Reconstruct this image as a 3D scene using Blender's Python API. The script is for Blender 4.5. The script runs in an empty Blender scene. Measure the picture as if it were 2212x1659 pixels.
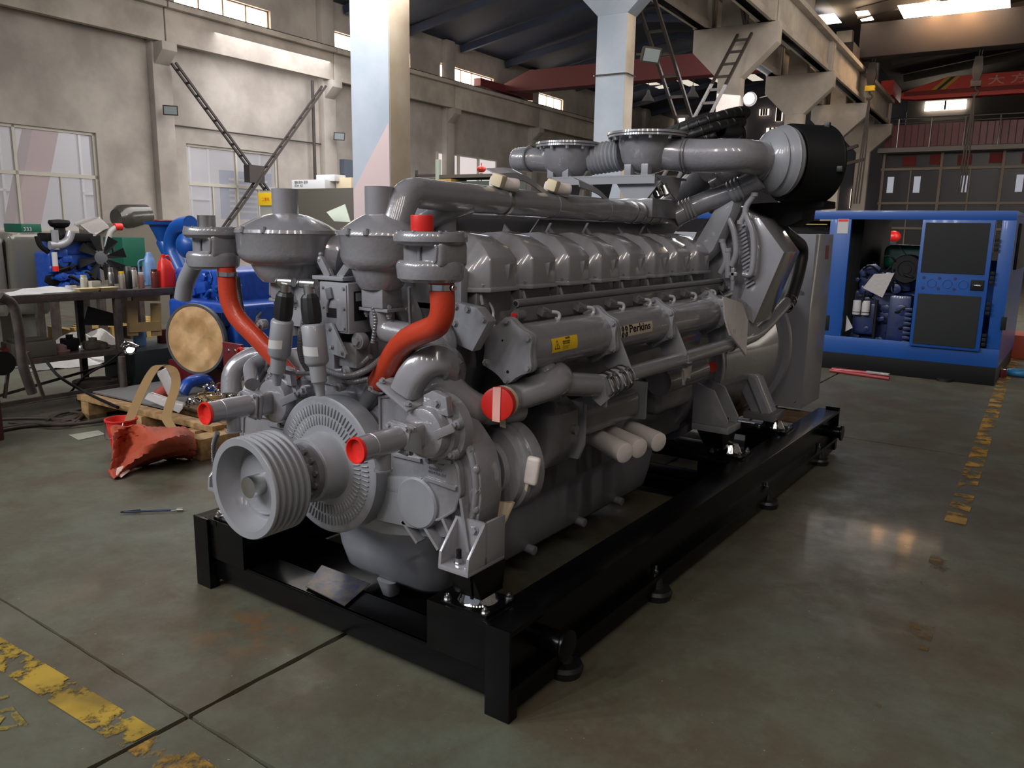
import bpy, bmesh, math, random
from mathutils import Vector, Matrix, Euler
random.seed(7)
SC = bpy.context.scene
COL = SC.collection
R_ = math.radians
# ---------------------------------------------------------------- camera
F = 1720.6
yaw, pitch, roll = R_(-35.49), R_(-11.016), R_(0.964)
fw = Vector((math.sin(yaw)*math.cos(pitch), math.cos(yaw)*math.cos(pitch), math.sin(pitch)))
rr = fw.cross(Vector((0, 0, 1))).normalized()
uu = rr.cross(fw)
CR = rr*math.cos(roll) + uu*math.sin(roll)
CU = uu*math.cos(roll) - rr*math.sin(roll)
CP = Vector((1.362, -1.922, 1.60))
cam = bpy.data.cameras.new('camera')
camo = bpy.data.objects.new('camera', cam)
COL.objects.link(camo)
camo.matrix_world = Matrix((( CR.x, CU.x, -fw.x, CP.x), (CR.y, CU.y, -fw.y, CP.y), (CR.z, CU.z, -fw.z, CP.z), (0, 0, 0, 1)))
cam.sensor_width = 36
cam.lens = F*36/2212
cam.clip_end = 300
SC.camera = camo
# ---------------------------------------------------------------- world, light, exposure
SC.view_settings.view_transform = 'Standard'
SC.view_settings.look = 'None'
SC.view_settings.gamma = 1
SC.view_settings.exposure = 0.0
SC.view_settings.use_curve_mapping = False
W = bpy.data.worlds.new('world')
SC.world = W
W.use_nodes = True
W.node_tree.nodes['Background'].inputs[0].default_value = (0.80, 0.86, 1.0, 1)
W.node_tree.nodes['Background'].inputs[1].default_value = 0.22

def area(name, loc, target, sx, sy, power, col):
    l = bpy.data.lights.new(name, 'AREA')
    l.shape = 'RECTANGLE'; l.size = sx; l.size_y = sy; l.energy = power; l.color = col
    o = bpy.data.objects.new(name, l); COL.objects.link(o)
    o.location = loc
    o.rotation_euler = (Vector(target)-Vector(loc)).to_track_quat('-Z', 'Y').to_euler()
    return o
# daylight entering by the big gate behind and left of the camera, and by the roof lights; plus added fill
def strips(name, n, a, b, target, sx, sy, power, col):
    # a row of separate strip lights between a and b
    for i in range(n):
        area(name, Vector(a).lerp(Vector(b), i/(n-1)), Vector(target).lerp(Vector(a).lerp(Vector(b), i/(n-1)), .0), sx, sy, power/n, col)
strips('high_window_daylight', 5, (-8.5, -6.0, 7.2), (-2.5, -9.5, 7.2), (-1.2, 1.0, 1.2), .35, 2.6, 1180, (0.92, 0.95, 1.0))
area('roof_daylight', (-12.6, 12.0, 8.1), (-14.5, 14.5, 0), 4.0, 26.0, 1180, (1.0, 0.96, 0.92))
strips('rear_fill', 5, (6.5, -3.0, 7.6), (-1.0, -8.0, 7.8), (-1.5, 2.0, 1.5), .35, 3.0, 430, (1.0, 0.90, 0.82))  # warm fill added above and behind the camera for the engine's right side
area('right_bay_daylight', (2.5, 17.0, 8.0), (-4.5, 20, 4), 5.0, 18.0, 900, (1.0, 0.91, 0.82))
strips('middle_bay_fill', 3, (-2.5, 6.5, 8.0), (3.5, 5.5, 8.2), (-4.0, 22, 4.5), .5, 2.5, 520, (1.0, 0.94, 0.88))  # fill added to brighten the fronts of the far middle columns

# pixel -> point on a plane of known depth (x=, y= or z= a real distance)
def ray(px, py):
    return CR*((px-1106)/F) - CU*((py-829.5)/F) + fw
def PX(px, py, x):
    d = ray(px, py); return CP + d*((x-CP.x)/d.x)
def PY(px, py, y):
    d = ray(px, py); return CP + d*((y-CP.y)/d.y)
def PZ(px, py, z=0.0):
    d = ray(px, py); return CP + d*((z-CP.z)/d.z)
def SZ(px, p):
    return px*(Vector(p)-CP).dot(fw)/F
# hall frame: lateral (right +), along, z ; origin on the floor below the camera
HY = R_(-3.7)
HD = Vector((math.sin(HY), math.cos(HY), 0)); HN = Vector((math.cos(HY), -math.sin(HY), 0))
C0 = Vector((CP.x, CP.y, 0))
def H(l, a, z):
    return C0 + HN*l + HD*a + Vector((0, 0, z))
def HL(px, py, l):
    d = ray(px, py); p = d*(l/d.dot(HN)); return p.dot(HD), p.z+CP.z
def HA(px, py, a):
    d = ray(px, py); p = d*(a/d.dot(HD)); return p.dot(HN), p.z+CP.z

# ---------------------------------------------------------------- materials
def lin(c):
    return tuple(((v/255)/12.92 if v/255 <= .04045 else ((v/255+.055)/1.055)**2.4) for v in c)
MATS = {}
def mat(name, rgb, rough=.5, metal=0, coat=0, noise=0, nscale=6, rgb2=None, bump=0, bscale=60, emit=None, es=0, spec=.5, wobble=0):
    if name in MATS: return MATS[name]
    m = bpy.data.materials.new(name); m.use_nodes = True
    nt = m.node_tree; b = nt.nodes['Principled BSDF']
    c = lin(rgb)
    b.inputs['Base Color'].default_value = (*c, 1)
    b.inputs['Roughness'].default_value = rough
    b.inputs['Metallic'].default_value = metal
    b.inputs['Coat Weight'].default_value = coat
    b.inputs['Coat Roughness'].default_value = .08
    b.inputs['Specular IOR Level'].default_value = spec
    geo = None
    if rgb2 is not None or noise or bump or wobble:
        geo = nt.nodes.new('ShaderNodeNewGeometry')
    if rgb2 is not None or noise:
        n = nt.nodes.new('ShaderNodeTexNoise'); n.inputs['Scale'].default_value = nscale
        n.inputs['Detail'].default_value = 6; n.inputs['Roughness'].default_value = .6
        nt.links.new(geo.outputs['Position'], n.inputs['Vector'])
        r = nt.nodes.new('ShaderNodeValToRGB')
        c2 = lin(rgb2) if rgb2 is not None else tuple(v*(1-noise) for v in c)
        r.color_ramp.elements[0].position = .38; r.color_ramp.elements[1].position = .62
        r.color_ramp.elements[0].color = (*c2, 1); r.color_ramp.elements[1].color = (*c, 1)
        nt.links.new(n.outputs[0], r.inputs[0]); nt.links.new(r.outputs[0], b.inputs['Base Color'])
    if bump or wobble:
        n2 = nt.nodes.new('ShaderNodeTexNoise'); n2.inputs['Scale'].default_value = bscale
        n2.inputs['Detail'].default_value = 3
        nt.links.new(geo.outputs['Position'], n2.inputs['Vector'])
        bp = nt.nodes.new('ShaderNodeBump'); bp.inputs['Strength'].default_value = bump or .25
        bp.inputs['Distance'].default_value = .004 if bump else .01
        nt.links.new(n2.outputs[0], bp.inputs['Height']); nt.links.new(bp.outputs[0], b.inputs['Normal'])
    if emit is not None:
        b.inputs['Emission Color'].default_value = (*lin(emit), 1); b.inputs['Emission Strength'].default_value = es
    MATS[name] = m
    return m
GRAY = mat('grey_enamel', (134, 133, 137), .26, coat=1, noise=.06, nscale=9, bump=.10, bscale=30)
GRAYC = mat('grey_cast', (128, 127, 131), .30, coat=1, noise=.10, nscale=14, bump=.28, bscale=70)
GRAYD = mat('grey_shop_primer', (102, 101, 104), .4, coat=.6, noise=.12, nscale=12)
GRAYM = mat('grey_matt', (134, 135, 140), .42, coat=.4, noise=.05, nscale=5)
BLACK = mat('black_gloss', (6, 6, 7), .24, coat=0, spec=.22, bump=.05, bscale=30)
BLACKM = mat('black_matt', (12, 12, 13), .6, spec=.25)
RUBBER = mat('black_rubber', (24, 24, 25), .45)
CHROME = mat('chrome', (215, 215, 215), .08, 1)
STEEL = mat('bare_steel', (185, 183, 180), .3, 1)
ZINC = mat('zinc_bolt', (190, 190, 188), .25, 1)
SIL = mat('red_silicone', (176, 54, 26), .36, coat=.3, bump=.2, bscale=90)
REDP = mat('red_plastic', (205, 38, 30), .4)
WHITEW = mat('white_wrap', (214, 205, 200), .45, bump=.5, bscale=40)
TAPE = mat('masking_tape', (205, 190, 160), .7)
PINKT = mat('pink_tape', (230, 170, 160), .6)
FOIL = mat('plastic_film', (190, 184, 182), .12, coat=1, bump=1.0, bscale=26)
FOIL.node_tree.nodes['Principled BSDF'].inputs['Alpha'].default_value = .75
PIPEG = mat('pipe_grey', (170, 170, 174), .3, coat=.5)
WOOD = mat('pine', (168, 134, 88), .7, rgb2=(128, 98, 62), nscale=14)
WOODD = mat('dirty_pine', (112, 86, 60), .75, rgb2=(78, 58, 40), nscale=12)
BLUE = mat('blue_powder', (2, 68, 142), .4, coat=.15)
BLUEE = mat('blue_engine', (28, 74, 165), .35, coat=.35, noise=.3, nscale=18)
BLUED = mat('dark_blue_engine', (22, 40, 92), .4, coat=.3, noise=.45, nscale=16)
YEL = mat('yellow_label', (226, 186, 30), .45)
PAPER = mat('white_paper', (178, 177, 175), .7)
GREENP = mat('pale_green_paper', (205, 214, 196), .7)
BROWNP = mat('brown_paper', (196, 160, 112), .7, rgb2=(168, 130, 84), nscale=6)
RUST = mat('rusty_steel', (70, 60, 55), .65, rgb2=(50, 42, 38), nscale=10)
REDD = mat('dark_red_paint', (96, 26, 30), .45)
GREEN = mat('green_paint', (20, 84, 66), .45)
INK = mat('ink', (16, 15, 15), .5)
INKR = mat('red_ink', (200, 30, 25), .5)
PLAS = mat('wall_plaster', (166, 157, 148), .85, rgb2=(140, 131, 123), nscale=.7, bump=.3, bscale=14)
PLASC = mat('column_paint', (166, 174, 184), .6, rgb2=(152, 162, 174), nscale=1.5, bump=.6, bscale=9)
CONC = mat('concrete', (176, 166, 154), .8, rgb2=(150, 140, 130), nscale=.9, bump=.2, bscale=12)
CEILM = mat('roof_sheet', (42, 50, 70), .8, rgb2=(30, 36, 52), nscale=.5)
FRAMEW = mat('window_frame_paint', (178, 172, 158), .5)
PINK = mat('pink_paint', (208, 150, 142), .7)
WHITEP = mat('white_panel', (205, 205, 208), .7)

# ---------------------------------------------------------------- mesh builder
def V(*a): return Vector(a)
def frame(axis, up=None):
    z = Vector(axis).normalized()
    u = Vector(up) if up is not None else (Vector((0, 0, 1)) if abs(z.z) < .95 else Vector((0, 1, 0)))
    x = u.cross(z).normalized(); y = z.cross(x)
    return x, y, z
class MB:
    def __init__(s): s.bm = bmesh.new()
    def _bev(s, faces, bev, seg=2, ang=30):
        if bev <= 0: return
        es = set()
        for f in faces:
            for e in f.edges:
                if len(e.link_faces) == 2 and e.calc_face_angle(0) > R_(ang): es.add(e)
        if es:
            bmesh.ops.bevel(s.bm, geom=list(es), offset=bev, segments=seg, profile=.6, affect='EDGES', clamp_overlap=True)
    def hull(s, loops, capa=True, capb=True, closed=True, bev=0, seg=2):
        """loops: list of rings (same length) of points"""
        bm = s.bm; rs = [[bm.verts.new(p) for p in L] for L in loops]; fs = []
        n = len(rs[0])
        for a, b in zip(rs, rs[1:]):
            for i in range(n if closed else n-1):
                j = (i+1) % n
                try: fs.append(bm.faces.new((a[i], a[j], b[j], b[i])))
                except ValueError: pass
        if capa: fs.append(bm.faces.new(list(reversed(rs[0]))))
        if capb: fs.append(bm.faces.new(rs[-1]))
        bmesh.ops.recalc_face_normals(bm, faces=fs)
        s._bev(fs, bev, seg)
        return s
    def box(s, c, size, rot=None, bev=0, seg=2):
        c = Vector(c); h = Vector(size)/2
        M = rot.to_3x3() if isinstance(rot, Matrix) else (Euler(rot).to_matrix() if rot else Matrix.Identity(3))
        def q(x, y, z): return c + M @ Vector((x*h.x, y*h.y, z*h.z))
        lo = [q(-1, -1, -1), q(1, -1, -1), q(1, 1, -1), q(-1, 1, -1)]
        hi = [q(-1, -1, 1), q(1, -1, 1), q(1, 1, 1), q(-1, 1, 1)]
        return s.hull([lo, hi], bev=bev, seg=seg)
    def span(s, a, b, bev=0, seg=2):
        a, b = Vector(a), Vector(b)
        return s.box((a+b)/2, (abs(b.x-a.x), abs(b.y-a.y), abs(b.z-a.z)), bev=bev, seg=seg)
    def prism(s, pts, d, bev=0, seg=2):
        d = Vector(d); pts = [Vector(p) for p in pts]
        return s.hull([pts, [p+d for p in pts]], bev=bev, seg=seg)
    def bar(s, a, b, w, h, up=None, bev=0):
        a, b = Vector(a), Vector(b); x, y, z = frame(b-a, up)
        r = [x*(sx*w/2)+y*(sy*h/2) for sx, sy in ((-1, -1), (1, -1), (1, 1), (-1, 1))]
        return s.hull([[a+v for v in r], [b+v for v in r]], bev=bev)
    def cyl(s, a, b, r0, r1=None, n=28, bev=0, caps=True):
        a, b = Vector(a), Vector(b); r1 = r0 if r1 is None else r1
        x, y, z = frame(b-a)
        f = lambda p, r: [p + x*(r*math.cos(2*math.pi*i/n)) + y*(r*math.sin(2*math.pi*i/n)) for i in range(n)]
        return s.hull([f(a, r0), f(b, r1)], capa=caps, capb=caps, bev=bev)
    def lathe(s, o, axis, prof, n=36, capa=True, capb=True, squash=None, up=None):
        """prof: (t along axis, radius)"""
        o = Vector(o); x, y, z = frame(axis, up)
        if squash: x, y = x*squash[0], y*squash[1]
        L = [[o + z*t + x*(max(r, 1e-4)*math.cos(2*math.pi*i/n)) + y*(max(r, 1e-4)*math.sin(2*math.pi*i/n)) for i in range(n)] for t, r in prof]
        return s.hull(L, capa=capa, capb=capb)
    def tube(s, pts, r, n=14, bend=None, rfun=None, caps=True, step=None):
        P = path(pts, bend if bend is not None else r*2.2, step)
        m = len(P); prev = None; L = []; acc = 0
        for i in range(m):
            t = (P[min(i+1, m-1)]-P[max(i-1, 0)]).normalized()
            if prev is None:
                x, y, _ = frame(t)
            else:
                x = (prev - t*prev.dot(t)).normalized(); y = t.cross(x)
            prev = x
            if i: acc += (P[i]-P[i-1]).length
            q = rfun(acc, i) if rfun else (r if not isinstance(r, (list, tuple)) else r[0]+(r[1]-r[0])*i/(m-1))
            L.append([P[i] + x*(q*math.cos(2*math.pi*k/n)) + y*(q*math.sin(2*math.pi*k/n)) for k in range(n)])
        return s.hull(L, capa=caps, capb=caps)
    def ring(s, c, axis, r, t, n=32, k=8):
        c = Vector(c); x, y, z = frame(axis); L = []
        for i in range(n):
            a = 2*math.pi*i/n; d = x*math.cos(a)+y*math.sin(a)
            L.append([c+d*(r+t*math.cos(2*math.pi*j/k))+z*(t*math.sin(2*math.pi*j/k)) for j in range(k)])
        return s.hull(L+[L[0]], capa=False, capb=False)
    def band(s, c, axis, r, w, t=.002, n=32):
        c = Vector(c); a = Vector(axis).normalized()
        return s.lathe(c-a*w/2, a, [(0, r), (0, r+t), (w, r+t), (w, r)], n=n, capa=False, capb=False)
    def bolt(s, p, nrm, r=.011, h=.009, washer=True):
        p = Vector(p); nrm = Vector(nrm).normalized()
        if washer: s.cyl(p, p+nrm*.002, r*1.35, n=12)
        s.cyl(p, p+nrm*(h+.002), r, r*.94, n=6)
        return s
    def sphere(s, c, r, n=16, sq=(1, 1, 1)):
        c = Vector(c); L = []
        m = n//2
        for j in range(m+1):
            a = math.pi*j/m; rad = max(math.sin(a), 1e-3)
            L.append([c+Vector((r*sq[0]*rad*math.cos(2*math.pi*i/n), r*sq[1]*rad*math.sin(2*math.pi*i/n), r*sq[2]*math.cos(a))) for i in range(n)])
        return s.hull(L)
    def jig(s, amt, seed=0):
        rnd = random.Random(seed)
        for v in s.bm.verts: v.co += Vector((rnd.uniform(-amt, amt), rnd.uniform(-amt, amt), rnd.uniform(-amt, amt)))
        return s
    def mesh(s, name, m, ang=38):
        me = bpy.data.meshes.new(name); s.bm.to_mesh(me); s.bm.free()
        me.materials.append(m)
        for p in me.polygons: p.use_smooth = True
        me.set_sharp_from_angle(angle=R_(ang))
        return me
    def build(s, name, m, parent=None, label=None, ang=38, kind=None):
        o = bpy.data.objects.new(name, s.mesh(name, m, ang)); COL.objects.link(o)
        attach(o, parent)
        if label: o['label'] = label
        if kind: o['kind'] = kind
        return o
def attach(o, parent):
    if parent is None: return
    o.parent = parent
    o.matrix_parent_inverse = parent.matrix_basis.inverted()
def path(pts, bend, step=None):
    pts = [Vector(p) for p in pts]
    out = [pts[0]]
    for i in range(1, len(pts)-1):
        a, b, c = pts[i-1], pts[i], pts[i+1]
        d1, d2 = (a-b), (c-b); l = min(bend, d1.length*.48, d2.length*.48)
        p, q = b+d1.normalized()*l, b+d2.normalized()*l
        ang = d1.angle(d2); k = max(3, int((math.pi-ang)/R_(11)))
        for j in range(k+1):
            t = j/k; out.append(p*(1-t)**2 + b*2*t*(1-t) + q*t*t)
    out.append(pts[-1])
    clean = [out[0]]
    for p in out[1:]:
        if (p-clean[-1]).length > 1e-4: clean.append(p)
    if step:
        res = [clean[0]]
        for a, b in zip(clean, clean[1:]):
            k = max(1, int((b-a).length/step))
            for j in range(1, k+1): res.append(a+(b-a)*j/k)
        clean = res
    return clean
def smooth(pts, k=6):
    """catmull-rom through the points"""
    P = [Vector(p) for p in pts]; P = [P[0]*2-P[1]]+P+[P[-1]*2-P[-2]]; out = []
    for i in range(1, len(P)-2):
        a, b, c, d = P[i-1:i+3]
        for j in range(k):
            t = j/k
            out.append(.5*((2*b)+(c-a)*t+(2*a-5*b+4*c-d)*t*t+(3*b-a-3*c+d)*t**3))
    out.append(P[-2]); return out
def thing(name, label, cat, loc=(0, 0, 0), group=None):
    o = bpy.data.objects.new(name, None); o.empty_display_size = .1; COL.objects.link(o)
    o.location = loc; tag(o, label, cat, group); return o
def tag(o, label, cat, group=None):
    o['label'] = label; o['category'] = cat
    if group: o['group'] = group
    return o
def struct(o): o['kind'] = 'structure'; return o
def inst(src, name, mtx, parent, label=None):
    """another object of the same mesh, placed in world by mtx"""
    o = bpy.data.objects.new(name, src.data if hasattr(src, 'data') else src); COL.objects.link(o)
    attach(o, parent); o.matrix_basis = mtx
    if label: o['label'] = label
    return o
def place(M3, loc):
    m = M3.to_4x4(); m.translation = Vector(loc); return m
def axes(x, y, z, o):
    return Matrix(((x.x, y.x, z.x, o.x), (x.y, y.y, z.y, o.y), (x.z, y.z, z.z, o.z), (0, 0, 0, 1)))
def text(name, s, size, o, xd, yd, m, parent=None, sx=1, align='LEFT', bold=0, thick=.0004, label=None):
    cu = bpy.data.curves.new(name, 'FONT'); cu.body = s; cu.size = size; cu.align_x = align
    cu.extrude = thick; cu.offset = bold; cu.resolution_u = 3; cu.space_line = .9
    t = bpy.data.objects.new('tmp', cu); COL.objects.link(t)
    bpy.context.view_layer.update()
    me = bpy.data.meshes.new_from_object(t); bpy.data.objects.remove(t); me.name = name
    xd = Vector(xd).normalized(); yd = Vector(yd); yd = (yd-xd*yd.dot(xd)).normalized(); zd = xd.cross(yd)
    me.transform(axes(xd*sx, yd, zd, Vector(o))); me.materials.clear(); me.materials.append(m)
    ob = bpy.data.objects.new(name, me); COL.objects.link(ob); attach(ob, parent)
    if label: ob['label'] = label
    return ob
def rrect(cx, cy, w, d, r, z, k=6):
    o = []
    for (sx, sy, a0) in ((1, 1, 0), (-1, 1, 90), (-1, -1, 180), (1, -1, 270)):
        for j in range(k+1):
            a = R_(a0+90*j/k); o.append(V(cx+sx*(w-r)+r*math.cos(a), cy+sy*(d-r)+r*math.sin(a), z))
    return o

def clutter(seed, n, lo, hi, face, par, mts, names=('engine_casting', 'round_housing', 'fuel_line', 'side_cover')):
    """small castings, covers and pipes spread over one face ('x' or 'y') of an engine between lo and hi; each is a part"""
    r = random.Random(seed); lo, hi = Vector(lo), Vector(hi)
    nn = V(1, 0, 0) if face == 'x' else V(0, -1, 0); tt = V(0, 1, 0) if face == 'x' else V(1, 0, 0)
    for k in range(n):
        p = V(r.uniform(lo.x, hi.x), r.uniform(lo.y, hi.y), r.uniform(lo.z, hi.z)); w = r.uniform(.03, .08); m = MB(); j = k % 4
        if j == 0: m.box(p, (w*(1 if face == 'x' else 2), w*(2 if face == 'x' else 1), w*1.3), rot=(0, r.uniform(-.3, .3), 0), bev=w*.2)
        elif j == 1: m.cyl(p-nn*.03, p+nn*.04, w*.8, n=18, bev=.006); m.bolt(p+nn*.04, nn, w*.3, .012)
        elif j == 2: m.tube(smooth([p, p+nn*.05+tt*.04, p+nn*.05+tt*.12+V(0, 0, r.uniform(-.08, .08)), p+tt*.16], 5), .012+w*.08, n=8)
        else: m.hull([[p+tt*(w*1.3*math.cos(a))+V(0, 0, w*math.sin(a))+nn*d for a in [R_(60*i+15) for i in range(6)]] for d in (-.02, .02)], bev=.004)
        m.build(names[j], mts[j % len(mts)] if j != 2 else mts[-1], par)
# ================================================================ hall
def hbox(m, l0, l1, a0, a1, z0, z1, bev=0):
    A = [H(l0, a0, z0), H(l1, a0, z0), H(l1, a1, z0), H(l0, a1, z0)]
    return m.hull([A, [p+V(0, 0, z1-z0) for p in A]], bev=bev)
# floor: concrete base with separately cast slabs, joints open between them
def floor_mat():
    m = mat('floor_paint', (106, 104, 90), .5, coat=.04, spec=.35)
    nt = m.node_tree; b = nt.nodes['Principled BSDF']; geo = nt.nodes.new('ShaderNodeNewGeometry')
    def noise(s, d=6, r=.6):
        n = nt.nodes.new('ShaderNodeTexNoise'); n.inputs['Scale'].default_value = s; n.inputs['Detail'].default_value = d; n.inputs['Roughness'].default_value = r
        nt.links.new(geo.outputs['Position'], n.inputs['Vector']); return n.outputs[0]
    def ramp(src, p0, c0, p1, c1):
        r = nt.nodes.new('ShaderNodeValToRGB'); e = r.color_ramp.elements; e[0].position = p0; e[1].position = p1; e[0].color = (*c0, 1); e[1].color = (*c1, 1)
        nt.links.new(src, r.inputs[0]); return r.outputs[0]
    def mix(f, a, bb, mode='MIX'):
        n = nt.nodes.new('ShaderNodeMix'); n.data_type = 'RGBA'; n.blend_type = mode
        if isinstance(f, float): n.inputs[0].default_value = f
        else: nt.links.new(f, n.inputs[0])
        nt.links.new(a, n.inputs[6]); nt.links.new(bb, n.inputs[7]); return n.outputs[2]
    base = ramp(noise(.9), .38, lin((86, 78, 62)), .62, lin((88, 95, 82)))
    blot = ramp(noise(2.6, 8, .7), .45, lin((76, 64, 52)), .6, lin((92, 94, 80)))
    c = mix(.45, base, blot)
    fine = ramp(noise(26, 8, .8), .3, (.72, .72, .72), .6, (1.05, 1.05, 1.05))
    c = mix(.5, c, fine, 'MULTIPLY')
    dots = ramp(noise(70, 2, .5), .74, (0, 0, 0), .78, (1, 1, 1))
    wn = nt.nodes.new('ShaderNodeRGB'); wn.outputs[0].default_value = (*lin((150, 145, 132)), 1)
    c = mix(dots, c, wn.outputs[0]); nt.links.new(c, b.inputs['Base Color'])
    # rust coloured stain in front of the skid
    vm = nt.nodes.new('ShaderNodeVectorMath'); vm.operation = 'DISTANCE'; nt.links.new(geo.outputs['Position'], vm.inputs[0]); vm.inputs[1].default_value = (-1.22, -.12, 0)
    ds = ramp(vm.outputs['Value'], .05, (1, 1, 1), .34, (0, 0, 0)); st_ = mix(1.0, ds, ramp(noise(9, 7, .7), .47, (0, 0, 0), .60, (.6, .6, .6)), 'MULTIPLY')
    sc_ = nt.nodes.new('ShaderNodeRGB'); sc_.outputs[0].default_value = (*lin((112, 76, 42)), 1); c = mix(st_, c, sc_.outputs[0]); nt.links.new(c, b.inputs['Base Color'])
    r2 = ramp(noise(4, 6, .7), .35, (.42, .42, .42), .7, (.68, .68, .68)); nt.links.new(r2, b.inputs['Roughness'])
    bp = nt.nodes.new('ShaderNodeBump'); bp.inputs['Strength'].default_value = .25; bp.inputs['Distance'].default_value = .004
    nt.links.new(noise(18, 6, .7), bp.inputs['Height']); nt.links.new(bp.outputs[0], b.inputs['Normal'])
    return m
FL = floor_mat()
m = MB(); m.span((-30, -14, -.10), (16, 60, -.018)); fl = m.build('floor', mat('joint_fill', (66, 56, 48), .9, noise=.3, nscale=9)); struct(fl)
xs_ = [-27.27, -21.97, -16.77, -11.47, -6.17, -.87, 4.43, 9.73, 15.0]
ys_ = [-13.9, -11.2, -5.9, -.6, 4.7, 10.0, 15.3, 20.6, 25.9, 31.2, 36.5, 42.0, 47.5]
rnd = random.Random(3)
def edge(a, b, k=26):
    o = []
    for i in range(k):
        p = a+(b-a)*i/k; n = V(-(b-a).y, (b-a).x, 0).normalized(); o.append(p+n*rnd.uniform(-.004, .004) if i else p)
    return o
for i in range(len(xs_)-1):
    for j in range(len(ys_)-1):
        x0, x1, y0, y1 = xs_[i]+.011, xs_[i+1]-.011, ys_[j]+.007, ys_[j+1]-.007
        near = abs(xs_[i]+.87) < 7 and y0 < 5
        C_ = [V(x0, y0, 0), V(x1, y0, 0), V(x1, y1, 0), V(x0, y1, 0)]
        P = []
        for q in range(4):
            P += edge(C_[q], C_[(q+1) % 4], 60) if near else [C_[q]]
        m = MB(); m.hull([[p-V(0, 0, .02) for p in P], P]); m.build('floor_slab', FL, fl, ang=60)
# painted lines
def paint_mat(name, rgb, lo, hi, sc=9):
    m = mat(name, rgb, .55); nt = m.node_tree; b = nt.nodes['Principled BSDF']; geo = nt.nodes.new('ShaderNodeNewGeometry')
    n = nt.nodes.new('ShaderNodeTexNoise'); n.inputs['Scale'].default_value = sc; n.inputs['Detail'].default_value = 9; n.inputs['Roughness'].default_value = .68
    nt.links.new(geo.outputs['Position'], n.inputs['Vector'])
    r = nt.nodes.new('ShaderNodeValToRGB'); r.color_ramp.elements[0].position = lo; r.color_ramp.elements[1].position = hi
    nt.links.new(n.outputs[0], r.inputs[0]); nt.links.new(r.outputs[0], b.inputs['Alpha'])
    n2 = nt.nodes.new('ShaderNodeTexNoise'); n2.inputs['Scale'].default_value = 5; n2.inputs['Detail'].default_value = 7
    nt.links.new(geo.outputs['Position'], n2.inputs['Vector'])
    r2 = nt.nodes.new('ShaderNodeValToRGB'); e = r2.color_ramp.elements; e[0].position = .35; e[1].position = .6
    e[0].color = (*[v*.5 for v in lin(rgb)], 1); e[1].color = (*lin(rgb), 1); nt.links.new(n2.outputs[0], r2.inputs[0]); nt.links.new(r2.outputs[0], b.inputs['Base Color'])
    return m
YP = paint_mat('worn_yellow_paint', (166, 136, 40), .43, .49, 7)
YPW = paint_mat('very_worn_yellow_paint', (170, 130, 50), .47, .56, 6)
YPF = paint_mat('faded_yellow_paint', (150, 132, 56), .44, .62, 16)
def strip(pts, z=.0025):
    m = MB(); P = [V(x, y, z) for x, y in pts]; m.hull([P, [p+V(0, 0, .0008) for p in P]]); return m
yl = strip([(-5.2, -1.0), (-.885, -.818), (-.885, -.705), (-5.2, -.875)]).build('floor_line', YP)
m = strip([(-.858, -.815), (1.2, -.80), (1.2, -.685), (-.858, -.70)]); m.build('line_segment', YPW, yl, label='more worn end of the line past the joint')
tag(yl, 'worn yellow painted floor line crossing the lower left corner', 'floor marking')
yr = strip([(.87, 3.05), (.80, 5.1), (.69, 8.2), (.60, 14), (.70, 14), (.80, 8.2), (.91, 5.1), (.98, 3.05)]).build('floor_line', YPW)
strip([(.99, -.5), (.87, 3.05), (.98, 3.05), (1.10, -.5)]).build('line_segment', paint_mat('ghost_yellow_paint', (120, 92, 40), .56, .66, 3), yr, label='almost worn away near end of the line')
tag(yr, 'patchy yellow floor line running away on the right towards the blue set', 'floor marking')
m = MB(); o = V(-1.80, -.98, .003)
tx = text('floor_lettering', '林区', .20, V(-1.62, -1.06, .0028), (1, -.10, 0), (0, 1, 0), YPF, None, 1, bold=.003); tag(tx, 'faded yellow floor lettering beside the left floor line', 'floor marking')
m = MB(); P = [PZ(x, y, .002) for x, y in ((148, 940), (170, 951), (228, 938), (212, 930))]; m.hull([P, [p+V(0, 0, .002) for p in P]]); tag(m.build('card_sheet', mat('grey_card', (150, 150, 136), .7)), 'flat pale grey card lying on the floor left of the orange bag', 'card')

# ---- left wall with pilasters, windows
LW = -18.0
def wallpiece(name, l0, l1, a0, a1, z0, z1, mt=PLAS, par=None):
    m = MB(); hbox(m, l0, l1, a0, a1, z0, z1); return m.build(name, mt, par)
wl_ = wallpiece('wall_left', LW-.3, LW, -8, 60, 0, 1.39); struct(wl_)
wins = []
for k in range(-3, 8):
    a = 6.9+6*k-.0
    wins.append((13.3+6*(k-1), 16.27+6*(k-1)))
wallpiece('wall_panel', LW-.3, LW, -8, 60, 3.58, 5.9, par=wl_)
wallpiece('wall_panel', LW-.3, LW, -8, 60, 7.32, 8.12, par=wl_)
wallpiece('wall_panel', LW-.3, LW, -8, 60, 5.9, 6.70, par=wl_)
wins = [(-6, -3.2), (-.5, 3.6), (7.2, 10.95), (13.3, 16.27), (31.5, 35.5), (37.5, 40.5)]
prev = -8
for a0, a1 in wins:
    if a0 < -8: continue
    wallpiece('wall_panel', LW-.3, LW, prev, a0, 1.39, 3.58, par=wl_); prev = a1
wallpiece('wall_panel', LW-.3, LW, prev, 60, 1.39, 3.58, par=wl_)
UP = [(6.2, 10.2), (13.2, 16.2), (18.65, 22.2), (23.87, 27.3), (29.6, 33.0), (36, 39)]
prev = -8
for a0, a1 in UP:
    wallpiece('wall_panel', LW-.3, LW, prev, a0, 6.70, 7.32, par=wl_); prev = a1
wallpiece('wall_panel', LW-.3, LW, prev, 60, 6.70, 7.32, par=wl_)
SKYW = mat('bright_daylight', (255, 244, 228), .5, emit=(255, 240, 220), es=11)
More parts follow.
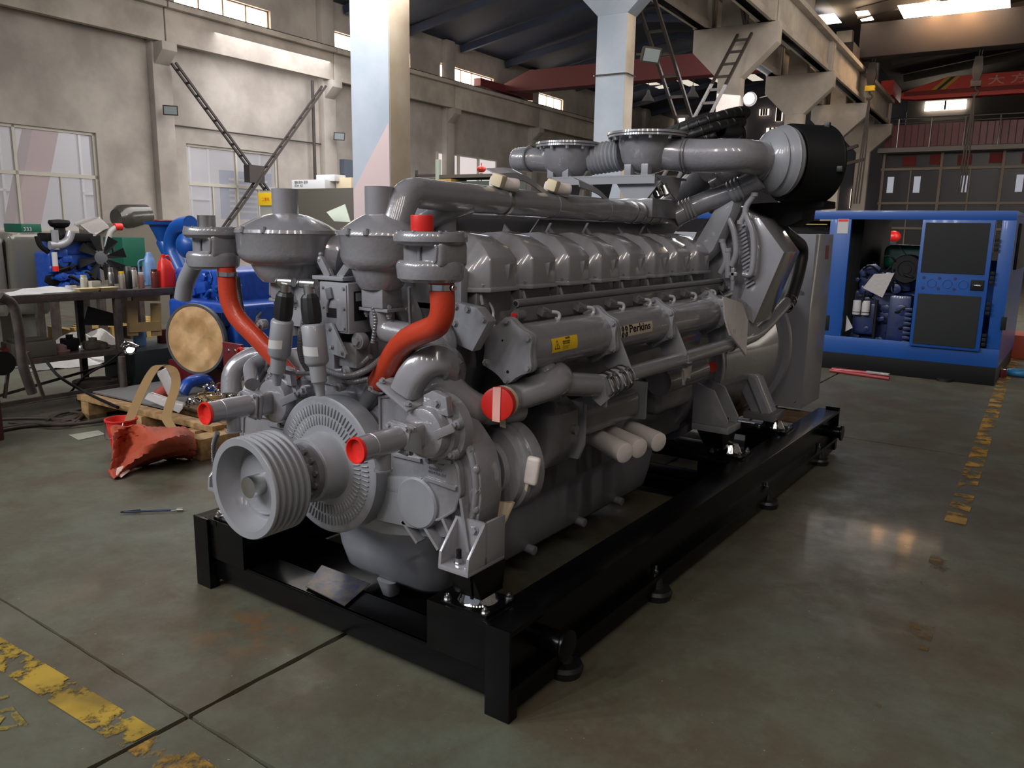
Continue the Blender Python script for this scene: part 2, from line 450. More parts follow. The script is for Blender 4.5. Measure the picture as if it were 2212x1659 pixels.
FROST = mat('hazy_glass', (208, 204, 206), .3, emit=(222, 218, 222), es=.10)
# hazy glass, partly see-through
nt = FROST.node_tree; b = nt.nodes['Principled BSDF']; b.inputs['Alpha'].default_value = .22
FROST.node_tree.nodes['Principled BSDF'].inputs['Emission Strength'].default_value = .12
n_ = 1
for a0, a1 in wins:
    if a0 < 0: continue
    w = MB(); l = LW-.10; t = .06
    for (p, q, r_, s_) in ((a0, a1, 1.39, 1.39+t), (a0, a1, 3.52, 3.58), (a0, a1, 2.56, 2.64)): hbox(w, l-.05, l+.04, p, q, r_, s_)
    for p in (a0, a0+(a1-a0)*.52, a1-t): hbox(w, l-.05, l+.04, p, p+t, 1.39, 3.58)
    for p in (a0+(a1-a0)*.26, a0+(a1-a0)*.77): hbox(w, l-.04, l+.03, p, p+.04, 1.39, 2.6)
    wf = w.build('window_%d' % n_, FRAMEW); struct(wf); n_ += 1
    for (p, q, r_, s_) in ((a0, a0+(a1-a0)*.52, 2.64, 3.52), (a0+(a1-a0)*.52, a1, 2.64, 3.52), (a0, a0+(a1-a0)*.26, 1.45, 2.56), (a0+(a1-a0)*.26, a0+(a1-a0)*.52, 1.45, 2.56), (a0+(a1-a0)*.52, a0+(a1-a0)*.77, 1.45, 2.56), (a0+(a1-a0)*.77, a1, 1.45, 2.56)):
        w = MB(); hbox(w, l-.004, l, p+.04, q-.0, r_, s_); w.build('pane', FROST, wf)
for a0, a1 in UP:
    w = MB(); l = LW-.12; n4 = 5 if a0 > 22 else 4
    hbox(w, l-.03, l+.03, a0, a1, 6.70, 6.73); hbox(w, l-.03, l+.03, a0, a1, 7.29, 7.32)
    for i in range(n4+1): p = a0+(a1-a0-.04)*i/n4; hbox(w, l-.03, l+.03, p, p+.04, 6.70, 7.32)
    wf = w.build('window_%d' % n_, mat('dark_frame', (120, 95, 75), .6)); struct(wf); n_ += 1
    for i in range(n4): p = a0+(a1-a0)*i/n4; w = MB(); hbox(w, l-.01, l-.005, p+.02, p+(a1-a0)/n4, 6.72, 7.30); w.build('pane', SKYW, wf)
# next bay seen through the windows: white wall with its own windows, pink slanting posts
nb = wallpiece('wall_beyond', LW-6.3, LW-6, -10, 60, 0, 7.0, mat('next_bay_wall', (200, 198, 204), .7)); struct(nb)
for a in range(-4, 56, 3):
    w = MB(); l = LW-5.98
    for p in (0, .75, 1.5): hbox(w, l, l+.04, a+p, a+p+.07, 1.2, 4.2)
    for z in (1.2, 2.4, 4.15): hbox(w, l, l+.04, a, a+1.5, z, z+.07)
    w.build('window_frame', mat('white_frame', (225, 225, 228), .5), nb)
fl2 = wallpiece('floor_beyond', LW-6, LW-.3, -10, 60, -.1, 0, CONC); struct(fl2)
cl2 = wallpiece('ceiling_beyond', LW-6.3, LW-.3, -10, 60, 7.0, 7.1, WHITEP); struct(cl2)
nbl = area('next_bay_daylight', H(LW-3, 16, 6.8), H(LW-4, 16, 0), 4, 40, 2300, (.93, .95, 1.0))
l = LW+.05; w = MB(); z0_, z1_ = 3.30, 4.22
for r_ in ((23.6, 27.5, z0_-.05, z0_), (23.6, 27.5, z1_, z1_+.05)): hbox(w, l-.05, l+.03, *r_)
for p in (23.6, 24.9, 26.2, 27.45): hbox(w, l-.05, l+.03, p, p+.06, z0_, z1_)
wf = w.build('window_%d' % n_, FRAMEW); struct(wf); n_ += 1
for p in (23.66, 24.96, 26.26): w = MB(); hbox(w, l-.04, l-.03, p, p+1.2, z0_, z1_); w.build('pane', mat('lit_haze_window', (210, 200, 200), .5, emit=(225, 214, 214), es=.75), wf)
for a in (13.4, 21.6):
    m = MB(); b0, b1 = H(LW-3.3, a-3.0, 0), H(LW-3.3, a-1.1, 6.72); m.bar(b0, b1, .6, .6, up=(0, 1, 0)); tag(m.build('slanted_post', PINK), {13.4: 'pink slanted post seen through the leftmost window', 21.6: 'pink slanted post seen through the window behind the dark cross brace', 33.6: 'pink slanted post behind the window with the red lantern'}[a], 'post')
m = MB(); hbox(m, LW-2.6, LW-2.55, 17.2-.9, 18.4-.0, 1.75, 3.2); bb = m.build('notice_board', mat('board_blue', (74, 104, 158), .5)); tag(bb, 'blue notice board with white lines seen through the second window', 'board')
for i in range(7):
    w = MB(); hbox(w, LW-2.548, LW-2.545, 17.5-.9, 18.1-.1*(i % 3), 1.95+i*.16, 2.02+i*.16); w.build('printed_line', PAPER, bb)
# pilasters with corbels and the crane beam
for i, a in enumerate((.6, 6.6, 12.6, 18.15, 24.2, 30.2, 36.2, 42.2)):
    m = MB(); hbox(m, LW, LW+.22, a-.25, a+.25, 0, 8.1, bev=.01); pl_ = m.build('trim_%d' % (i+1), PLAS); struct(pl_)
    m = MB(); A = [H(LW+.22, a-.2, 5.79), H(LW+.55, a-.2, 5.79), H(LW+.55, a-.2, 5.60), H(LW+.22, a-.2, 5.3)]; m.prism(A, HD*.4, bev=.01); m.build('corbel', PLAS, pl_)
cbm = None
for i, a in enumerate((.6, 6.6, 12.6, 18.15, 24.2, 30.2, 36.2)):
    a1 = (6.6, 12.6, 18.15, 24.2, 30.2, 36.2, 42.2)[i]
    m = MB(); hbox(m, LW+.25, LW+.42, a+.02, a1-.02, 5.80, 6.55, bev=.01); hbox(m, LW+.12, LW+.58, a+.02, a1-.02, 6.55, 6.68, bev=.01)
    o = m.build('crane_beam', CONC, cbm)
    if cbm is None:
        cbm = o; tag(o, 'concrete crane runway beam along the left wall', 'beam')
m = MB(); hbox(m, LW+.30, LW+.38, .6, 42, 6.68, 6.76); m.build('crane_rail', RUST, cbm)
def ladder_brace(p, q, w=.16, n=10, up=None, name='channel'):
    m = MB(); p, q = Vector(p), Vector(q); x, y, z = frame(q-p, up or HN)
    y_ = y
    for s in (-1, 1): m.bar(p+y*(w/2*s), q+y*(w/2*s), .05, .05, up=HN)
    for i in range(n+1): c = p+(q-p)*((i+.5)/(n+1)); m.bar(c-y*w/2, c+y*w/2, .05, .03, up=HN)
    return m
IRON = mat('brown_iron', (58, 50, 46), .7)
l = LW+.45
xb = thing('cross_brace', 'dark steel X brace of laced channels on the left wall in front of a window', 'brace', H(l, 15.2, 1.0))
ladder_brace(H(l, 12.75, 5.35), H(l, 15.5, 2.45)).build('brace_member', IRON, xb)
ladder_brace(H(l+.1, 17.6, 5.55), H(l+.1, 13.7, 1.3), n=14).build('brace_member', IRON, xb)
m = MB(); hbox(m, l-.08, l+.14, 14.75, 15.25, 2.7, 3.15); m.build('gusset', IRON, xb)
m = MB(); m.cyl(H(LW+.24, 17.45, .5), H(LW+.24, 17.45, 5.7), .045, n=12); tag(m.build('down_pipe', IRON), 'thin dark down pipe on the left wall right of the X brace', 'pipe')
for a_, z_ in ((0, 3.95),):
    m = MB(); m.tube([H(LW+.06, 12.65, 3.97), H(LW+.06, 18.0, 3.99)], .018, n=8); tag(m.build('cable_conduit', IRON), 'thin dark conduit running between the two wall floodlights', 'conduit')
def flood(p, d, lab):
    t = thing('floodlight', lab, 'lamp', p, 'small wall floodlights'); x, y, z = frame(d)
    m = MB(); m.hull([[p+x*a+y*b for a, b in ((-.13, -.09), (.13, -.09), (.13, .09), (-.13, .09))], [p+z*.10+x*a+y*b for a, b in ((-.17, -.12), (.17, -.12), (.17, .12), (-.17, .12))]], bev=.01); m.build('lamp_body', IRON, t)
    m = MB(); m.hull([[p+z*.10+x*a+y*b for a, b in ((-.14, -.09), (.14, -.09), (.14, .09), (-.14, .09))], [p+z*.104+x*a+y*b for a, b in ((-.14, -.09), (.14, -.09), (.14, .09), (-.14, .09))]]); m.build('lamp_glass', mat('lamp_glass', (140, 150, 150), .2), t)
    m = MB(); m.bar(p-z*.02, p-z*.3-V(0, 0, .05), .03, .03); m.build('lamp_arm', IRON, t)
    return t
flood(H(LW+.5, 12.55, 4.27), V(.8, -.5, -.4), 'dark floodlight on the pilaster left of the X brace')
flood(H(LW+.5, 18.2, 4.25), V(.8, -.5, -.4), 'dark floodlight on the pilaster right of the X brace')
m = MB(); hbox(m, LW+.02, LW+.2, 18.72, 19.5, 2.2, 3.62); tag(m.build('wall_panel_box', mat('blue_grey', (92, 98, 110), .6)), 'blue grey electric panel on the left wall beside the near column', 'cabinet')

# ---- middle row of columns
SIDEWARM = mat('column_warm_tint', (206, 192, 172), .7, rgb2=(180, 160, 136), nscale=1.2, bump=.4, bscale=9)  # sides of the blue columns tinted cream: warm light put into the colour
col_a = (6.4, 11.98, 17.93, 23.95, 29.95, 35.9)
labs = ['near pale blue concrete column with a pink corner, left of the engine top', 'second pale column with a flared head and thin hoop, above the turbochargers', 'third column with wide double corbel and dark laced brace', 'fourth column with double corbel, right of the bright lamp', 'fifth column with double corbel, behind the black air filter', 'last column of the middle row, next to the office front']
for i, a in enumerate(col_a):
    cx0, cx1, d = -5.96, -5.45, .32
    c = thing('concrete_column', labs[i], 'column', H(-5.7, a, 0), 'middle row of concrete columns')
    m = MB(); hbox(m, cx0, cx1, a, a+d, 0, 8.3, bev=.012); m.build('shaft', SIDEWARM if i < 2 else CONC, c)
    if i < 2:
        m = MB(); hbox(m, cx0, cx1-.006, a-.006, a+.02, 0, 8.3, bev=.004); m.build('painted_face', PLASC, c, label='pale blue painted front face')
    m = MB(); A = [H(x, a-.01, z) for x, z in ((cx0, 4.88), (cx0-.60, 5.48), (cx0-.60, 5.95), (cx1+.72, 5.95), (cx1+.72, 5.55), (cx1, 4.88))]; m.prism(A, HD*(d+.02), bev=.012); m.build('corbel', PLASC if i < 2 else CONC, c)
    if i == 0:
        m = MB(); A = [H(x, a-.009, z) for x, z in ((cx0+.004, 1.2), (cx1-.01, 1.2), (cx1-.01, 2.63), (cx0+.004, 1.97))]; m.prism(A, HD*.004); m.build('painted_corner', mat('pale_pink', (190, 170, 168), .6), c, label='pale pink triangular paint on the column face')
    if i == 1:
        m = MB(); A = [H(cx0-.02, a-.02, 4.0), H(cx1+.02, a-.02, 4.0), H(cx1+.02, a+d+.02, 4.0), H(cx0-.02, a+d+.02, 4.0)]; m.tube(A+[A[0]], .012, n=6, bend=.005); m.build('hoop', STEEL, c)
        # floodlight on the near column
def runway(l0, l1, name, lab, a_from, mt):
    root = None
    aa = [a_from]+[x+.16 for x in col_a if x > a_from+1]
    for p, q in zip(aa, aa[1:]):
        m = MB(); c = (l0+l1)/2
        hbox(m, c-.10, c+.10, p+.02, q-.02, 5.96, 6.72, bev=.01); hbox(m, l0, l1, p+.02, q-.02, 6.72, 6.85, bev=.01); hbox(m, c-.16, c+.16, p+.02, q-.02, 5.96, 6.1, bev=.01)
        for e in (p+.05, q-.2): hbox(m, c-.2, c+.2, e, e+.15, 5.96, 6.72)
        o = m.build('crane_beam', mt, root)
        if root is None: root = o; tag(o, lab, 'beam')
    m = MB(); c = (l0+l1)/2; hbox(m, c-.03, c+.03, aa[0], aa[-1], 6.85, 6.93); m.build('crane_rail', RUST, root)
runway(-6.62, -6.12, 'l', 'concrete runway beam on the left side of the middle columns', 6.6, CONC)
runway(-5.28, -4.74, 'r', 'concrete runway beam on the right side of the middle columns', 6.6, CONC)
xb2 = thing('cross_brace', 'dark laced steel X brace between the second and third columns', 'brace', H(-5.4, 15, 2))
ladder_brace(H(-5.42, 17.9, 5.75), H(-5.42, 12.4, 1.2), w=.3, n=14).build('brace_member', IRON, xb2)
ladder_brace(H(-5.5, 12.3, 5.6), H(-5.5, 17.9, 1.2), w=.3, n=14).build('brace_member', IRON, xb2)
m = MB(); m.bar(H(-5.42, 17.85, 5.95), H(-5.42, 15.8, 8.05), .06, .08); m.build('brace_member', IRON, xb2)

# ---- ceilings
m = MB(); A = [H(-24.5, -10, 7.9), H(-18, -10, 8.12), H(-12, -10, 9.2), H(-5.6, -10, 8.4), H(-5.6, -10, 8.6), H(-12, -10, 9.4), H(-18, -10, 8.3), H(-24.5, -10, 8.1)]
A = A[1:7]
m.prism(A, HD*62); ce = m.build('ceiling', CEILM); struct(ce)
m = MB(); A = [H(-5.6, -10, 8.4), H(2, -10, 9.5), H(9.5, -10, 8.4), H(9.5, -10, 8.6), H(2, -10, 9.7), H(-5.6, -10, 8.6)]; m.prism(A, HD*62); m.build('roof_slope', mat('roof_brown', (66, 58, 52), .85, noise=.3, nscale=.6), ce)
for a in range(4, 44, 3):
    m = MB(); m.bar(H(-17.9, a, 7.95), H(-12, a, 9.0), .14, .24, up=(0, 0, 1)); m.bar(H(-12, a, 9.0), H(-6, a, 8.25), .14, .24, up=(0, 0, 1)); m.build('rafter', CEILM, ce)
for a in range(12, 44, 4):
    m = MB(); m.bar(H(-5.0, a, 8.3), H(2, a, 9.3), .16, .3, up=(0, 0, 1)); m.bar(H(2, a, 9.3), H(9.4, a, 8.3), .16, .3, up=(0, 0, 1)); m.build('rafter', MATS['roof_brown'], ce)
# roof lights of the right bay
def rooflight(l0, l1, a0, a1, z, e=12, mt=None):
    m = MB(); hbox(m, l0, l1, a0, a1, z, z+.02); return m.build('roof_light', mt or mat('roof_light_glow', (255, 236, 205), .5, emit=(255, 232, 200), es=e), ce)
for px, py, w_, d_ in ((1790, 40, .55, 1.2), (1868, 33, .35, 1.2), (1990, 20, 1.1, 1.6), (2060, 14, 1.2, 1.6), (2130, 6, 1.2, 1.6)):
    p = ray(px, py); t = (8.25-1.6)/p.z; q = p*t; l_, a_ = q.dot(HN), q.dot(HD); rooflight(l_-w_/2, l_+w_/2, a_-d_/2, a_+d_/2, 8.22)
for k in range(6):
    rooflight(-15.5+k*1.5, -15.0+k*1.5, 33, 38, 8.35, 2, mat('roof_light_dim', (235, 225, 210), .5, emit=(235, 225, 210), es=.8))

# ---- far end walls
m = MB(); hbox(m, -18.3, -5.6, 47, 47.3, 0, 9.3); fw_ = m.build('wall_far', mat('far_wall', (104, 102, 108), .8)); struct(fw_)
for (x0, y0, x1, y1, e) in ((1405, 250, 1480, 285, 1), (1418, 96, 1460, 122, 1), (1372, 110, 1390, 128, 1), (1640, 235, 1662, 250, 1), (1675, 232, 1692, 262, 1), (1655, 275, 1692, 292, 1), (1835, 408, 1853, 450, 1), (1570, 255, 1604, 300, 1)):
    l0, z0 = HA(x0, y1, 46.9); l1, z1 = HA(x1, y0, 46.9)
    w = MB(); hbox(w, min(l0, l1), max(l0, l1), 46.85, 46.9, z0, z1); wf = w.build('window_%d' % n_, mat('far_daylight', (255, 236, 214), .5, emit=(255, 232, 210), es=1.6)); struct(wf); n_ += 1
    for i in range(1, 4):
        p = l0+(l1-l0)*i/4; w = MB(); hbox(w, p-.05, p+.05, 46.8, 46.85, z0, z1); w.build('mullion', IRON, wf)
# ---- office front in the right bay
OA = 37.5; OFR = mat('office_frame', (128, 114, 102), .6); OGL = mat('dark_glass', (40, 36, 34), .35, spec=.3)
m = MB(); hbox(m, -5.2, 9.5, OA+.1, OA+.3, 0, 4.98); of = m.build('wall_office', OGL); struct(of)
m = MB(); hbox(m, -5.3, 9.5, OA-.7, OA+.3, 4.92, 5.1); m.build('balcony_slab', mat('slab_grey', (132, 126, 122), .7), of)
m = MB(); hbox(m, -5.2, 9.5, 44, 44.3, 5.1, 9.5); fw2 = m.build('wall_far_right', mat('far_wall_right', (92, 86, 82), .85)); struct(fw2)
l0, z0 = HA(1997, 240, 43.9); l1, z1 = HA(2088, 220, 43.9)
w = MB(); hbox(w, l0, l1, 43.85, 43.95, z0, z1+.1); wf = w.build('window_%d' % n_, SKYW); struct(wf); n_ += 1
w = MB(); p = (l0+l1)/2; hbox(w, p-.04, p+.04, 43.8, 43.85, z0, z1+.1); w.build('mullion', IRON, wf)
bl_ = thing('balcony_railing', 'thin steel railing with dark red corrugated panels above the office front', 'railing', H(-2, OA-.7, 5.1))
m = MB(); m.tube([H(-5.1, OA-.7, 6.22), H(9.4, OA-.7, 6.22)], .03, n=8); m.tube([H(-5.1, OA-.7, 6.05), H(9.4, OA-.7, 6.05)], .02, n=8); m.build('handrail', STEEL, bl_)
for k in range(13):
    x = -4.6+k*1.18; m = MB(); m.cyl(H(x, OA-.7, 5.1), H(x, OA-.7, 6.22), .028, n=8); m.build('post', STEEL, bl_)
for k in range(60):
    x = -5.05+k*.24; m = MB(); hbox(m, x, x+.215, OA-.66, OA-.64, 5.12, 5.98)
    m.build('panel', REDD, bl_)
for k in range(7):
    x = -5.15+k*2.15; m = MB(); hbox(m, x, x+.10, OA-.02, OA+.1, 1.0, 4.92); m.build('mullion', OFR, of)
    if k % 1 == 0: m = MB(); hbox(m, x+1.08, x+1.13, OA+.02, OA+.1, 1.0, 4.3); m.build('mullion', OFR, of)
for z in (4.30, 2.92, 1.9): m = MB(); hbox(m, -5.2, 9.5, OA-.01, OA+.1, z-.05, z+.05); m.build('transom', OFR, of)
for k, x in enumerate((-4.9, -3.9, -2.2, -.3, 1.5)):
    m = MB(); hbox(m, x, x+.24, OA+.06, OA+.098, 3.35, 4.0); m.build('glass_reflection', mat('pale_reflection', (170, 175, 190), .5, emit=(200, 205, 220), es=.35), of)  # reflections in the office glass, painted as faintly glowing panels
for x, z in ((-4.4, 4.62), (-3.4, 4.66), (-2.4, 4.62), (-1.3, 4.66), (-.2, 4.62)):
    m = MB(); hbox(m, x, x+.5, OA+.06, OA+.098, z-.2, z+.2); m.build('red_paper_cut', mat('dull_red_paper', (110, 34, 30), .8), of)
m = MB(); hbox(m, -5.4, 9.6, 47, 47.3, 0, 9.6); o = m.build('wall_back', MATS['far_wall']); struct(o)
# right and rear walls keep the hall closed
m = MB(); hbox(m, 9.5, 9.8, -9, 48, 0, 9.0); wr = m.build('wall_right', PLAS); struct(wr)

# ---- cranes
cr = thing('bridge_crane', 'dull dark red bridge crane girder spanning the left bay', 'crane', H(-12, 27.6, 6.76))
m = MB(); A = [H(-17.5, 27.3, 6.85), H(-16.6, 27.3, 6.78), H(-6.75, 27.3, 6.78), H(-6.75, 27.3, 7.5), H(-16.4, 27.3, 7.5), H(-17.5, 27.3, 7.1)]; m.prism(A, HD*.6); m.build('girder', mat('crane_dull_red', (92, 34, 34), .6), cr)
m = MB(); hbox(m, -17.75, -17.45, 25.6, 29.4, 6.78, 7.05); m.build('end_carriage', MATS['crane_dull_red'], cr)
m = MB(); hbox(m, -6.75, -6.25, 25.6, 29.4, 6.94, 7.3); m.build('end_carriage', MATS['crane_dull_red'], cr)
cr2 = thing('bridge_crane', 'bright red bridge crane with yellow stripes and white characters in the right bay', 'crane', H(1, 36.6, 6.96))
CRED = mat('crane_red', (196, 52, 46), .5)
CA = 36.55
pl = [HA(x, y, CA) for x, y in ((1958, 200), (1972, 214), (2212, 205), (2212, 185), (2212, 153), (2040, 168))]
m = MB(); A = [H(-4.6, CA, 6.96), H(-4.1, CA, 6.90), H(9.2, CA, 6.90), H(9.2, CA, 7.70), H(-3.0, CA, 7.68), H(-4.6, CA, 7.18)]; m.prism(A, HD*.5); gd = m.build('girder', CRED, cr2)
m = MB(); hbox(m, -4.5, 9.2, CA-.06, CA, 7.05, 7.20); m.build('girder_flange', mat('crane_deep_red', (120, 26, 26), .6), gd)
m = MB(); hbox(m, -5.2, -4.75, CA-1.2, CA+1.2, 6.96, 7.5); m.build('end_carriage', CRED, cr2)
for dx in (0, .32):
    m = MB(); A = [H(-3.55+dx, CA-.01, 7.21), H(-3.38+dx, CA-.01, 7.21), H(-2.88+dx, CA-.01, 7.66), H(-3.05+dx, CA-.01, 7.66)]; m.prism(A, HD*-.01); m.build('stripe', mat('stripe_yellow', (190, 150, 60), .6), gd)
m = MB(); A = [H(-3.38, CA-.01, 7.21), H(-3.23, CA-.01, 7.21), H(-2.73, CA-.01, 7.66), H(-2.88, CA-.01, 7.66)]; m.prism(A, HD*-.01); m.build('stripe', INK, gd)
text('crane_lettering', '大 方', .36, H(-1.65, CA-.02, 7.30), HN, (0, 0, 1), mat('crane_white', (200, 150, 150), .6), gd, 1.6, bold=.004)
m = MB(); m.cyl(H(-2.1, CA-.02, 7.42), H(-2.1, CA-.05, 7.42), .12, n=20); m.build('crane_emblem', MATS['crane_white'], gd)
cr3 = thing('bridge_crane', 'dark brown crane girder high up under the roof lights at upper right', 'crane', H(1, 28.5, 6.95))
m = MB(); hbox(m, -4.9, 9.2, 28.2, 28.9, 7.05, 8.05, bev=.02); m.build('girder', mat('crane_brown', (50, 42, 40), .8), cr3)
m = MB(); hbox(m, -5.15, -4.85, 27, 30, 6.94, 7.3); m.build('end_carriage', MATS['crane_brown'], cr3)
# hook blocks
def hook(px, ptop, phook, pend, a, lab):
    l_, zt = HA(px, ptop, a); zt = 7.045; _, zh = HA(px, phook, a); _, ze = HA(px-10, pend, a)
    t = thing('crane_hook', lab, 'hook', H(l_, a, zh))
    m = MB(); m.bar(H(l_, a, zt), H(l_-.01, a, zh+.3), .02, .02); m.bar(H(l_+.08, a, zt), H(l_+.02, a, zh+.3), .02, .02); m.build('hoist_rope', IRON, t)
    m = MB(); m.hull([[H(l_-.10, a-.06, zh+.7), H(l_+.10, a-.06, zh+.7), H(l_+.10, a+.06, zh+.7), H(l_-.10, a+.06, zh+.7)], [H(l_-.15, a-.1, zh+.3), H(l_+.15, a-.1, zh+.3), H(l_+.15, a+.1, zh+.3), H(l_-.15, a+.1, zh+.3)], [H(l_-.08, a-.06, zh), H(l_+.08, a-.06, zh), H(l_+.08, a+.06, zh), H(l_-.08, a+.06, zh)]], bev=.01); m.build('hook_block', IRON, t)
    m = MB(); hbox(m, l_-.14, l_+.14, a-.1, a+.1, zh-.16, zh-.0, bev=.01); m.build('guard', YEL if a < 28.52 else IRON, t)
    m = MB(); c = H(l_, a, zh-.3); m.tube(smooth([H(l_, a, zh-.14), H(l_, a, zh-.22), H(l_+.09, a, zh-.32), H(l_, a, zh-.42), H(l_-.08, a, zh-.36)], 6), .03, n=10); m.build('hook', IRON, t)
    m = MB()
    for d in (-.08, -.02, .05): m.tube(smooth([H(l_, a, zh-.35), H(l_+d, a, (zh+ze)/2), H(l_+d*1.3-.05, a, ze)], 6), .025, n=8)
    m.build('chain_sling', IRON, t)
    return t
hook(1888, 105, 185, 440, 28.5, 'crane hook with yellow guard and long hanging slings before the end column')
hook(2112, 150, 175, 420, 28.55, 'dark crane hook with hanging slings in front of the office balcony')
# pendant lamps in the left bay and bright work lamp
for px, py, lab in ((1400, 212, 'small bell shaped pendant lamp left of the third column'), (1496, 203, 'small bell shaped pendant lamp touching the laced brace')):
    l_, z_ = HA(px, py, 34); t = thing('pendant_lamp', lab, 'lamp', H(l_, 34, z_))
    m = MB(); m.lathe(H(l_, 34, z_-.15), (0, 0, 1), [(0, .28), (.1, .24), (.3, .1), (.42, .08), (.5, .03)], n=20); m.build('lamp_shade', mat('lamp_grey', (120, 122, 128), .5), t)
    m = MB(); m.cyl(H(l_, 34, z_+.3), H(l_, 34, 9.15), .015, n=6); m.build('cord', IRON, t)
l_, z_ = HA(1618, 213, 26); t = thing('work_lamp', 'round white glowing lamp between the third and fourth columns', 'lamp', H(l_, 26, z_))
m = MB(); m.sphere(H(l_, 26, z_), .17, 20, (1, .6, 1)); m.build('bulb', mat('lamp_glow', (255, 255, 255), .5, emit=(240, 244, 255), es=14), t)
m = MB(); m.lathe(H(l_, 26.1, z_), HD, [(0, .22), (.15, .18), (.25, .05)], n=20); m.build('reflector', IRON, t)
m = MB(); m.bar(H(l_, 26.3, z_), H(-6.3, 26.3, z_+.25), .03, .03); m.build('lamp_arm', IRON, t)
pl2 = bpy.data.lights.new('work_lamp_light', 'POINT'); pl2.energy = 160; pl2.color = (.9, .94, 1); pl2.shadow_soft_size = .2
po = bpy.data.objects.new('work_lamp_light', pl2); COL.objects.link(po); po.location = H(l_, 25.7, z_)
# lamp on the near column (lights its upper part)
c_ = H(-5.2, 6.5, 4.9); sp = bpy.data.lights.new('column_lamp_light', 'SPOT'); sp.energy = 40; sp.spot_size = R_(120); sp.shadow_soft_size = .1; sp.color = (1, 1, .93)
so = bpy.data.objects.new('column_lamp_light', sp); COL.objects.link(so); so.location = c_; so.rotation_euler = (0, 0, 0)
t = flood(H(-5.1, 12.0, 4.25), V(.8, -.4, -.3), 'grey floodlight on the right face of the second column')
for px, py, lab in ((1840, 322, 'small dark camera arm on the fifth column'), (1853, 352, 'lower dark camera arm right of the fifth column')):
    l_, z_ = HA(px, py, 30.0); m = MB(); m.bar(H(-5.44, 30.0, z_-.06), H(l_+.2, 29.9, z_+.1), .10, .10); tag(m.build('surveillance_camera', IRON), lab, 'camera')

# shelf, lantern, cabinets along the left wall, seen above the engine
def box_at(name, mt, x0, y0, x1, y1, depth_a, thick, lab, cat, grp=None, bev=.004):
    l0, z1 = HA(x0, y0, depth_a); l1, z0 = HA(x1, y1, depth_a)
    if name == 'metal_cabinet': z0 = 0
    m = MB(); hbox(m, l0, l1, depth_a, depth_a+thick, z0, z1, bev); o = m.build(name, mt); tag(o, lab, cat, grp); return o
DKG = mat('dark_olive_metal', (74, 70, 62), .6)
cab = box_at('metal_cabinet', DKG, 630, 408, 764, 520, 8.6, .6, 'dark olive metal cabinet behind the header tanks', 'cabinet')
l0, z1 = HA(572, 412, 9.4); l1, z0 = HA(632, 500, 9.4)
box_at('metal_cabinet', mat('pale_metal', (150, 148, 142), .6), 560, 412, 634, 510, 9.4, .5, 'pale grey metal cabinet with a yellow notice', 'cabinet')
box_at('notice_sheet', YEL, 557, 416, 600, 444, 9.37, .01, 'yellow notice sheet on the pale cabinet', 'notice')
l_, z_ = HA(566, 437, 9.36)
text('notice_text', '二氧化', .06, H(l_, 9.36, z_+.03), HN, (0, 0, 1), INKR, bpy.data.objects['notice_sheet'], 1)
for i, (x0, y0, x1, y1, lab, mt) in enumerate(((630, 389, 702, 407.6, 'long white cardboard box with print on the dark cabinet', WHITEP), (672, 377, 712, 390, 'small white box lying on the long white box', WHITEP), (705, 382, 738, 407, 'cream carton behind the long white box', TAPE), (742, 400, 752, 412, 'tiny white carton at the cabinet edge', WHITEP))):
    l0, z1 = HA(x0, y0, 8.62); l1, z0 = HA(x1, y1, 8.62); m = MB(); hbox(m, l0, l1, 8.62+.1*i, 8.85+.1*i, max(z0, 0), z1, .004); o = m.build('carton', mt); tag(o, lab, 'box', 'cartons on the dark cabinet')
    if i == 0:
        text('box_print', '塑料零件 配件', .05, H(l0+.06, 8.615, z1-.055), HN, (0, 0, 1), DKG, o, .9); text('box_print', '3C04  A21', .045, H(l0+.06, 8.615, z0+.035), HN, (0, 0, 1), DKG, o, .9)
sh = thing('storage_shelf', 'dark storage shelf with pale corner post behind the intake pipes', 'shelf', H(-7, 12.5, 0))
l0, z1 = HA(942, 378, 12.3); l1, _ = HA(1095, 385, 12.3)
m = MB(); hbox(m, l0, l1, 12.3, 13, z1-.06, z1); m.build('shelf_board', DKG, sh)
m = MB(); hbox(m, l0, l1, 12.35, 12.95, .9, z1-.12); m.build('shelf_body', mat('dark_green_grey', (66, 74, 66), .6), sh)
for x in (l0, l1-.06): m = MB(); hbox(m, x, x+.08, 12.28, 12.36, 0, z1+.28 if x == l0 else z1); m.build('post', mat('pale_green', (150, 160, 145), .6), sh)
m = MB(); hbox(m, l0-.5, l0, 12.3, 12.4, z1-.02, z1+.02); hbox(m, l0-.5, l0-.46, 12.3, 12.34, 0, z1+.1); m.build('clamp_bar', IRON, sh)
m = MB(); hbox(m, l0+.1, l0+.42, 12.2, 12.7, z1-.2, z1-.08); tag(m.build('carton', mat('ochre_card', (160, 130, 70), .7)), 'ochre carton in front of the dark shelf above the intake pipe', 'box')
l_, z_ = HA(1040, 365, 14); lt = thing('paper_lantern', 'small red lantern in front of the third window', 'lantern', H(l_, 14, z_))
m = MB(); m.sphere(H(l_, 14, z_), .095, 20, (1, 1, .72)); m.build('lantern_body', mat('lantern_red', (176, 40, 24), .4), lt)
m = MB(); m.cyl(H(l_, 14, z_-.085), H(l_, 14, z_-.15), .03, n=12); m.cyl(H(l_, 14, z_+.06), H(l_, 14, z_+.12), .01, n=8); m.build('lantern_tassel', MATS['lantern_red'], lt)
m = MB(); m.cyl(H(l_, 14, z_-.15), H(l_, 14, 0), .012, n=8); m.build('lantern_stick', IRON, lt)

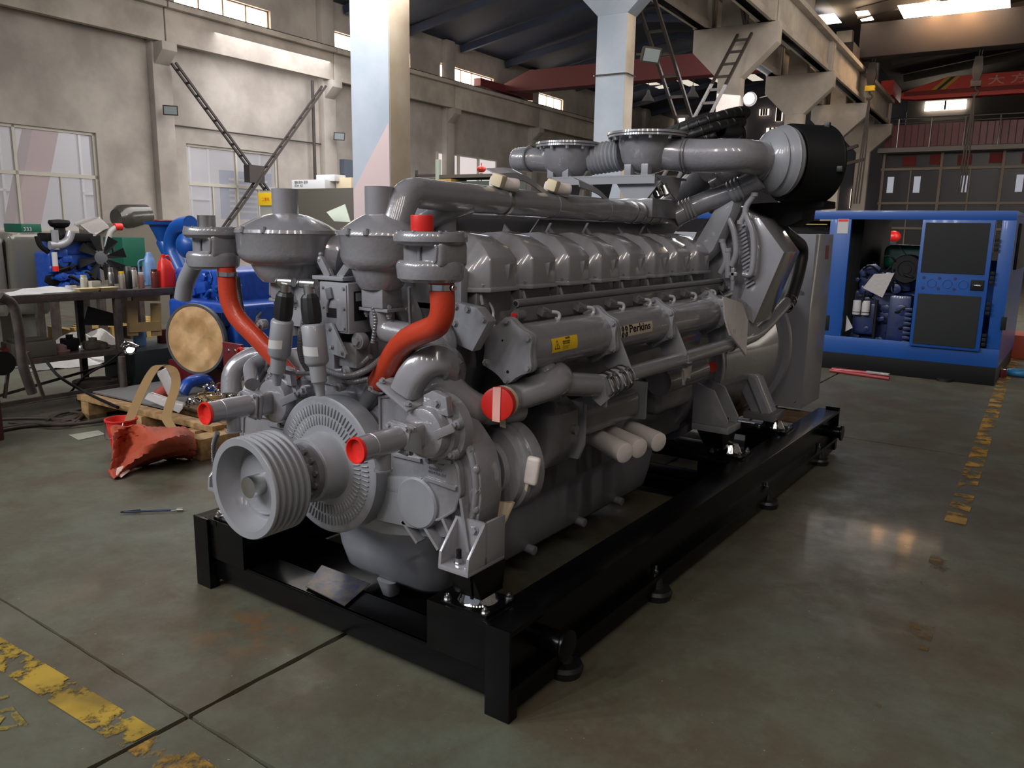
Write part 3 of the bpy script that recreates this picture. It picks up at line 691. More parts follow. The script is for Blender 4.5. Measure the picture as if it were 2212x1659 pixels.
# ================================================================ blue container set on the right
CY = 8.1
ct = thing('enclosed_generator', 'bright blue enclosed generator set with black base and open doors on the right', 'generator', (-.6, CY+1.2, 0))
def fr(x0, y0, x1, y1, y=CY):
    p, q = PY(x0, y0, y), PY(x1, y1, y); return p.x, p.z, q.x, q.z
def face(name, mt, xa, xb, za, zb, y0=CY, y1=CY+.05, par=ct, bev=.003, **k):
    m = MB(); m.span((xa, y0, za), (xb, y1, zb), bev=bev); return m.build(name, mt, par, **k)
XL, XR = -3.1, .69; ZT = 1.875; ZB = .0
BL2 = BLUE
m = MB(); m.span((XL, CY, 0.0), (XR-.01, CY+2.2, .20), bev=.004); m.build('base_tank', BLACKM, ct)
for x in (-.9, .2): m = MB(); m.cyl((x, CY-.02, 0), (x, CY-.02, .03), .08, n=20); m.build('foot', RUBBER, ct)
face('bottom_rail', BL2, XL, XR, .20, .40)
face('top_rail', BL2, XL, XR, 1.775, ZT)
m = MB(); m.span((XL, CY+.06, ZT-.05), (XR, CY+2.2, ZT-.004), bev=.006); m.build('roof_panel', BL2, ct)
for xa, xb in ((-1.19, -.955), (-.20, -.165), (.56, XR)): face('door_post', BL2, xa, xb, .40, 1.775)
m = MB(); m.span((XR-.04, CY+.05, .20), (XR, CY+2.2, ZT-.05)); sd = m.build('side_panel', BL2, ct)
m = MB(); m.span((XR, CY+.35, 1.25), (XR+.03, CY+1.9, 1.75), bev=.006); m.build('air_vent', BLACKM, sd)
m = MB(); m.span((XL, CY+2.15, .20), (XR-.04, CY+2.2, 1.3)); m.build('rear_panel', BL2, ct)
m = MB(); m.span((-1.2, CY+.5, .2), (-.92, CY+2.15, 1.80)); m.build('bulkhead', BLACKM, ct)
# left opening
face('silencer', BLACKM, -2.6, -1.2, 1.42, 1.76, CY+.3, CY+.6)
face('yellow_strap', YEL, -1.52, -1.25, 1.71, 1.72, CY+.1, CY+.12); face('yellow_label', YEL, -1.42, -1.22, 1.43, 1.46, CY+.1, CY+.12)
face('door_pad', BLACKM, -1.30, -1.10, .46, .64, CY-.01, CY)
m = MB(); x0, z0, x1, z1 = fr(1808, 504, 1834, 473); m.span((x0, CY-.004, z0), (x1, CY-.001, z1)); st = m.build('instruction_sheet', PAPER, ct)
m = MB(); m.span((x0+.005, CY-.006, z1-.03), (x1-.005, CY-.004, z1-.005)); m.build('red_header', INKR, st)
# right door slightly ajar, black foam panels
dr = [PY(1997, 474, CY-.05), PY(2167, 476, CY-.05), PY(2125, 757, CY-.05), PY(1970, 738, CY-.05)]
xa, xb = -.195, .505; zt, zb = 1.775, .37
dY = CY-.05
m = MB(); m.span((xa, dY, zb), (xb, dY+.04, zt), bev=.004); door = m.build('door', BL2, ct)
m = MB(); m.span((xa+.035, dY-.012, 1.20), (xb-.045, dY, 1.745), bev=.004); m.build('foam_panel', mat('foam_black', (30, 32, 34), .9, bump=.4, bscale=80), door)
m = MB(); m.span((xa+.035, dY-.012, zb+.03), (xb-.045, dY, .965), bev=.004); m.build('foam_panel', MATS['foam_black'], door)
for k in range(3):
    m = MB(); c = V(xa+.16+k*.155, dY-.002, 1.085); m.ring(c, (0, 1, 0), .045, .004, n=28); m.build('round_press', BL2, door)
    for s in (-.055, .06):
        m = MB(); m.cyl(c+V(-.085, .002, s), c+V(-.085, -.003, s), .016, n=16); m.build('round_press', BLUED, door)
m = MB(); m.span((xb-.16, dY-.02, 1.03), (xb-.035, dY, 1.14), bev=.004); lk = m.build('door_lock', BLACKM, door)
m = MB(); m.box((xb-.098, dY-.026, 1.082), (.08, .012, .018), bev=.004); m.cyl((xb-.13, dY-.02, 1.09), (xb-.13, dY-.034, 1.09), .012, n=14); m.build('lock_handle', CHROME, lk)
for z in (.50, .84, 1.17, 1.52):
    m = MB()
    for k in range(3): m.box((xb+.03, dY, z+.05*k-.05), (.04, .03, .035), bev=.003)
    m.build('hinge', BLACKM, door)
m = MB(); m.span((XR-.02, CY-.03, .62), (XR+.03, CY-.0, .76), bev=.004); m.build('latch', BLACKM, ct)
# engine inside, seen through the opening
ie = thing('enclosed_engine', 'dark blue engine inside the open bay of the blue set', 'engine', (-.55, CY+.9, .22))
m = MB(); m.span((-.92, CY+.35, .25), (-.22, CY+1.2, .95), bev=.05, seg=3); m.span((-.88, CY+.22, .42), (-.62, CY+.5, .80), bev=.03); m.span((-.5, CY+.18, .30), (-.25, CY+.5, .92), bev=.05); m.build('cylinder_block', BLUED, ie)
m = MB(); m.span((-.88, CY+.32, .95), (-.30, CY+1.0, 1.18), bev=.04); m.build('cylinder_head', BLUED, ie)
for k in range(2):
    m = MB(); m.cyl((-.84+.10*k, CY+.17, .66), (-.84+.10*k, CY+.17, .83), .045, n=24, bev=.006); f_ = m.build('oil_filter', PAPER, ie, label='white spin on filter')
    m = MB(); m.cyl((-.84+.10*k, CY+.17, .688), (-.84+.10*k, CY+.17, .696), .0455, n=24); m.build('filter_band', INK, f_)
m = MB(); m.lathe((-.34, CY+.15, 1.22), (0, 1, 0), [(0, .03), (0, .05), (.01, .052), (.01, .09), (0, .095), (0, .155), (.02, .165), (.2, .165)], n=44); m.build('air_cleaner', BLACKM, ie)
m = MB(); m.box((-.50, CY+1.5, 1.33), (.62, .6, .30), bev=.10, seg=4); m.build('radiator_tank', GREEN, ie)
m = MB(); m.bar((-.62, CY+1.19, 1.46), (-.40, CY+1.19, 1.20), .05, .01); m.build('tank_strap', INK, ie)
for k in range(9):
    m = MB(); m.span((-.31, CY+.15, .30+.055*k), (-.23, CY+.18, .335+.055*k), bev=.004); m.build('cooling_fin', BLUED, ie)
m = MB()
for k in range(7):
    r3 = random.Random(k); a = V(r3.uniform(-.88, -.4), CY+.2, r3.uniform(.9, 1.25)); b_ = a+V(r3.uniform(-.2, .3), r3.uniform(-.05, .1), r3.uniform(-.25, .2)); m.tube(smooth([a, (a+b_)/2+V(0, -.05, .06), b_], 6), .012, n=8)
m.build('engine_harness', BLACKM, ie)
clutter(5, 28, (-.9, CY+.20, .35), (-.3, CY+.34, 1.2), 'y', ie, (BLUED, BLUED, BLACKM))
m = MB(); m.tube([V(-.62, CY+.16, .27), V(-.62, CY+.16, .85)], .02, n=10); m.build('engine_hose', BLACKM, ie)
x0 = PY(1862, 620, CY+.12); P = [PY(1864, 622, CY+.12), PY(1888, 592, CY+.12), PY(1932, 590, CY+.12), PY(1906, 643, CY+.12)]
m = MB(); m.hull([P, [p+V(0, .006, .002) for p in P]]); tag(m.build('document_pouch', FOIL), 'shiny document pouch hanging on the dark blue engine', 'paper')
P = [PY(1829, 681, CY+.1), PY(1842, 708, CY+.1), PY(1826, 716, CY+.1)]
m = MB(); m.hull([P, [p+V(0, .004, 0) for p in P]]); tag(m.build('paper_scrap', PAPER), 'white triangular paper scrap at the edge of the open bay', 'paper')
q = PY(1929, 511, 18.5); hm = thing('person', 'person in a red hard hat seen through the blue set', 'person', (q.x, q.y, 0))
m = MB(); m.sphere(q, .17, 20, (1, 1.1, .8)); m.build('hard_hat', mat('helmet_red', (190, 30, 26), .3), hm)
m = MB(); m.sphere(q-V(0, 0, .1), .11, 16, (.9, 1, 1.2)); m.hull([rrect(q.x, q.y, .06, .06, .05, q.z-.17), rrect(q.x, q.y, .2, .11, .1, q.z-.30), rrect(q.x, q.y, .2, .11, .1, q.z-.8), rrect(q.x, q.y, .17, .11, .1, .9), rrect(q.x, q.y, .15, .1, .09, .45), rrect(q.x, q.y, .12, .09, .08, 0)]); m.build('body', mat('work_clothes', (50, 54, 66), .8), hm)
# red tubes in plastic on the floor before the set
for (a_, b_, lab) in (((1793, 800), (1921, 818), 'front red plastic tube lying before the blue set'), ((1797, 797), (1921, 811), 'rear red tube partly under clear film before the blue set')):
    p, q = PZ(*a_, .02), PZ(*b_, .02); m = MB(); m.cyl(p, q, .020, n=14); o = m.build('red_tube', mat('wrapped_red', (150, 52, 54), .35, coat=.4)); tag(o, lab, 'tube', 'red tubes on the floor')
m = MB(); p, q = PZ(1872, 803, .045), PZ(1921, 809, .045); m.bar(p, q, .05, .02, bev=.006).jig(.004, 2); tag(m.build('plastic_film', FOIL), 'strip of shiny clear film on the red tubes', 'film')
p = PZ(2162, 815, .0); m = MB(); m.cyl(p+V(0, 0, .0), p+V(0, 0, .10), .055, n=24, bev=.004); pc = m.build('paint_can', REDD); tag(pc, 'dark red can standing right of the blue set', 'can'); m = MB(); m.ring(p+V(0, 0, .10), (0, 0, 1), .055, .006); m.build('can_rim', CHROME, pc)
p = PZ(2196, 812, .0); m = MB(); m.ring(p+V(0, 0, .04), (0, 0, 1), .11, .035, n=32, k=10); tag(m.build('hose_roll', mat('cyan_blue', (40, 120, 170), .4)), 'roll of bright blue hose at the right edge', 'hose')
q = PZ(2190, 775, 0); m = MB(); m.span((q.x-.2, q.y, 0), (q.x+1.6, q.y+.6, .32), bev=.02); tag(m.build('orange_crate', mat('orange_paint', (150, 60, 36), .6)), 'orange steel base beyond the blue set at the right edge', 'crate')
# ================================================================ skid base
XC = -0.87      # engine centre line
CZ = 0.72       # crankshaft height
base = thing('skid_frame', 'black steel skid frame under the large grey engine', 'frame', (XC, 2.1, 0))
L_ = 4.17
for sx, nm in ((0, 'right'), (-1.74, 'left')):
    x0, x1 = (sx-.10, sx) if sx == 0 else (sx, sx+.10)
    xi0, xi1 = (x0-.05, x1) if sx == 0 else (x0, x1+.05)
    m = MB(); m.span((xi0, 0.012, .305), (xi1, L_-.012, .325), bev=.002); m.span((x0, .012, .095), (x1, L_-.012, .117), bev=.002); m.span((x0+.012, .05, .022), (x1-.012, L_-.05, .096), bev=.002)
    m.span(((x0+x1)/2-.008, .012, .117), ((x0+x1)/2+.008, L_-.012, .305)); m.build('side_rail', BLACK, base)
    m = MB(); m.span((x0, 0, 0), (x1, .012, .327), bev=.002); m.build('end_plate', BLACK, base)
    m = MB(); m.span((x0, .012, 0), (x1, .05, .1), bev=.002); m.build('rail_foot', BLACK, base)
    m = MB(); m.span((x0, L_-.05, .03), (x1, L_-.012, .1)); m.build('rail_foot', BLACK, base)
    m = MB(); m.span((x0, L_-.012, 0.03), (x1, L_, .345), bev=.002); m.build('end_plate', BLACK, base)
    for y in (.38, 1.15, 2.65, 3.78):
        m = MB(); xm = x1 if sx == 0 else x0
        xx = x1-.06 if sx == 0 else x0+.06
        m.lathe((xx+(.04 if sx == 0 else -.04), y, 0), (0, 0, 1), [(0, .062), (.03, .07), (.045, .062), (.05, .03), (.095, .02)], n=28); fo = m.build('rubber_foot', RUBBER, base)
        if sx == 0:
            m = MB(); m.cyl((x1-.03, y, .117), (x1-.03, y, .128), .014, n=6); m.cyl((x1-.03, y, .128), (x1-.03, y, .15), .007, n=10)
            m.build('foot_bolt', ZINC, fo)
    for y in (.24, 3.98):
        m = MB(); d = 1 if sx == 0 else -1; xa = x1 if sx == 0 else x0
        m.cyl((xa-.045*d, y, .2), (xa+.062*d, y, .2), .042, bev=.003); m.cyl((xa+.062*d, y, .2), (xa+.076*d, y, .2), .056, bev=.003); m.build('lifting_lug', BLACK, base)
# cross beams
m = MB(); m.span((-1.64, .20, .045), (-.10, .62, .056), bev=.002); m.build('deck_plate', BLACK, base)
for y, w in ((.035, .16), (2.42, .2), (3.15, .2), (4.06, .1)):
    m = MB(); m.span((-1.64, y, .045), (-.10, y+.012, .147), bev=.002); m.span((-1.64, y, .135), (-.10, y+w, .147), bev=.002); m.span((-1.64, y+w-.012, .045), (-.10, y+w, .147), bev=.002); m.build('cross_beam', BLACK, base)
for y0, y1 in ((2.36, 2.62),):
    m = MB(); m.span((-1.64, y0, .3), (-.10, y1, .318), bev=.002); m.build('deck_plate', BLACK, base)
m = MB(); m.span((-1.64, 3.15, .3), (-.10, 3.36, .318), bev=.002); m.build('deck_plate', BLACK, base)
m = MB(); m.span((-1.62, 3.62, .300), (-.11, 3.99, .322), bev=.004); m.build('timber_board', WOODD, base, label='worn timber board laid across the rails')
# pedestals with isolators
def isolator(cx, cy, lug=True, w=.19):
    m = MB(); m.span((cx-w/2-.06, cy-w/2, .147), (cx+w/2+.02, cy+w/2, .328), bev=.003); p = m.build('pedestal', BLACK, base)
    m = MB(); m.span((cx-.10, cy-.085, .328), (cx+.10, cy+.085, .338), bev=.002); m.build('mount_plate', BLACK, base)
    m = MB(); m.lathe((cx, cy, .338), (0, 0, 1), [(0, .07), (.004, .072), (.012, .066), (.03, .060), (.05, .048), (.056, .03)], n=36); m.build('isolator_dome', CHROME, base)
    for a, b in ((-1, -1), (1, -1), (1, 1), (-1, 1)):
        m = MB(); q = V(cx+a*.082, cy+b*.068, .338)
        m.cyl(q, q+V(0, 0, .004), .016, n=16); m.cyl(q+V(0, 0, .004), q+V(0, 0, .017), .0115, n=6); m.cyl(q+V(0, 0, .017), q+V(0, 0, .026), .006, n=10); m.build('anchor_bolt', ZINC, base)
for xx in (-.215, -1.525):
    isolator(xx, .11); isolator(xx, 2.5)
for xx in (-.20, -1.54):
    isolator(xx, 3.26)

# ================================================================ engine
eng = thing('diesel_engine', 'large grey V16 diesel engine with pulley and orange hoses on the black skid', 'engine', (XC, .15, 0))
def E_(m, name, mt=GRAY, par=None, **k): return m.build(name, mt, par or eng, **k)
# mounting brackets above the isolators
for s in (1, -1):
    X = lambda v: XC+s*v
    bx = X(.655)
    # black riser
    m = MB(); b = [V(bx-.055, .05, .372), V(bx+.06, .05, .372), V(bx+.06, .17, .372), V(bx-.055, .17, .372)]
    t = [V(bx-.075, .03, .468), V(bx+.03, .03, .468), V(bx+.05, .2, .468), V(bx-.075, .2, .468)]
    m.hull([b, t], bev=.002); m.bar((bx+.02, .055, .37), (bx+.03, .03, .468), .008, .02); E_(m, 'mount_riser', BLACK)
    # grey angle bracket with open front pocket
    m = MB(); xa, xb = bx-.085, bx+.045
    m.span((xa, -.005, .468), (xb, .20, .486), bev=.003)
    m.prism([V(xa, -.005, .48), V(xa, .0, .53), V(xa, .09, .63), V(xa, .2, .63), V(xa, .2, .48)], (.012, 0, 0), bev=.002)
    m.prism([V(xb-.012, -.005, .48), V(xb-.012, .0, .53), V(xb-.012, .09, .63), V(xb-.012, .2, .63), V(xb-.012, .2, .48)], (.012, 0, 0), bev=.002)
    m.span((xa, .085, .48), (xb, .10, .63), bev=.002)
    br = E_(m, 'mount_bracket')
    m = MB(); c = V((xa+xb)/2-.01, .04, .486); m.cyl(c, c+V(0, 0, .004), .018, n=16); m.cyl(c+V(0, 0, .004), c+V(0, 0, .02), .014, n=6); m.build('nut', ZINC, br)
    m = MB(); m.cyl(c+V(0, 0, .02), c+V(0, 0, .05), .009, n=12); m.build('stud', BLACKM, br)
    m = MB(); m.bolt(V((xa+xb)/2+.02, .085, .6), (0, -1, 0), .014, .01); m.build('bolt', GRAY, br)

# crank pulley
m = MB(); y0 = -.35
pr = [(.070, .03), (.070, .108), (.080, .112), (.080, .128), (.055, .146), (.0, .150), (0, .174), (.003, .177)]
for k in range(5):
    a = .010+k*.026
    pr += [(a, .178), (a+.006, .164), (a+.014, .164), (a+.020, .178)]
pr += [(.142, .178), (.145, .17), (.145, .05)]
m.lathe((XC, y0, CZ), (0, 1, 0), pr, n=72, capa=True); pul = E_(m, 'crank_pulley', GRAYM)
m = MB(); m.cyl((XC, y0+.075, CZ), (XC, y0+.02, CZ), .038, n=36, bev=.002); m.build('shaft_end', STEEL, pul)
for a in (35, 5, -45, 120, 160, -120, -150):
    m = MB(); q = V(XC+.07*math.cos(R_(a)), y0+.076, CZ+.07*math.sin(R_(a))); m.cyl(q, q-V(0, .004, 0), .010, .009, n=14); m.cyl(q-V(0, .004, 0), q-V(0, .0045, 0), .0055, n=10); m.build('hub_bolt', GRAYM, pul)
m = MB(); m.ring((XC, y0+.074, CZ), (0, 1, 0), .083, .0015, n=48); m.build('hub_groove', GRAYD, pul)
# hub between pulley and damper
m = MB(); m.lathe((XC, -.205, CZ), (0, 1, 0), [(0, .062), (.05, .062), (.055, .074), (.098, .078), (.100, .104), (.125, .106)], n=48); hub = E_(m, 'drive_flange', GRAYD)
for k in range(12):
    a = R_(k*30+10); q = V(XC+.090*math.cos(a), -.105, CZ+.090*math.sin(a)); m = MB(); m.bolt(q, (0, -1, 0), .011, .01); m.build('flange_bolt', GRAYD, hub)
m = MB(); m.lathe((XC, -.145, CZ), (0, 1, 0), [(.064, .06), (.064, .117), (.068, .120), (.10, .121), (.104, .124), (.14, .124), (.155, .13), (.157, .25), (.16, .258), (.162, .262), (.240, .262), (.245, .255), (.245, .1)], n=96); dam = E_(m, 'vibration_damper', GRAYM)
# radial fins, two rings
fm = MB(); fm.box((0, 0, 0), (.0062, .007, .036), bev=.0022, seg=1); fin = fm.mesh('damper_fin', GRAYM)
for ring_r, nn in ((.172, 66), (.214, 78)):
    for k in range(nn):
        a = 2*math.pi*k/nn; d = V(math.cos(a), 0, math.sin(a)); t = V(-math.sin(a), 0, math.cos(a))
        inst(fin, 'damper_fin', axes(t, V(0, -1, 0), d, V(XC, .0095, CZ)+d*ring_r), dam)

# gear case: wide front casting with raised rim
def shape(pts, y): return [V(XC+a, y, b) for a, b in pts]
gc = [(-.02, 1.04), (.13, 1.06), (.30, 1.12), (.40, 1.10), (.49, 1.0), (.575, .92), (.63, .86), (.655, .78), (.66, .70), (.645, .60), (.62, .55), (.40, .50), (.20, .46), (0, .46)]
full = gc + [(-a, b) for a, b in reversed(gc[1:-1])]
m = MB(); m.prism(shape(full, .115), (0, .12, 0), bev=.008); case = E_(m, 'gear_case', GRAYC)
inner = [(.22, 1.0), (.38, 1.03), (.46, .96), (.54, .87), (.585, .80), (.595, .72), (.57, .65), (.50, .60), (.28, .54), (.22, .56)]
for s in (1, -1):
    m = MB(); m.prism([V(XC+s*a, .085, b) for a, b in inner], (0, .03, 0), bev=.007); m.build('timing_cover', GRAYC, case)
    m = MB()
    o = [V(XC+s*a, .083, b) for a, b in inner]
    m.tube(o+[o[0]], .006, n=8, bend=.01); m.build('cover_rib', GRAYC, case)
    # webs below the cover down to the foot
    for k, (a, b, c, d) in enumerate(((.60, .70, .64, .49), (.52, .61, .585, .5), (.42, .575, .50, .49), (.33, .555, .40, .49))):
        m = MB(); m.bar(V(XC+s*a, .10, b), V(XC+s*c, .10, d), .012, .05, up=(0, 1, 0)); m.build('web', GRAYC, case)
    # lumps and bolts along the rim
    rim = [(.415, 1.085), (.46, 1.025), (.515, .965), (.565, .915), (.61, .865), (.632, .80), (.64, .73), (.632, .66), (.615, .60)]
    for k, (a, b) in enumerate(rim):
        q = V(XC+s*a, .115, b)
        m = MB()
        if k % 2: m.sphere(q, .02, 12, (1, .8, 1)); m.build('bolt_boss', GRAYC, case)
        else: m.bolt(q, (0, -1, 0), .013, .012); m.build('bolt', GRAY, case)
    m = MB(); pp = [V(XC+s*a, .112, b) for a, b in rim]; m.tube(pp, .013, n=10, bend=.04); m.build('rim_ridge', GRAYC, case)
    # large cover disc over the idler (blue-grey boss)
    m = MB(); m.lathe((XC+s*.40, .07, .64), (0, 1, 0), [(0, .02), (0, .088), (.006, .095), (.05, .098)], n=48); m.build('idler_cover', GRAYM, case)
    m = MB(); m.hull([[V(XC+s*.20, .075, .70), V(XC+s*.42, .075, .735), V(XC+s*.42, .075, .545), V(XC+s*.20, .075, .53)], [V(XC+s*.20, .13, .72), V(XC+s*.44, .13, .75), V(XC+s*.44, .13, .53), V(XC+s*.20, .13, .5)]], bev=.006); m.build('idler_housing', GRAYM, case)
    for a_, b_, c_, d_ in ((.23, .66, .36, .672), (.42, .83, .56, .82), (.44, .74, .58, .73), (.25, .90, .40, .93), (.28, .80, .42, .80)):
        m = MB(); m.bar(V(XC+s*a_, .08, b_), V(XC+s*c_, .08, d_), .012, .014, bev=.002); m.build('casting_rib', GRAYC, case)
text('casting_mark', 'G06', .018, V(XC+.49, .0835, .80), (1, 0, -.05), (0, 0, 1), GRAYD, case)
text('casting_mark', '42S000TT\n0024T0R-DT', .015, V(XC+.45, .0835, .775), (1, 0, -.05), (0, 0, 1), GRAYD, case)

# crankcase, sump
m = MB(); m.span((XC-.40, .235, .46), (XC+.40, 2.36, .95), bev=.02); blk = E_(m, 'crankcase', GRAYD)
m = MB(); m.prism([V(XC-.40, .46, .93), V(XC+.40, .46, .93), V(XC+.58, .46, 1.16), V(XC+.42, .46, 1.36), V(XC-.42, .46, 1.36), V(XC-.58, .46, 1.16)], (0, 1.88, 0), bev=.01); m.prism([V(XC-.36, .26, .93), V(XC+.36, .26, .93), V(XC+.44, .26, 1.10), V(XC+.40, .26, 1.34), V(XC-.40, .26, 1.34), V(XC-.44, .26, 1.10)], (0, .21, 0), bev=.01); m.build('vee_block', GRAYD, blk)
m = MB()
pn = lambda y, z, w, r: None
ycp = 1.27
m.hull([rrect(XC, ycp, .32, .98, .09, .455), rrect(XC, ycp, .32, .98, .09, .40), rrect(XC, ycp, .305, .97, .10, .25), rrect(XC, ycp, .29, .95, .11, .16), rrect(XC, ycp, .255, .915, .11, .125), rrect(XC, ycp, .2, .86, .1, .115)])
pan = E_(m, 'oil_pan', GRAYM, ang=50)
m = MB(); m.hull([rrect(XC, ycp, .36, 1.02, .06, .478), rrect(XC, ycp, .36, 1.02, .06, .452)], bev=.003); m.build('pan_flange', GRAYM, pan)
m = MB(); m.hull([rrect(XC-.02, .37, .05, .05, .03, .13), rrect(XC-.02, .37, .03, .03, .02, .06)]); m.build('drain_boss', GRAYM, pan)
m = MB(); m.cyl((XC+.19, .18, .46), (XC+.19, .18, .50), .05, bev=.006); m.cyl((XC+.19, .18, .50), (XC+.19, .18, .515), .04); m.cyl((XC+.19, .15, .515), (XC+.19, .15, .53), .02, n=6); E_(m, 'inspection_cap', GRAYC)
for y in (.95, 1.4, 1.8):
    m = MB(); m.cyl((XC+.24, y, .16), (XC+.33, y, .15), .022, n=20, bev=.003); m.build('pan_plug', GRAYM, pan)

# raw water pumps with inlet stubs and red caps (second one is a copy further left)
def pump(dx, mir):
    P = lambda a, y, z: V(XC+.525+a+dx, y, z)
    p = eng
    m = MB(); m.lathe(P(-.03, .0, .925), (0, 1, 0), [(0, .03), (0, .074), (.005, .084), (.02, .090), (.045, .091), (.05, .102), (.075, .104), (.08, .122), (.12, .126)], n=44); vo = E_(m, 'water_pump', GRAYC)
    for k in range(6):
        a = R_(60*k+20); m = MB(); q = P(-.03+.108*math.cos(a), .075, .925+.108*math.sin(a)); m.cyl(q, q-V(0, .02, 0), .02, .016, n=12); m.bolt(q-V(0, .02, 0), (0, -1, 0), .010, .008); m.build('bolt_boss', GRAYC, vo)
    # square flange and inlet tube
    c = P(-.06, -.06, .92)
    m = MB(); m.box(c, (.10, .016, .10), rot=(0, R_(8), 0), bev=.006); m.box(c+V(0, .045, 0), (.09, .09, .09), bev=.02, seg=3); m.box(c-V(0, .018, 0), (.096, .01, .096), rot=(0, R_(8), 0), bev=.006); m.build('inlet_flange', GRAYC, vo)
    m = MB(); q = P(.0, .03, 1.02); m.prism([q+V(-.05, 0, -.02), q+V(.06, 0, -.03), q+V(.05, 0, .035), q+V(-.01, 0, .05), q+V(-.05, 0, .03)], (0, .03, 0), bev=.005); m.bolt(q+V(.01, 0, .01), (0, -1, 0), .012, .01); m.build('pump_bracket', GRAYC, vo)
    m = MB(); m.bar(P(.03, .0, .93), P(.085, .03, .96), .02, .03, bev=.004); m.build('pump_rib', GRAYC, vo)
    for a, b in ((1, 1), (-1, 1), (1, -1), (-1, -1)):
        m = MB(); m.bolt(c+V(a*.04, -.022, b*.04), (0, -1, 0), .008, .008); m.build('bolt', GRAY, vo)
    m = MB(); m.lathe(c-V(0, .205, 0), (0, 1, 0), [(0, .036), (0, .040), (.060, .0405), (.061, .042), (.185, .042)], n=36, capa=False); m.cyl(c-V(0, .09, .03), c-V(0, .09, .085), .026, bev=.002); m.cyl(c-V(0, .09, .085), c-V(0, .09, .093), .031, bev=.002); E_(m, 'inlet_pipe')
    m = MB(); m.lathe(c-V(0, .212, 0), (0, 1, 0), [(.018, .001), (.016, .032), (0, .037), (0, .0415), (.010, .043), (.012, .0412)], n=36, capa=False, capb=False); E_(m, 'pipe_cap', REDP, label='red plastic cap in the water pump inlet')
    if not mir:
        m = MB(); m.hull([[c+V(.03, -.028, .02), c+V(.075, .0, .03), c+V(.085, .0, -.045), c+V(.035, -.03, -.03)], [c+V(.031, -.026, .02), c+V(.076, .002, .03), c+V(.086, .002, -.045), c+V(.036, -.028, -.03)]]); E_(m, 'data_plate', STEEL, label='crinkled bright foil label')
    return vo
pump(0, False); pump(-.785, True)
# pump discharge: square flange, curved duct
m = MB()
pa = smooth([PY(882, 842, .05), PY(897, 812, .055), PY(925, 786, .08), PY(958, 782, .13), PY(975, 812, .2)], 6)
L = []
for i, p in enumerate(pa):
    t = (pa[min(i+1, len(pa)-1)]-pa[max(i-1, 0)]).normalized(); n1 = t.cross(V(.4, -1, .3)).normalized(); n2 = t.cross(n1).normalized(); w1, w2 = .052, .062
    L.append([p+n1*(w1*(abs(math.cos(g))**.55)*math.copysign(1, math.cos(g)))+n2*(w2*(abs(math.sin(g))**.55)*math.copysign(1, math.sin(g))) for g in [2*math.pi*(k+.5)/20 for k in range(20)]])
m.hull(L); d1 = E_(m, 'discharge_duct', ang=50)
m = MB(); q = PY(885, 838, .05); m.box(PY(880, 846, .05), (.165, .15, .014), rot=(R_(8), R_(28), 0), bev=.006); m.build('duct_flange', GRAY, d1)
for a in (-.06, .06):
    m = MB(); m.bolt(PY(880, 846, .05)+V(a, -.06, a*-.53+.006), (.4, -.1, .9), .009); m.build('bolt', GRAY, d1)
# left discharge elbow with its red cap
m = MB(); m.tube([PY(500, 850, .02), PY(500, 800, .04), PY(540, 770, .10), PY(600, 765, .16)], .042, n=20, bend=.07); E_(m, 'left_elbow', GRAYC)
m = MB(); m.tube([PY(545, 830, .0), PY(540, 790, .06), PY(575, 775, .12)], .03, n=16, bend=.07); E_(m, 'left_elbow', GRAYC)
m = MB(); q = PY(522, 771, .2); m.cyl(q, q+V(.06, .1, 0), .040); E_(m, 'outlet_pipe')
m = MB(); m.lathe(q, (-.3, -1, 0), [(-.01, .001), (-.01, .033), (.01, .037), (.01, .042), (-.004, .043)], n=32, capa=False, capb=False); E_(m, 'pipe_cap', REDP, label='red cap on the left outlet')
# thick pipe from duct to the oil cooler side
m = MB(); m.tube([PY(905, 835, .10), PY(950, 812, .13), PY(995, 862, .20), PY(1045, 890, .28), PY(1120, 880, .44)], .053, n=24, bend=.12); E_(m, 'transfer_pipe')
m = MB(); q = PY(1103, 879, .41); m.band(q, (.4, 1, 0), .054, .018, .003); m.bolt(q+V(0, 0, .055), (0, 0, 1), .006, .02); E_(m, 'hose_clamp', GRAYM)
# outlet with taped red cap
c = V(-.245, .27, 1.005); ax = V(.30, -.90, .05).normalized()
m = MB(); m.tube([c+ax*-.02, c-ax*.10, PY(1225, 820, .55), PY(1150, 790, .75)], .055, n=26, bend=.12); E_(m, 'water_outlet')
m = MB(); m.cyl(c-ax*.02, c+ax*.035, .057, n=36); E_(m, 'tape_band', TAPE)
m = MB(); m.lathe(c+ax*.02, ax, [(0, .060), (.008, .060), (.03, .058), (.033, .05), (.034, .001)], n=36, capa=False); cp = E_(m, 'outlet_cap', REDP, label='red cap crossed by a strip of pink tape')
m = MB(); xx, yy, zz = frame(ax); m.hull([[c+ax*.056+xx*a+yy*b for a, b in ((-.014, -.058), (.014, -.06), (.014, .062), (-.014, .06))], [c+ax*.0565+xx*a+yy*b for a, b in ((-.014, -.058), (.014, -.06), (.014, .062), (-.014, .06))]]); m.build('tape_strip', PINKT, cp)
m = MB(); m.hull([[c+ax*.02+V(0, 0, -.055), c+ax*.02+V(.025, 0, -.055), c+V(.02, 0, -.09), c+V(-.005, 0, -.088)], [c+ax*.018+V(0, 0, -.055), c+ax*.018+V(.025, 0, -.055), c+V(.02, .002, -.09), c+V(-.005, .002, -.088)]]); m.build('tape_end', TAPE, cp)

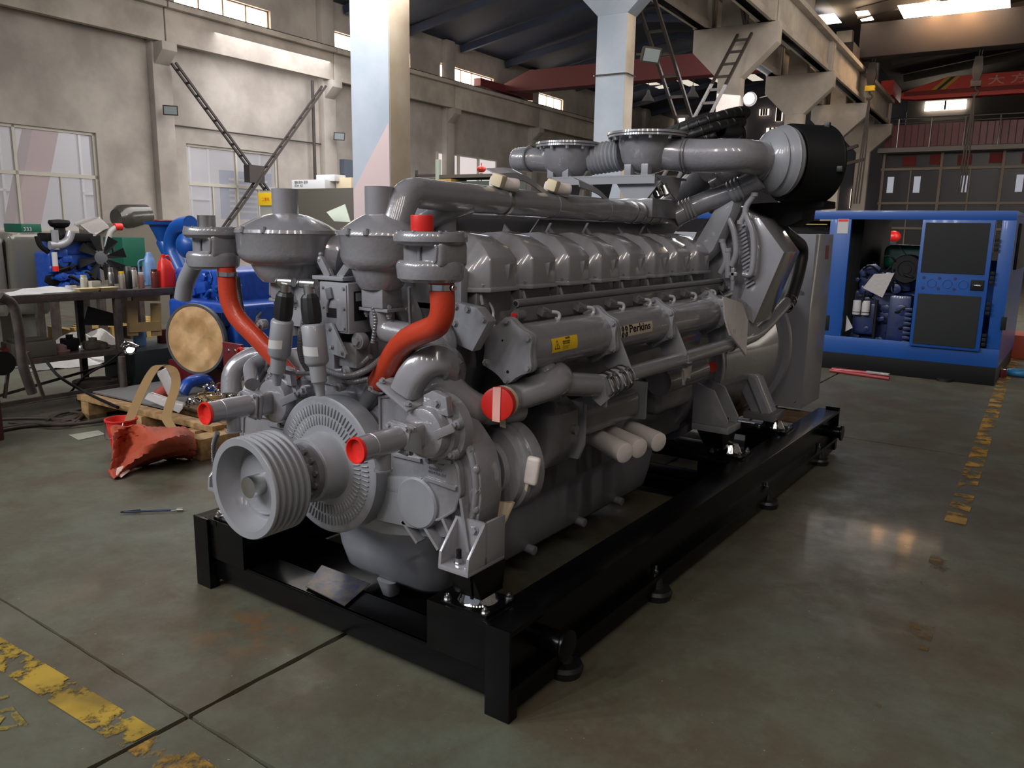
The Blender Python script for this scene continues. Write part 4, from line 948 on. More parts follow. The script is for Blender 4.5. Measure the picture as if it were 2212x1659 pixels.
# drum housing behind the gear case on the right
c = V(-.33, .30, .74)
m = MB(); m.lathe(c, (.22, 1, 0), [(0, .05), (0, .10), (.02, .105), (.03, .15), (.05, .155), (.055, .168), (.07, .170), (.078, .160), (.085, .168), (.10, .170), (.135, .165), (.15, .12)], n=56); dr = E_(m, 'alternator_drum', GRAYC)
m = MB(); m.bar(c+V(.05, -.0, .02), c+V(.13, .04, .03), .008, .02); m.build('drum_rib', GRAYC, dr)
m = MB(); m.tube([PY(1060, 1070, .33), PY(1100, 1065, .36), PY(1145, 1020, .40)], .03, n=16); E_(m, 'drain_pipe', GRAYC)
m = MB(); q = PY(1150, 1017, .33); m.box(q, (.05, .03, .105), rot=(0, R_(8), .3), bev=.014, seg=3); w = E_(m, 'wrapped_plug', WHITEW, label='white foam wrapped plug held with tape')
m = MB(); m.hull([[q+V(-.05, -.012, -.055), q+V(-.01, -.017, .0), q+V(.0, -.016, -.02), q+V(-.015, -.012, -.08)], [q+V(-.05, 0, -.055), q+V(-.01, 0, .0), q+V(.0, 0, -.02), q+V(-.015, 0, -.08)]], bev=.003); m.build('tape_end', TAPE, w)
m = MB(); q = PY(1082, 1108, .28); m.hull([[q+V(-.055, 0, .03), q+V(.04, .02, .04), q+V(.02, .0, -.02), q+V(-.005, 0, -.07)], [q+V(-.055, .006, .03), q+V(.04, .03, .04), q+V(.02, .012, -.02), q+V(-.005, .01, -.07)]], bev=.002).jig(.004, 3); E_(m, 'masking_paper', TAPE, label='torn beige masking paper')

# ---------------------------------------------------------------- vertical coolant tanks at the front
def small_tank(cx, cy, zt, zb, r, red):
    m = MB(); n = 40
    m.lathe((cx, cy, zt), (0, 0, -1), [(0, .02), (0, r*.92), (.006, r*.97), (.018, r), (.03, r), (.036, r*.95), (.042, r*.88)], n=n); t = E_(m, 'tank', GRAYC)
    m = MB(); m.lathe((cx, cy, zb), (0, 0, 1), [(0, .02), (.002, r*.80), (.012, r*.90), (.05, r*.94), (.062, r*.90), (.068, r*.84)], n=n); m.build('tank_bottom', GRAYC, t)
    m = MB(); m.cyl((cx, cy+r*.25, zb+.05), (cx, cy+r*.25, zt-.03), r*.72, n=32); m.build('tank_core', GRAYD, t)
    # waisted neck with a square pocket at the right
    m = MB(); m.cyl((cx-r*.18, cy, zb+.05), (cx-r*.18, cy, zt-.03), r*.60, n=32); m.build('tank_neck', GRAYC, t)
    m = MB(); q = V(cx+r*.48, cy, (zb+.05+zt-.03)/2); m.box(q, (r*.75, r*1.15, zt-zb-.075), bev=.018, seg=3); m.build('tank_shoulder', GRAYC, t)
    m = MB(); q2 = V(cx+r*.42, cy-r*.58, (zb+zt)/2+.012); hh = (zt-zb)*.34
    L0 = [q2+V(a, 0, b) for a, b in ((-.035, -hh/2), (.03, -hh/2), (.035, hh/2), (-.035, hh/2))]
    m.tube(L0+[L0[0]], .006, n=8, bend=.012); m.build('pocket_rim', GRAYC, t)
    m = MB(); nx = cx-r*.30
    if red: m.cyl((nx, cy, zt), (nx, cy, zt+.05), .036, n=32, bev=.003); m.build('cap', REDP, t, label='red plastic cap')
    else: m.lathe((nx, cy, zt), (0, 0, 1), [(0, .034), (.045, .034), (.045, .030), (.02, .030)], n=32, capa=False); m.build('neck', STEEL, t)
    for k in range(8):
        a = R_(45*k+12); m = MB(); m.bolt(V(cx+r*.9*math.cos(a), cy+r*.9*math.sin(a), zt-.004), (0, 0, 1), .006, .005); m.build('bolt', GRAY, t)
    return t
small_tank(XC+.555, -.02, 1.588, 1.432, .116, True)
small_tank(XC-.585, -.02, 1.588, 1.425, .108, False)
def big_tank(cx, cy, zt, zb, r):
    m = MB(); n = 44; sq = (1.08, .92)
    m.lathe((cx, cy, zb), (0, 0, 1), [(0, r*.50), (.02, r*.60), (.05, r*.68), (.066, r*.72), (.075, r*.84), (.09, r*.93), (.11, r*.98), (.178, r*1.0), (.185, r*1.03)], n=n, squash=sq); t = E_(m, 'header_tank', GRAYC)
    m = MB(); m.lathe((cx, cy, zb+.185), (0, 0, 1), [(0, r*1.03), (.012, r*1.01), (.03, r*.86), (.05, r*.66), (.066, r*.44), (.075, .045)], n=n, squash=sq); m.build('tank_lid', GRAYC, t)
    m = MB(); m.lathe((cx, cy, zb+.250), (0, 0, 1), [(0, .050), (zt-zb-.250, .050), (zt-zb-.250, .044), (zt-zb-.28, .044)], n=32, capa=False); m.build('neck', STEEL if 0 else GRAY, t)
    for k in range(10):
        a = R_(36*k+8); q = V(cx+r*.97*math.cos(a)*sq[1], cy+r*.93*math.sin(a), zb+.187)
        m = MB(); m.cyl(q, q+V(0, 0, .012), .013, n=10); m.bolt(q+V(0, 0, .012), (0, 0, 1), .007, .007); m.build('lid_bolt', GRAYC, t)
    m = MB(); m.box((cx+.005, cy, zb-.03), (.105, .10, .07), bev=.008); m.build('outlet_block', GRAYC, t)
    m = MB(); q = V(cx+.005, cy, zb-.07); m.box(q, (.14, .09, .012), bev=.002); m.build('outlet_flange', GRAY, t)
    for a in (-.055, .055):
        m = MB(); m.cyl(q+V(a, -.02, -.03), q+V(a, -.02, .02), .007, n=8); m.cyl(q+V(a, -.02, -.022), q+V(a, -.02, -.008), .011, n=6); m.cyl(q+V(a, -.02, .007), q+V(a, -.02, .016), .011, n=6); m.build('flange_bolt', GRAY, t)
    return t
bt1 = big_tank(XC+.215, .10, 1.735, 1.385, .140)
bt2 = big_tank(XC-.285, .10, 1.735, 1.385, .192)
m = MB(); m.lathe((XC-.13, .17, 1.50), (.9, .5, -.25), [(-.05, .07), (.03, .078), (.06, .074), (.075, .05)], n=32); m.build('side_outlet', GRAYC, bt2)
m = MB(); m.tube([V(XC+.22, .10, 1.33), V(XC+.22, .10, 1.24), V(XC+.42, .13, 1.22), V(XC+.50, .16, 1.12)], .045, n=20, bend=.09); E_(m, 'coolant_elbow', GRAYC)
m = MB(); m.cyl(V(XC-.28, .10, 1.33), V(XC-.28, .11, 1.18), .042); E_(m, 'coolant_elbow', GRAYC)

# orange silicone hoses
hp = [V(XC+.585, -.02, 1.385), V(XC+.585, -.02, 1.22), PY(955, 725, -.0), PY(870, 752, .02), PY(815, 830, .07)]
m = MB(); m.tube([V(XC+.600, -.02, 1.435), PY(958, 700, -.02), PY(868, 735, .01), PY(815, 832, .08)], .0395, n=28, bend=.085, step=.03); h1 = E_(m, 'coolant_hose', SIL, label='orange red silicone hose')
m = MB(); m.band(V(XC+.600, -.02, 1.418), (0, 0, 1), .0405, .018, .002); m.bolt(V(XC+.645, -.02, 1.418), (1, 0, 0), .007, .01); m.build('hose_clamp', CHROME, h1)
d = (PY(868, 735, .01)-PY(815, 832, .08)).normalized()
m = MB(); q = PY(815, 832, .08)+d*.012; m.band(q, d, .0405, .016, .002); m.bolt(q+V(.01, -.045, -.01), (.3, -1, 0), .007, .012); m.build('hose_clamp', CHROME, h1)
m = MB(); m.tube([PY(820, 822, .08), PY(812, 840, .09), PY(790, 880, .14)], .036, n=20); E_(m, 'hose_spigot', GRAYD)
P0 = V(XC-.50, -.02, 1.385)
m = MB(); m.tube([PY(489, 578, -.02), PY(494, 670, -.02), PY(560, 735, .02), PY(640, 825, .08)], .0355, n=28, bend=.10, step=.03); h2 = E_(m, 'coolant_hose', SIL, label='orange red silicone hose')
m = MB(); m.band(PY(491, 592, -.02), (0, 0, 1), .0365, .016, .002); m.build('hose_clamp', CHROME, h2)
d = (PY(560, 735, .02)-PY(640, 825, .08)).normalized()
m = MB(); q = PY(634, 816, .08); m.band(q, d, .0365, .014, .002); m.bolt(q+V(.0, -.035, -.01), (.3, -1, 0), .006, .012); m.build('hose_clamp', CHROME, h2)
m = MB(); m.tube([PY(632, 815, .08), PY(655, 840, .10), PY(690, 830, .16)], .034, n=20); E_(m, 'hose_spigot', GRAYD)
m = MB(); m.tube([PY(420, 570, .08), PY(400, 610, .08), PY(395, 645, .08)], .036, n=20); E_(m, 'vent_elbow', GRAYM)

# ---------------------------------------------------------------- governor box and actuators in the middle
Yb = .02
a = PY(690, 602, Yb); b = PY(762, 760, Yb)
m = MB(); x0, x1, z0, z1 = PY(690, 610, Yb).x, PY(752, 610, Yb).x, PY(752, 722, Yb).z, PY(752, 612, Yb).z
m.span((x0, Yb, z0), (x1, Yb+.11, z1), bev=.004); gb = E_(m, 'governor_box', GRAYM)
m = MB(); m.span((x0+.012, Yb-.004, z0+.008), (x1-.008, Yb, z1-.008), bev=.001); m.build('box_cover', GRAYM, gb)
for a_, b_ in ((0, 0), (1, 0), (1, 1), (0, 1), (1, .5), (0, .5)):
    m = MB(); m.bolt(V(x0+.022+(x1-x0-.042)*a_, Yb-.004, z0+.02+(z1-z0-.04)*b_), (0, -1, 0), .005, .004); m.build('bolt', GRAY, gb)
m = MB(); m.span((x1, Yb+.025, z0+.045), (x1+.0015, Yb+.085, z1-.03)); pl = m.build('label_plate', INK, gb, label='black and grey instruction plate')
m = MB(); m.span((x1+.0015, Yb+.033, z0+.115), (x1+.002, Yb+.077, z1-.036)); m.build('label_print', GRAYM, pl)
m = MB(); q = V(x0+.06, Yb-.008, z1-.04)
m.box(q, (.028, .012, .04), rot=(0, R_(-15), 0), bev=.003); m.tube([q+V(.0, 0, -.015), q+V(-.015, 0, -.05), q+V(-.012, 0, -.07)], .004, n=8); m.build('cable_gland', GRAYD, gb)
m = MB(); m.span((x0+.04, Yb-.0065, z1-.125), (x0+.09, Yb-.004, z1-.092)); m.build('gauge_plate', INK, gb)
# left, darker box behind
m = MB(); p = PY(650, 610, .08); m.span((p.x-.12, .08, p.z-.17), (p.x+.06, .2, p.z+.0), bev=.004); g2 = E_(m, 'governor_box', GRAYM)
m = MB(); m.span((p.x+.0, .078, p.z-.10), (p.x+.05, .08, p.z-.07)); m.build('gauge_plate', INK, g2)
m = MB(); p = PY(745, 765, .05); m.box(p+V(.01, .05, 0), (.12, .12, .09), bev=.006); E_(m, 'governor_drive', GRAYC)
m = MB(); p = PY(690, 770, .12); m.span((p.x-.10, .10, p.z-.10), (p.x+.16, .25, p.z+.22), bev=.01); E_(m, 'front_housing', GRAYC)
m = MB(); p = PY(668, 700, .02); m.span((p.x-.03, .02, p.z-.16), (p.x+.13, .05, p.z+.05), bev=.003); E_(m, 'actuator_plate', GRAYM)
m = MB(); q = PY(725, 735, -.0); m.prism([q+V(-.055, 0, .055), q+V(-.02, 0, .06), q+V(.05, 0, -.045), q+V(.045, 0, -.06), q+V(-.04, 0, -.05)], (0, .012, 0), bev=.002); pb = E_(m, 'gusset_plate', GRAYM)
for a_, b_ in ((-.03, .04), (-.02, -.025), (.03, -.04)):
    m = MB(); m.bolt(q+V(a_, -.001, b_), (0, -1, 0), .007, .006); m.build('bolt', GRAY, pb)
# two actuators with black bellows
for (tx, ty, bx, by, yy) in ((618, 612, 602, 780, -.10), (666, 616, 685, 785, -.12)):
    T, B = PY(tx, ty, yy), PY(bx, by, yy); d = (B-T); L = d.length; d.normalize()
    m = MB(); m.cyl(T+V(-.035, 0, .004), T+V(.03, .01, .004), .016, n=20, bev=.003); m.cyl(T, T+d*.04, .018, n=20); m.bolt(T+V(-.035, 0, .004), (-1, 0, 0), .012, .01); ac = E_(m, 'linear_actuator', STEEL)
    m = MB(); m.lathe(T+d*.028, d, [(0, .016), (.004, .024), (.015, .031), (.05, .034), (.082, .034), (.10, .031), (.104, .02)], n=12); m.build('bellows', RUBBER, ac, ang=15)
    m = MB(); m.lathe(T+d*.130, d, [(0, .024), (.004, .036), (.010, .040), (.13, .041), (.140, .035), (.145, .029), (.20, .027), (.21, .018), (.25, .015)], n=30); m.build('actuator_body', GRAYM, ac)
    m = MB(); x, y, z = frame(d, (0, 1, 0)); c = T+d*.205
    Ls = []
    for tt in (0, .032):
        Ls.append([c+d*tt+V(math.sin(R_(g)), -math.cos(R_(g)), 0)*.0415 for g in range(-60, 61, 12)])
    m.hull(Ls, capa=False, capb=False, closed=False); st = m.build('paper_sticker', PAPER, ac, label='small white sticker')
    m = MB(); e = B+V(0, 0, 0)
    m.tube([T+d*(L*.98), T+d*(L*1.12), PY(640, 808, -.02), PY(740, 800, .03)] if tx < 640 else [T+d*(L*.98), T+d*(L*1.2), PY(692, 815, .03)], .009, n=10, bend=.04); m.build('cable', GRAYD, ac)
# braided cables
m = MB()
m.tube(smooth([PY(668, 650, -.06), PY(655, 700, -.06), PY(648, 760, -.04), PY(665, 800, 0), PY(690, 812, .02)], 10), .009, n=10, rfun=lambda a, i: .009+.0015*(i % 2)); E_(m, 'braided_cable', GRAYD)
m = MB(); m.tube(smooth([PY(690, 795, .0), PY(745, 812, .0), PY(790, 800, .0), PY(830, 770, .04)], 12), .009, n=10, rfun=lambda a, i: .010+.002*(i % 2)); E_(m, 'braided_cable', GRAYD)
m = MB(); m.tube(smooth([PY(514, 600, .05), PY(520, 650, .08), PY(530, 700, .12)], 10), .007, n=10, rfun=lambda a, i: .008+.0015*(i % 2)); E_(m, 'braided_cable', GRAYD)
m = MB(); m.tube(smooth([PY(565, 675, .1), PY(555, 690, .08), PY(565, 715, .1)], 6), .006, n=8); E_(m, 'cable', GRAYD)
m = MB(); m.tube([PY(884, 620, .05), PY(887, 700, .08)], .006, n=8); E_(m, 'drain_hose', GRAYD)
m = MB(); m.tube(smooth([PY(470, 935, -.1), PY(462, 960, -.08), PY(463, 1000, -.02)], 10), .009, n=10, rfun=lambda a, i: .009+.0015*(i % 2)); E_(m, 'braided_cable', GRAYD)
for k, pts in enumerate((((700, 770), (730, 790), (770, 795), (800, 770)), ((560, 690), (548, 710), (552, 740), (575, 760)), ((735, 812), (760, 826), (800, 818)), ((665, 770), (690, 782), (720, 778), (742, 790)), ((800, 640), (812, 690), (806, 740)))):
    m = MB(); m.tube(smooth([PY(x, y, .06) for x, y in pts], 8), .007+.002*(k % 2), n=10, rfun=(lambda a, i: .0085+.0016*(i % 2))); E_(m, 'wiring_conduit', GRAYD)
for k, (x, y, r) in enumerate(((700, 745, .02), (560, 735, .026), (575, 700, .02), (785, 735, .03), (760, 800, .024), (715, 800, .02), (668, 840, .018), (742, 835, .016), (600, 800, .022))):
    m = MB(); q = PY(x, y, .07); m.cyl(q, q+V(0, -.03, 0), r, n=20, bev=.003); m.bolt(q+V(0, -.03, 0), (0, -1, 0), r*.55, .01); E_(m, 'cover_boss', GRAYC)
m = MB(); q = PY(790, 735, .12); m.prism([PY(x, y, .15) for x, y in ((770, 700), (800, 660), (850, 665), (880, 720), (860, 790), (800, 800))], (0, .06, 0), bev=.01); E_(m, 'timing_plate', GRAYC)
m = MB(); m.prism([PY(x, y, .13) for x, y in ((640, 830), (690, 815), (760, 818), (830, 838), (820, 850), (650, 850))], (0, .05, 0), bev=.006); E_(m, 'upper_casting', GRAYC)
# linkage on top
for (x0_, y0_, x1_, y1_) in ((693, 560, 712, 598), (756, 570, 735, 600)):
    m = MB(); a_, b_ = PY(x0_, y0_, .06), PY(x1_, y1_, .06); m.bar(a_, b_, .02, .03, bev=.003); m.sphere(a_, .014, 12); m.sphere(a_+V(0, 0, .018), .009, 10)
    m.prism([b_+V(-.03, 0, -.02), b_+V(.03, 0, -.02), b_+V(0, 0, .03)], (0, .01, 0)); E_(m, 'linkage_post', GRAYC)
m = MB(); m.box(PY(725, 600, .06), (.16, .08, .014), bev=.002); E_(m, 'linkage_plate', GRAYM)

# front face of the vee: bell shaped covers and head ends
m = MB(); m.prism([V(XC-.62, .26, 1.30), V(XC+.45, .26, 1.30), V(XC+.45, .26, 1.46), V(XC+.1, .26, 1.60), V(XC-.60, .26, 1.56)], (0, .04, 0), bev=.01); E_(m, 'front_bracket_plate', GRAYM)
m = MB(); m.lathe(PY(830, 700, .20), (0, 1, 0), [(0, .03), (0, .10), (.03, .13), (.06, .14)], n=40); cv = E_(m, 'camshaft_cover', GRAYC)
for k in range(6):
    q = PY(830, 700, .20); a_ = R_(60*k); m = MB(); m.bolt(q+V(.11*math.cos(a_), .012, .11*math.sin(a_)), (0, -1, 0), .009); m.build('bolt', GRAY, cv)
m = MB(); m.prism([PY(x, y, .22) for x, y in ((968, 650), (1030, 665), (1055, 695), (1020, 760), (965, 735), (955, 690))], (0, .05, 0), bev=.006); hd = E_(m, 'end_cover_plate', GRAYM)
for x, y in ((985, 662), (1045, 690), (983, 698), (1010, 668)):
    m = MB(); m.bolt(PY(x, y, .22), (0, -1, 0), .010, .007); m.build('bolt', GRAY, hd)
m = MB(); m.tube([PY(940, 700, .2), PY(960, 745, .18), PY(945, 770, .15)], .05, n=16); E_(m, 'coolant_elbow', GRAYC)

# ---------------------------------------------------------------- rocker covers, heads, right bank
pitch_ = (2.23-.36)/7
xo = -.37
prof = [(xo, 1.39), (xo, 1.492), (xo-.035, 1.532), (xo-.11, 1.572), (xo-.20, 1.590), (xo-.29, 1.580), (xo-.335, 1.545), (xo-.335, 1.39)]
WO = pitch_*.61
cm = None
for bank in (1, -1):
    for k in range(8):
        y0 = .365+k*pitch_
        if bank == 1 and cm is None or bank == -1 and k == 0:
            m = MB(); w = WO
            fx = (lambda v: v) if bank == 1 else (lambda v: 2*XC-v)
            red = [(xo-.055, 1.39), (xo-.065, 1.415), (xo-.09, 1.44), (xo-.14, 1.465), (xo-.19, 1.48), (xo-.26, 1.485), (xo-.33, 1.48), (xo-.33, 1.39)]
            dy = [.0, .0, .006, .046, .062, .012, -.034, -.034]; dyb = [0, 0, .002, .008, .012, .01, .008, .008]; dr = [0, 0, 0, .012, .02, -.01, -.03, -.03]
            A0_ = [V(fx(x), -.062+o, z) for (x, z), o in zip(red, dr)]
            A = [V(fx(x), o, z) for (x, z), o in zip(prof, dy)]
            B = [V(fx(x), w-o, z) for (x, z), o in zip(prof, dyb)]
            B0_ = [V(fx(x), w+.028, z) for x, z in red]
            m.hull([A0_, A, B, B0_], bev=.009, seg=2)
            me = m.mesh('rocker_cover', GRAY, 30)
            if bank == 1: cm = me; cmr = me
            else: cm2 = me
        me = cmr if bank == 1 else cm2
        w = WO; rc = inst(me, 'rocker_cover', Matrix.Translation((0, y0, 0)), eng)
        if bank == 1:
            m = MB(); q = V(xo-.15, y0+.012, 1.515); m.lathe(q, (.35, -.75, .5), [(-.05, .034), (0, .028), (.012, .022), (.013, .012), (.004, .010)], n=18); m.build('cover_boss', GRAY, rc)
            m = MB(); m.hull([[V(xo-.29, y0-.045, 1.45), V(xo-.29, y0+.10, 1.45), V(xo-.40, y0+.10, 1.45), V(xo-.40, y0-.045, 1.45)], [V(xo-.245, y0-.02, 1.575), V(xo-.245, y0+.09, 1.575), V(xo-.36, y0+.09, 1.60), V(xo-.36, y0-.02, 1.60)]], bev=.012); m.build('cover_neck', GRAY, rc)
            m = MB(); q = V(xo+.0, y0+w*.62, 1.44); m.hull([[q+V(0, -.022, .030), q+V(0, .020, .032), q+V(0, .002, -.034)], [q+V(.022, -.012, .036), q+V(.022, .018, .038), q+V(.005, .002, -.012)]], bev=.002); m.build('cover_lug', GRAY, rc)
            m = MB(); m.prism([V(xo-.33, y0-.07, 1.375), V(xo-.06, y0-.07, 1.375), V(xo+.008, y0-.008, 1.375), V(xo+.008, y0+w+.006, 1.375), V(xo-.05, y0+w+.034, 1.375), V(xo-.33, y0+w+.034, 1.375)], (0, 0, .017), bev=.004); m.build('cover_flange', GRAY, rc)
            m = MB(); m.span((xo-.33, y0-.04, 1.20), (xo-.03, y0+w+.01, 1.376), bev=.01); E_(m, 'cylinder_head', GRAYD)
            m = MB(); m.bolt(V(xo-.03, y0-.014, 1.385), (.4, -.2, 1), .010, .02); m.cyl(V(xo-.02, y0-.02, 1.33), V(xo-.04, y0-.016, 1.39), .007, n=8); m.build('cover_bolt', GRAY, rc)
        else:
            m = MB(); m.span((2*XC-xo+.015, y0+.012, 1.20), (2*XC-xo+.33, y0+w-.01, 1.39), bev=.01); E_(m, 'cylinder_head', GRAYD)
# fuel rail with high pressure pipes
m = MB(); m.prism([V(-.345, .47, 1.262), V(-.322, .47, 1.262), V(-.318, .47, 1.318), V(-.345, .47, 1.33)], (0, 2.10, 0), bev=.003); m.cyl((-.325, .46, 1.333), (-.325, 2.6, 1.333), .0145, n=20); fr = E_(m, 'fuel_rail', GRAYD)
m = MB(); m.cyl((-.325, .454, 1.333), (-.325, .459, 1.333), .008, n=12); m.build('rail_plug', INK, fr)
m = MB(); q = V(-.315, .44, 1.29); m.cyl(q, q+V(0, .05, .0), .018, n=16); m.build('rail_inlet', GRAYD, fr)
m = MB(); m.cyl(q, q-V(0, .006, 0), .011, n=16); m.build('rail_cap', REDP, fr, label='small red plug')
for k in range(8):
    y = .60+k*.262
    m = MB(); q = V(-.300, y, 1.29)
    m.bar(V(-.325, y, 1.30), V(-.29, y, 1.285), .02, .022); m.cyl(V(-.300, y+.005, 1.305), V(-.285, y+.034, 1.29), .010, n=6)
    nt_ = m.build('rail_union', GRAYD, fr)
    m = MB(); m.tube(smooth([V(-.300, y+.015, 1.292), V(-.266, y+.055, 1.288), V(-.262, y+.050, 1.262), V(-.285, y-.01, 1.246), V(-.302, y-.085, 1.236)], 6), .0072, n=8); m.build('injector_pipe', PIPEG, fr)
    m = MB(); m.tube(smooth([V(-.30, y+.10, 1.262), V(-.292, y+.075, 1.240), V(-.300, y+.01, 1.222), V(-.312, y-.05, 1.230)], 6), .0066, n=8); m.build('injector_pipe', PIPEG, fr)
m = MB(); m.tube([V(-.44, .38, 1.34), V(-.40, .38, 1.30), V(-.39, .36, 1.24), V(-.34, .36, 1.20)], .005, n=8, bend=.03); m.tube([V(-.42, .40, 1.35), V(-.38, .40, 1.31), V(-.37, .38, 1.25), V(-.32, .38, 1.215)], .005, n=8, bend=.03); E_(m, 'fuel_pipe', PIPEG)
# side of the block below the rail
m = MB(); m.span((-.46, .45, .98), (-.335, 2.38, 1.262), bev=.01); E_(m, 'side_gallery', GRAYD)

# ---------------------------------------------------------------- charge cooler cylinder
ca = V(-.272, 0, 1.177)
def lobed(y, r0, r1, n=6, ph=90, k=8):
    o = []
    for i in range(n*k):
        t = i/(n*k)*2*math.pi; c_ = (math.cos(n*(t))+1)/2; r = r0+(r1-r0)*(c_**1.6)
        a_ = t+R_(ph); o.append(V(ca.x+r*math.cos(a_), y, ca.z+r*math.sin(a_)))
    return o
m = MB(); m.cyl((ca.x, .36, ca.z), (ca.x, 2.30, ca.z), .0875, n=56); cc = E_(m, 'charge_cooler', GRAYC)
def lobe_flange(y, t, nb=6):
    m = MB(); m.hull([lobed(y, .101, .119), lobed(y+t, .101, .119)], bev=.003, seg=2); f = m.build('cooler_flange', GRAYM, cc)
    for i in range(6):
        a_ = R_(90+60*i); m = MB(); q = V(ca.x+.106*math.cos(a_), y, ca.z+.106*math.sin(a_)); m.bolt(q, (0, -1, 0), .0105, .009); m.build('bolt', GRAY, f)
    return f
f0 = lobe_flange(.335, .016); lobe_flange(.353, .02)
m = MB(); m.cyl(V(ca.x-.02, .334, ca.z+.035), V(ca.x-.02, .336, ca.z+.035), .004, n=10); m.cyl(V(ca.x+.005, .334, ca.z-.075), V(ca.x+.005, .336, ca.z-.075), .006, n=10); m.build('plug_hole', INK, f0)
for y in (.945, 1.50, 2.14): lobe_flange(y, .016); lobe_flange(y+.02, .016)
# triangular hangers and the lower pipe
lp = V(-.15, 0, 1.01)
for y in (1.0, 1.555, 2.19):
    HP = {1.0: ((1314, 690), (1324, 690), (1364, 795), (1352, 822), (1306, 790), (1300, 770)), 1.555: ((1440, 672), (1448, 672), (1484, 762), (1474, 795), (1430, 765), (1426, 745)), 2.19: ((1537, 655), (1545, 655), (1580, 735), (1570, 765), (1530, 735), (1527, 715))}[y]
    m = MB(); m.prism([PY(px, py, y) for px, py in HP], (0, .006, 0), bev=.001); hg = E_(m, 'hanger_plate', GRAYM)
    m = MB(); m.span((-.185, y-.0, .995), (-.10, y+.035, 1.0)); m.build('hanger_tab', GRAYM, hg)
    m = MB(); m.ring((lp.x, y+.02, lp.z-.0), (0, 1, 0), .036, .0025, n=30); m.build('u_bolt', GRAYM, hg)
m = MB(); m.tube([V(lp.x, 1.0, lp.z-.002), V(lp.x, 2.62, lp.z+.005), PX(1706, 648, -.15)], .036, n=24, bend=.2); E_(m, 'return_pipe', GRAYC)
m = MB(); e1 = PX(1706, 648, -.15); e0 = PX(1672, 700, -.15); m.tube([e1+(e0-e1)*.2, e1, PX(1722, 600, -.15)-V(0, 0, 0), PX(1735, 535, -.15), PX(1690, 500, -.17)], .043, n=24, bend=.13); rh = E_(m, 'rubber_hose', RUBBER, label='black rubber hose')
for t in (.25, .0):
    m = MB(); q = e1+(e0-e1)*t; m.band(q, e1-e0, .0435, .012, .0025); m.bolt(q+V(.03, -.03, .0), (1, -1, 0), .006, .012); m.build('hose_clamp', ZINC, rh)
# elbow and bellows left of the lower pipe
m = MB(); m.tube([PX(1160, 785, -.27), PX(1205, 828, -.20), PX(1285, 832, -.16)], .046, n=26, bend=.10); E_(m, 'lower_elbow', GRAYC)
q = PX(1300, 835, -.155); q2 = PX(1352, 812, -.15)
m = MB(); m.tube([q, q2], .048, n=28, step=.008, rfun=lambda a_, i: .044+.006*(i % 2)); bl = E_(m, 'bellows_joint', GRAYM)
for t in (.1, .3, .6, .85):
    m = MB(); c_ = q+(q2-q)*t; m.band(c_, q2-q, .052, .010, .003); m.cyl(c_+V(.03, -.02, .035), c_+V(.055, -.02, -.015), .006, n=8); m.bolt(c_+V(.03, -.02, .04), (0, 0, 1), .008, .012); m.build('hose_clamp', STEEL, bl)
m = MB(); q = PX(1300, 868, -.15); m.prism([q+V(-.02, -.05, .02), q+V(.02, -.05, -.005), q+V(.02, .16, .05), q+V(.02, .16, .06), q+V(.0, -.0, .10)], (.004, 0, 0)); m.span(q+V(-.09, -.0, -.02), q+V(.02, .01, .06)); E_(m, 'support_bracket', GRAYM)
# labels on the cooler
def on_cyl(px, py):       # point on the cooler cylinder nearest to the camera along a ray
    d = ray(px, py); A = d.x*d.x+d.z*d.z; ox, oz = CP.x-ca.x, CP.z-ca.z
    Bq = d.x*ox+d.z*oz; C_ = ox*ox+oz*oz-.0885**2; D = Bq*Bq-A*C_
    t = (-Bq-math.sqrt(max(D, 0)))/A; return CP+d*t
def cyl_patch(y0, y1, a0, a1, r, n=10):
    L = []
    for y in (y0, y1): L.append([V(ca.x+r*math.cos(R_(a0+(a1-a0)*i/n)), y, ca.z+r*math.sin(R_(a0+(a1-a0)*i/n))) for i in range(n+1)])
    return L
def ang_of(p): return math.degrees(math.atan2(p.z-ca.z, p.x-ca.x))
def wrap_text(ob, y_at, a_top, r, zl):
    """ob mesh drawn in local plane u=y, v=down arc length ; bend round the cylinder"""
    for v in ob.data.vertices:
        u, w_ = v.co.x, v.co.y; a_ = R_(a_top)+w_/r
        rr_ = r+abs(v.co.z)
        v.co = V(ca.x+rr_*math.cos(a_), y_at+u, ca.z+rr_*math.sin(a_))
def ctext(name, s, size, y_at, a_, m_, par, sx=1, bold=0):
    o = text(name, s, size, V(0, 0, 0), (1, 0, 0), (0, 1, 0), m_, None, sx, bold=bold, thick=.0002)
    me = o.data; bm = bmesh.new(); bm.from_mesh(me); bmesh.ops.subdivide_edges(bm, edges=[e for e in bm.edges if e.calc_length() > .01], cuts=2); bm.to_mesh(me); bm.free()
    wrap_text(o, y_at, a_, .0892, 0); attach(o, par); return o
p1 = on_cyl(1186, 722); p2 = on_cyl(1248, 740); ay = p1.y; by = p2.y
m = MB(); m.hull(cyl_patch(ay, by, 22, -12, .0888), capa=False, capb=False, closed=False); wl = m.build('warning_label', YEL, cc, label='yellow warning label with triangle and black text')
W_y = by-ay
ctext('warning_text', 'DANGER', .010, ay+W_y*.52, 16, INK, wl, .8, .0004)
ctext('warning_text', 'BEFORE STARTING\nCHECK OIL LEVEL', .0082, ay+W_y*.40, 9, INK, wl, .75, .0003)
ctext('warning_text', 'Before starting the engine\ncheck the oil level and\ntop up when necessary', .0058, ay+W_y*.40, -1, INK, wl, .75)
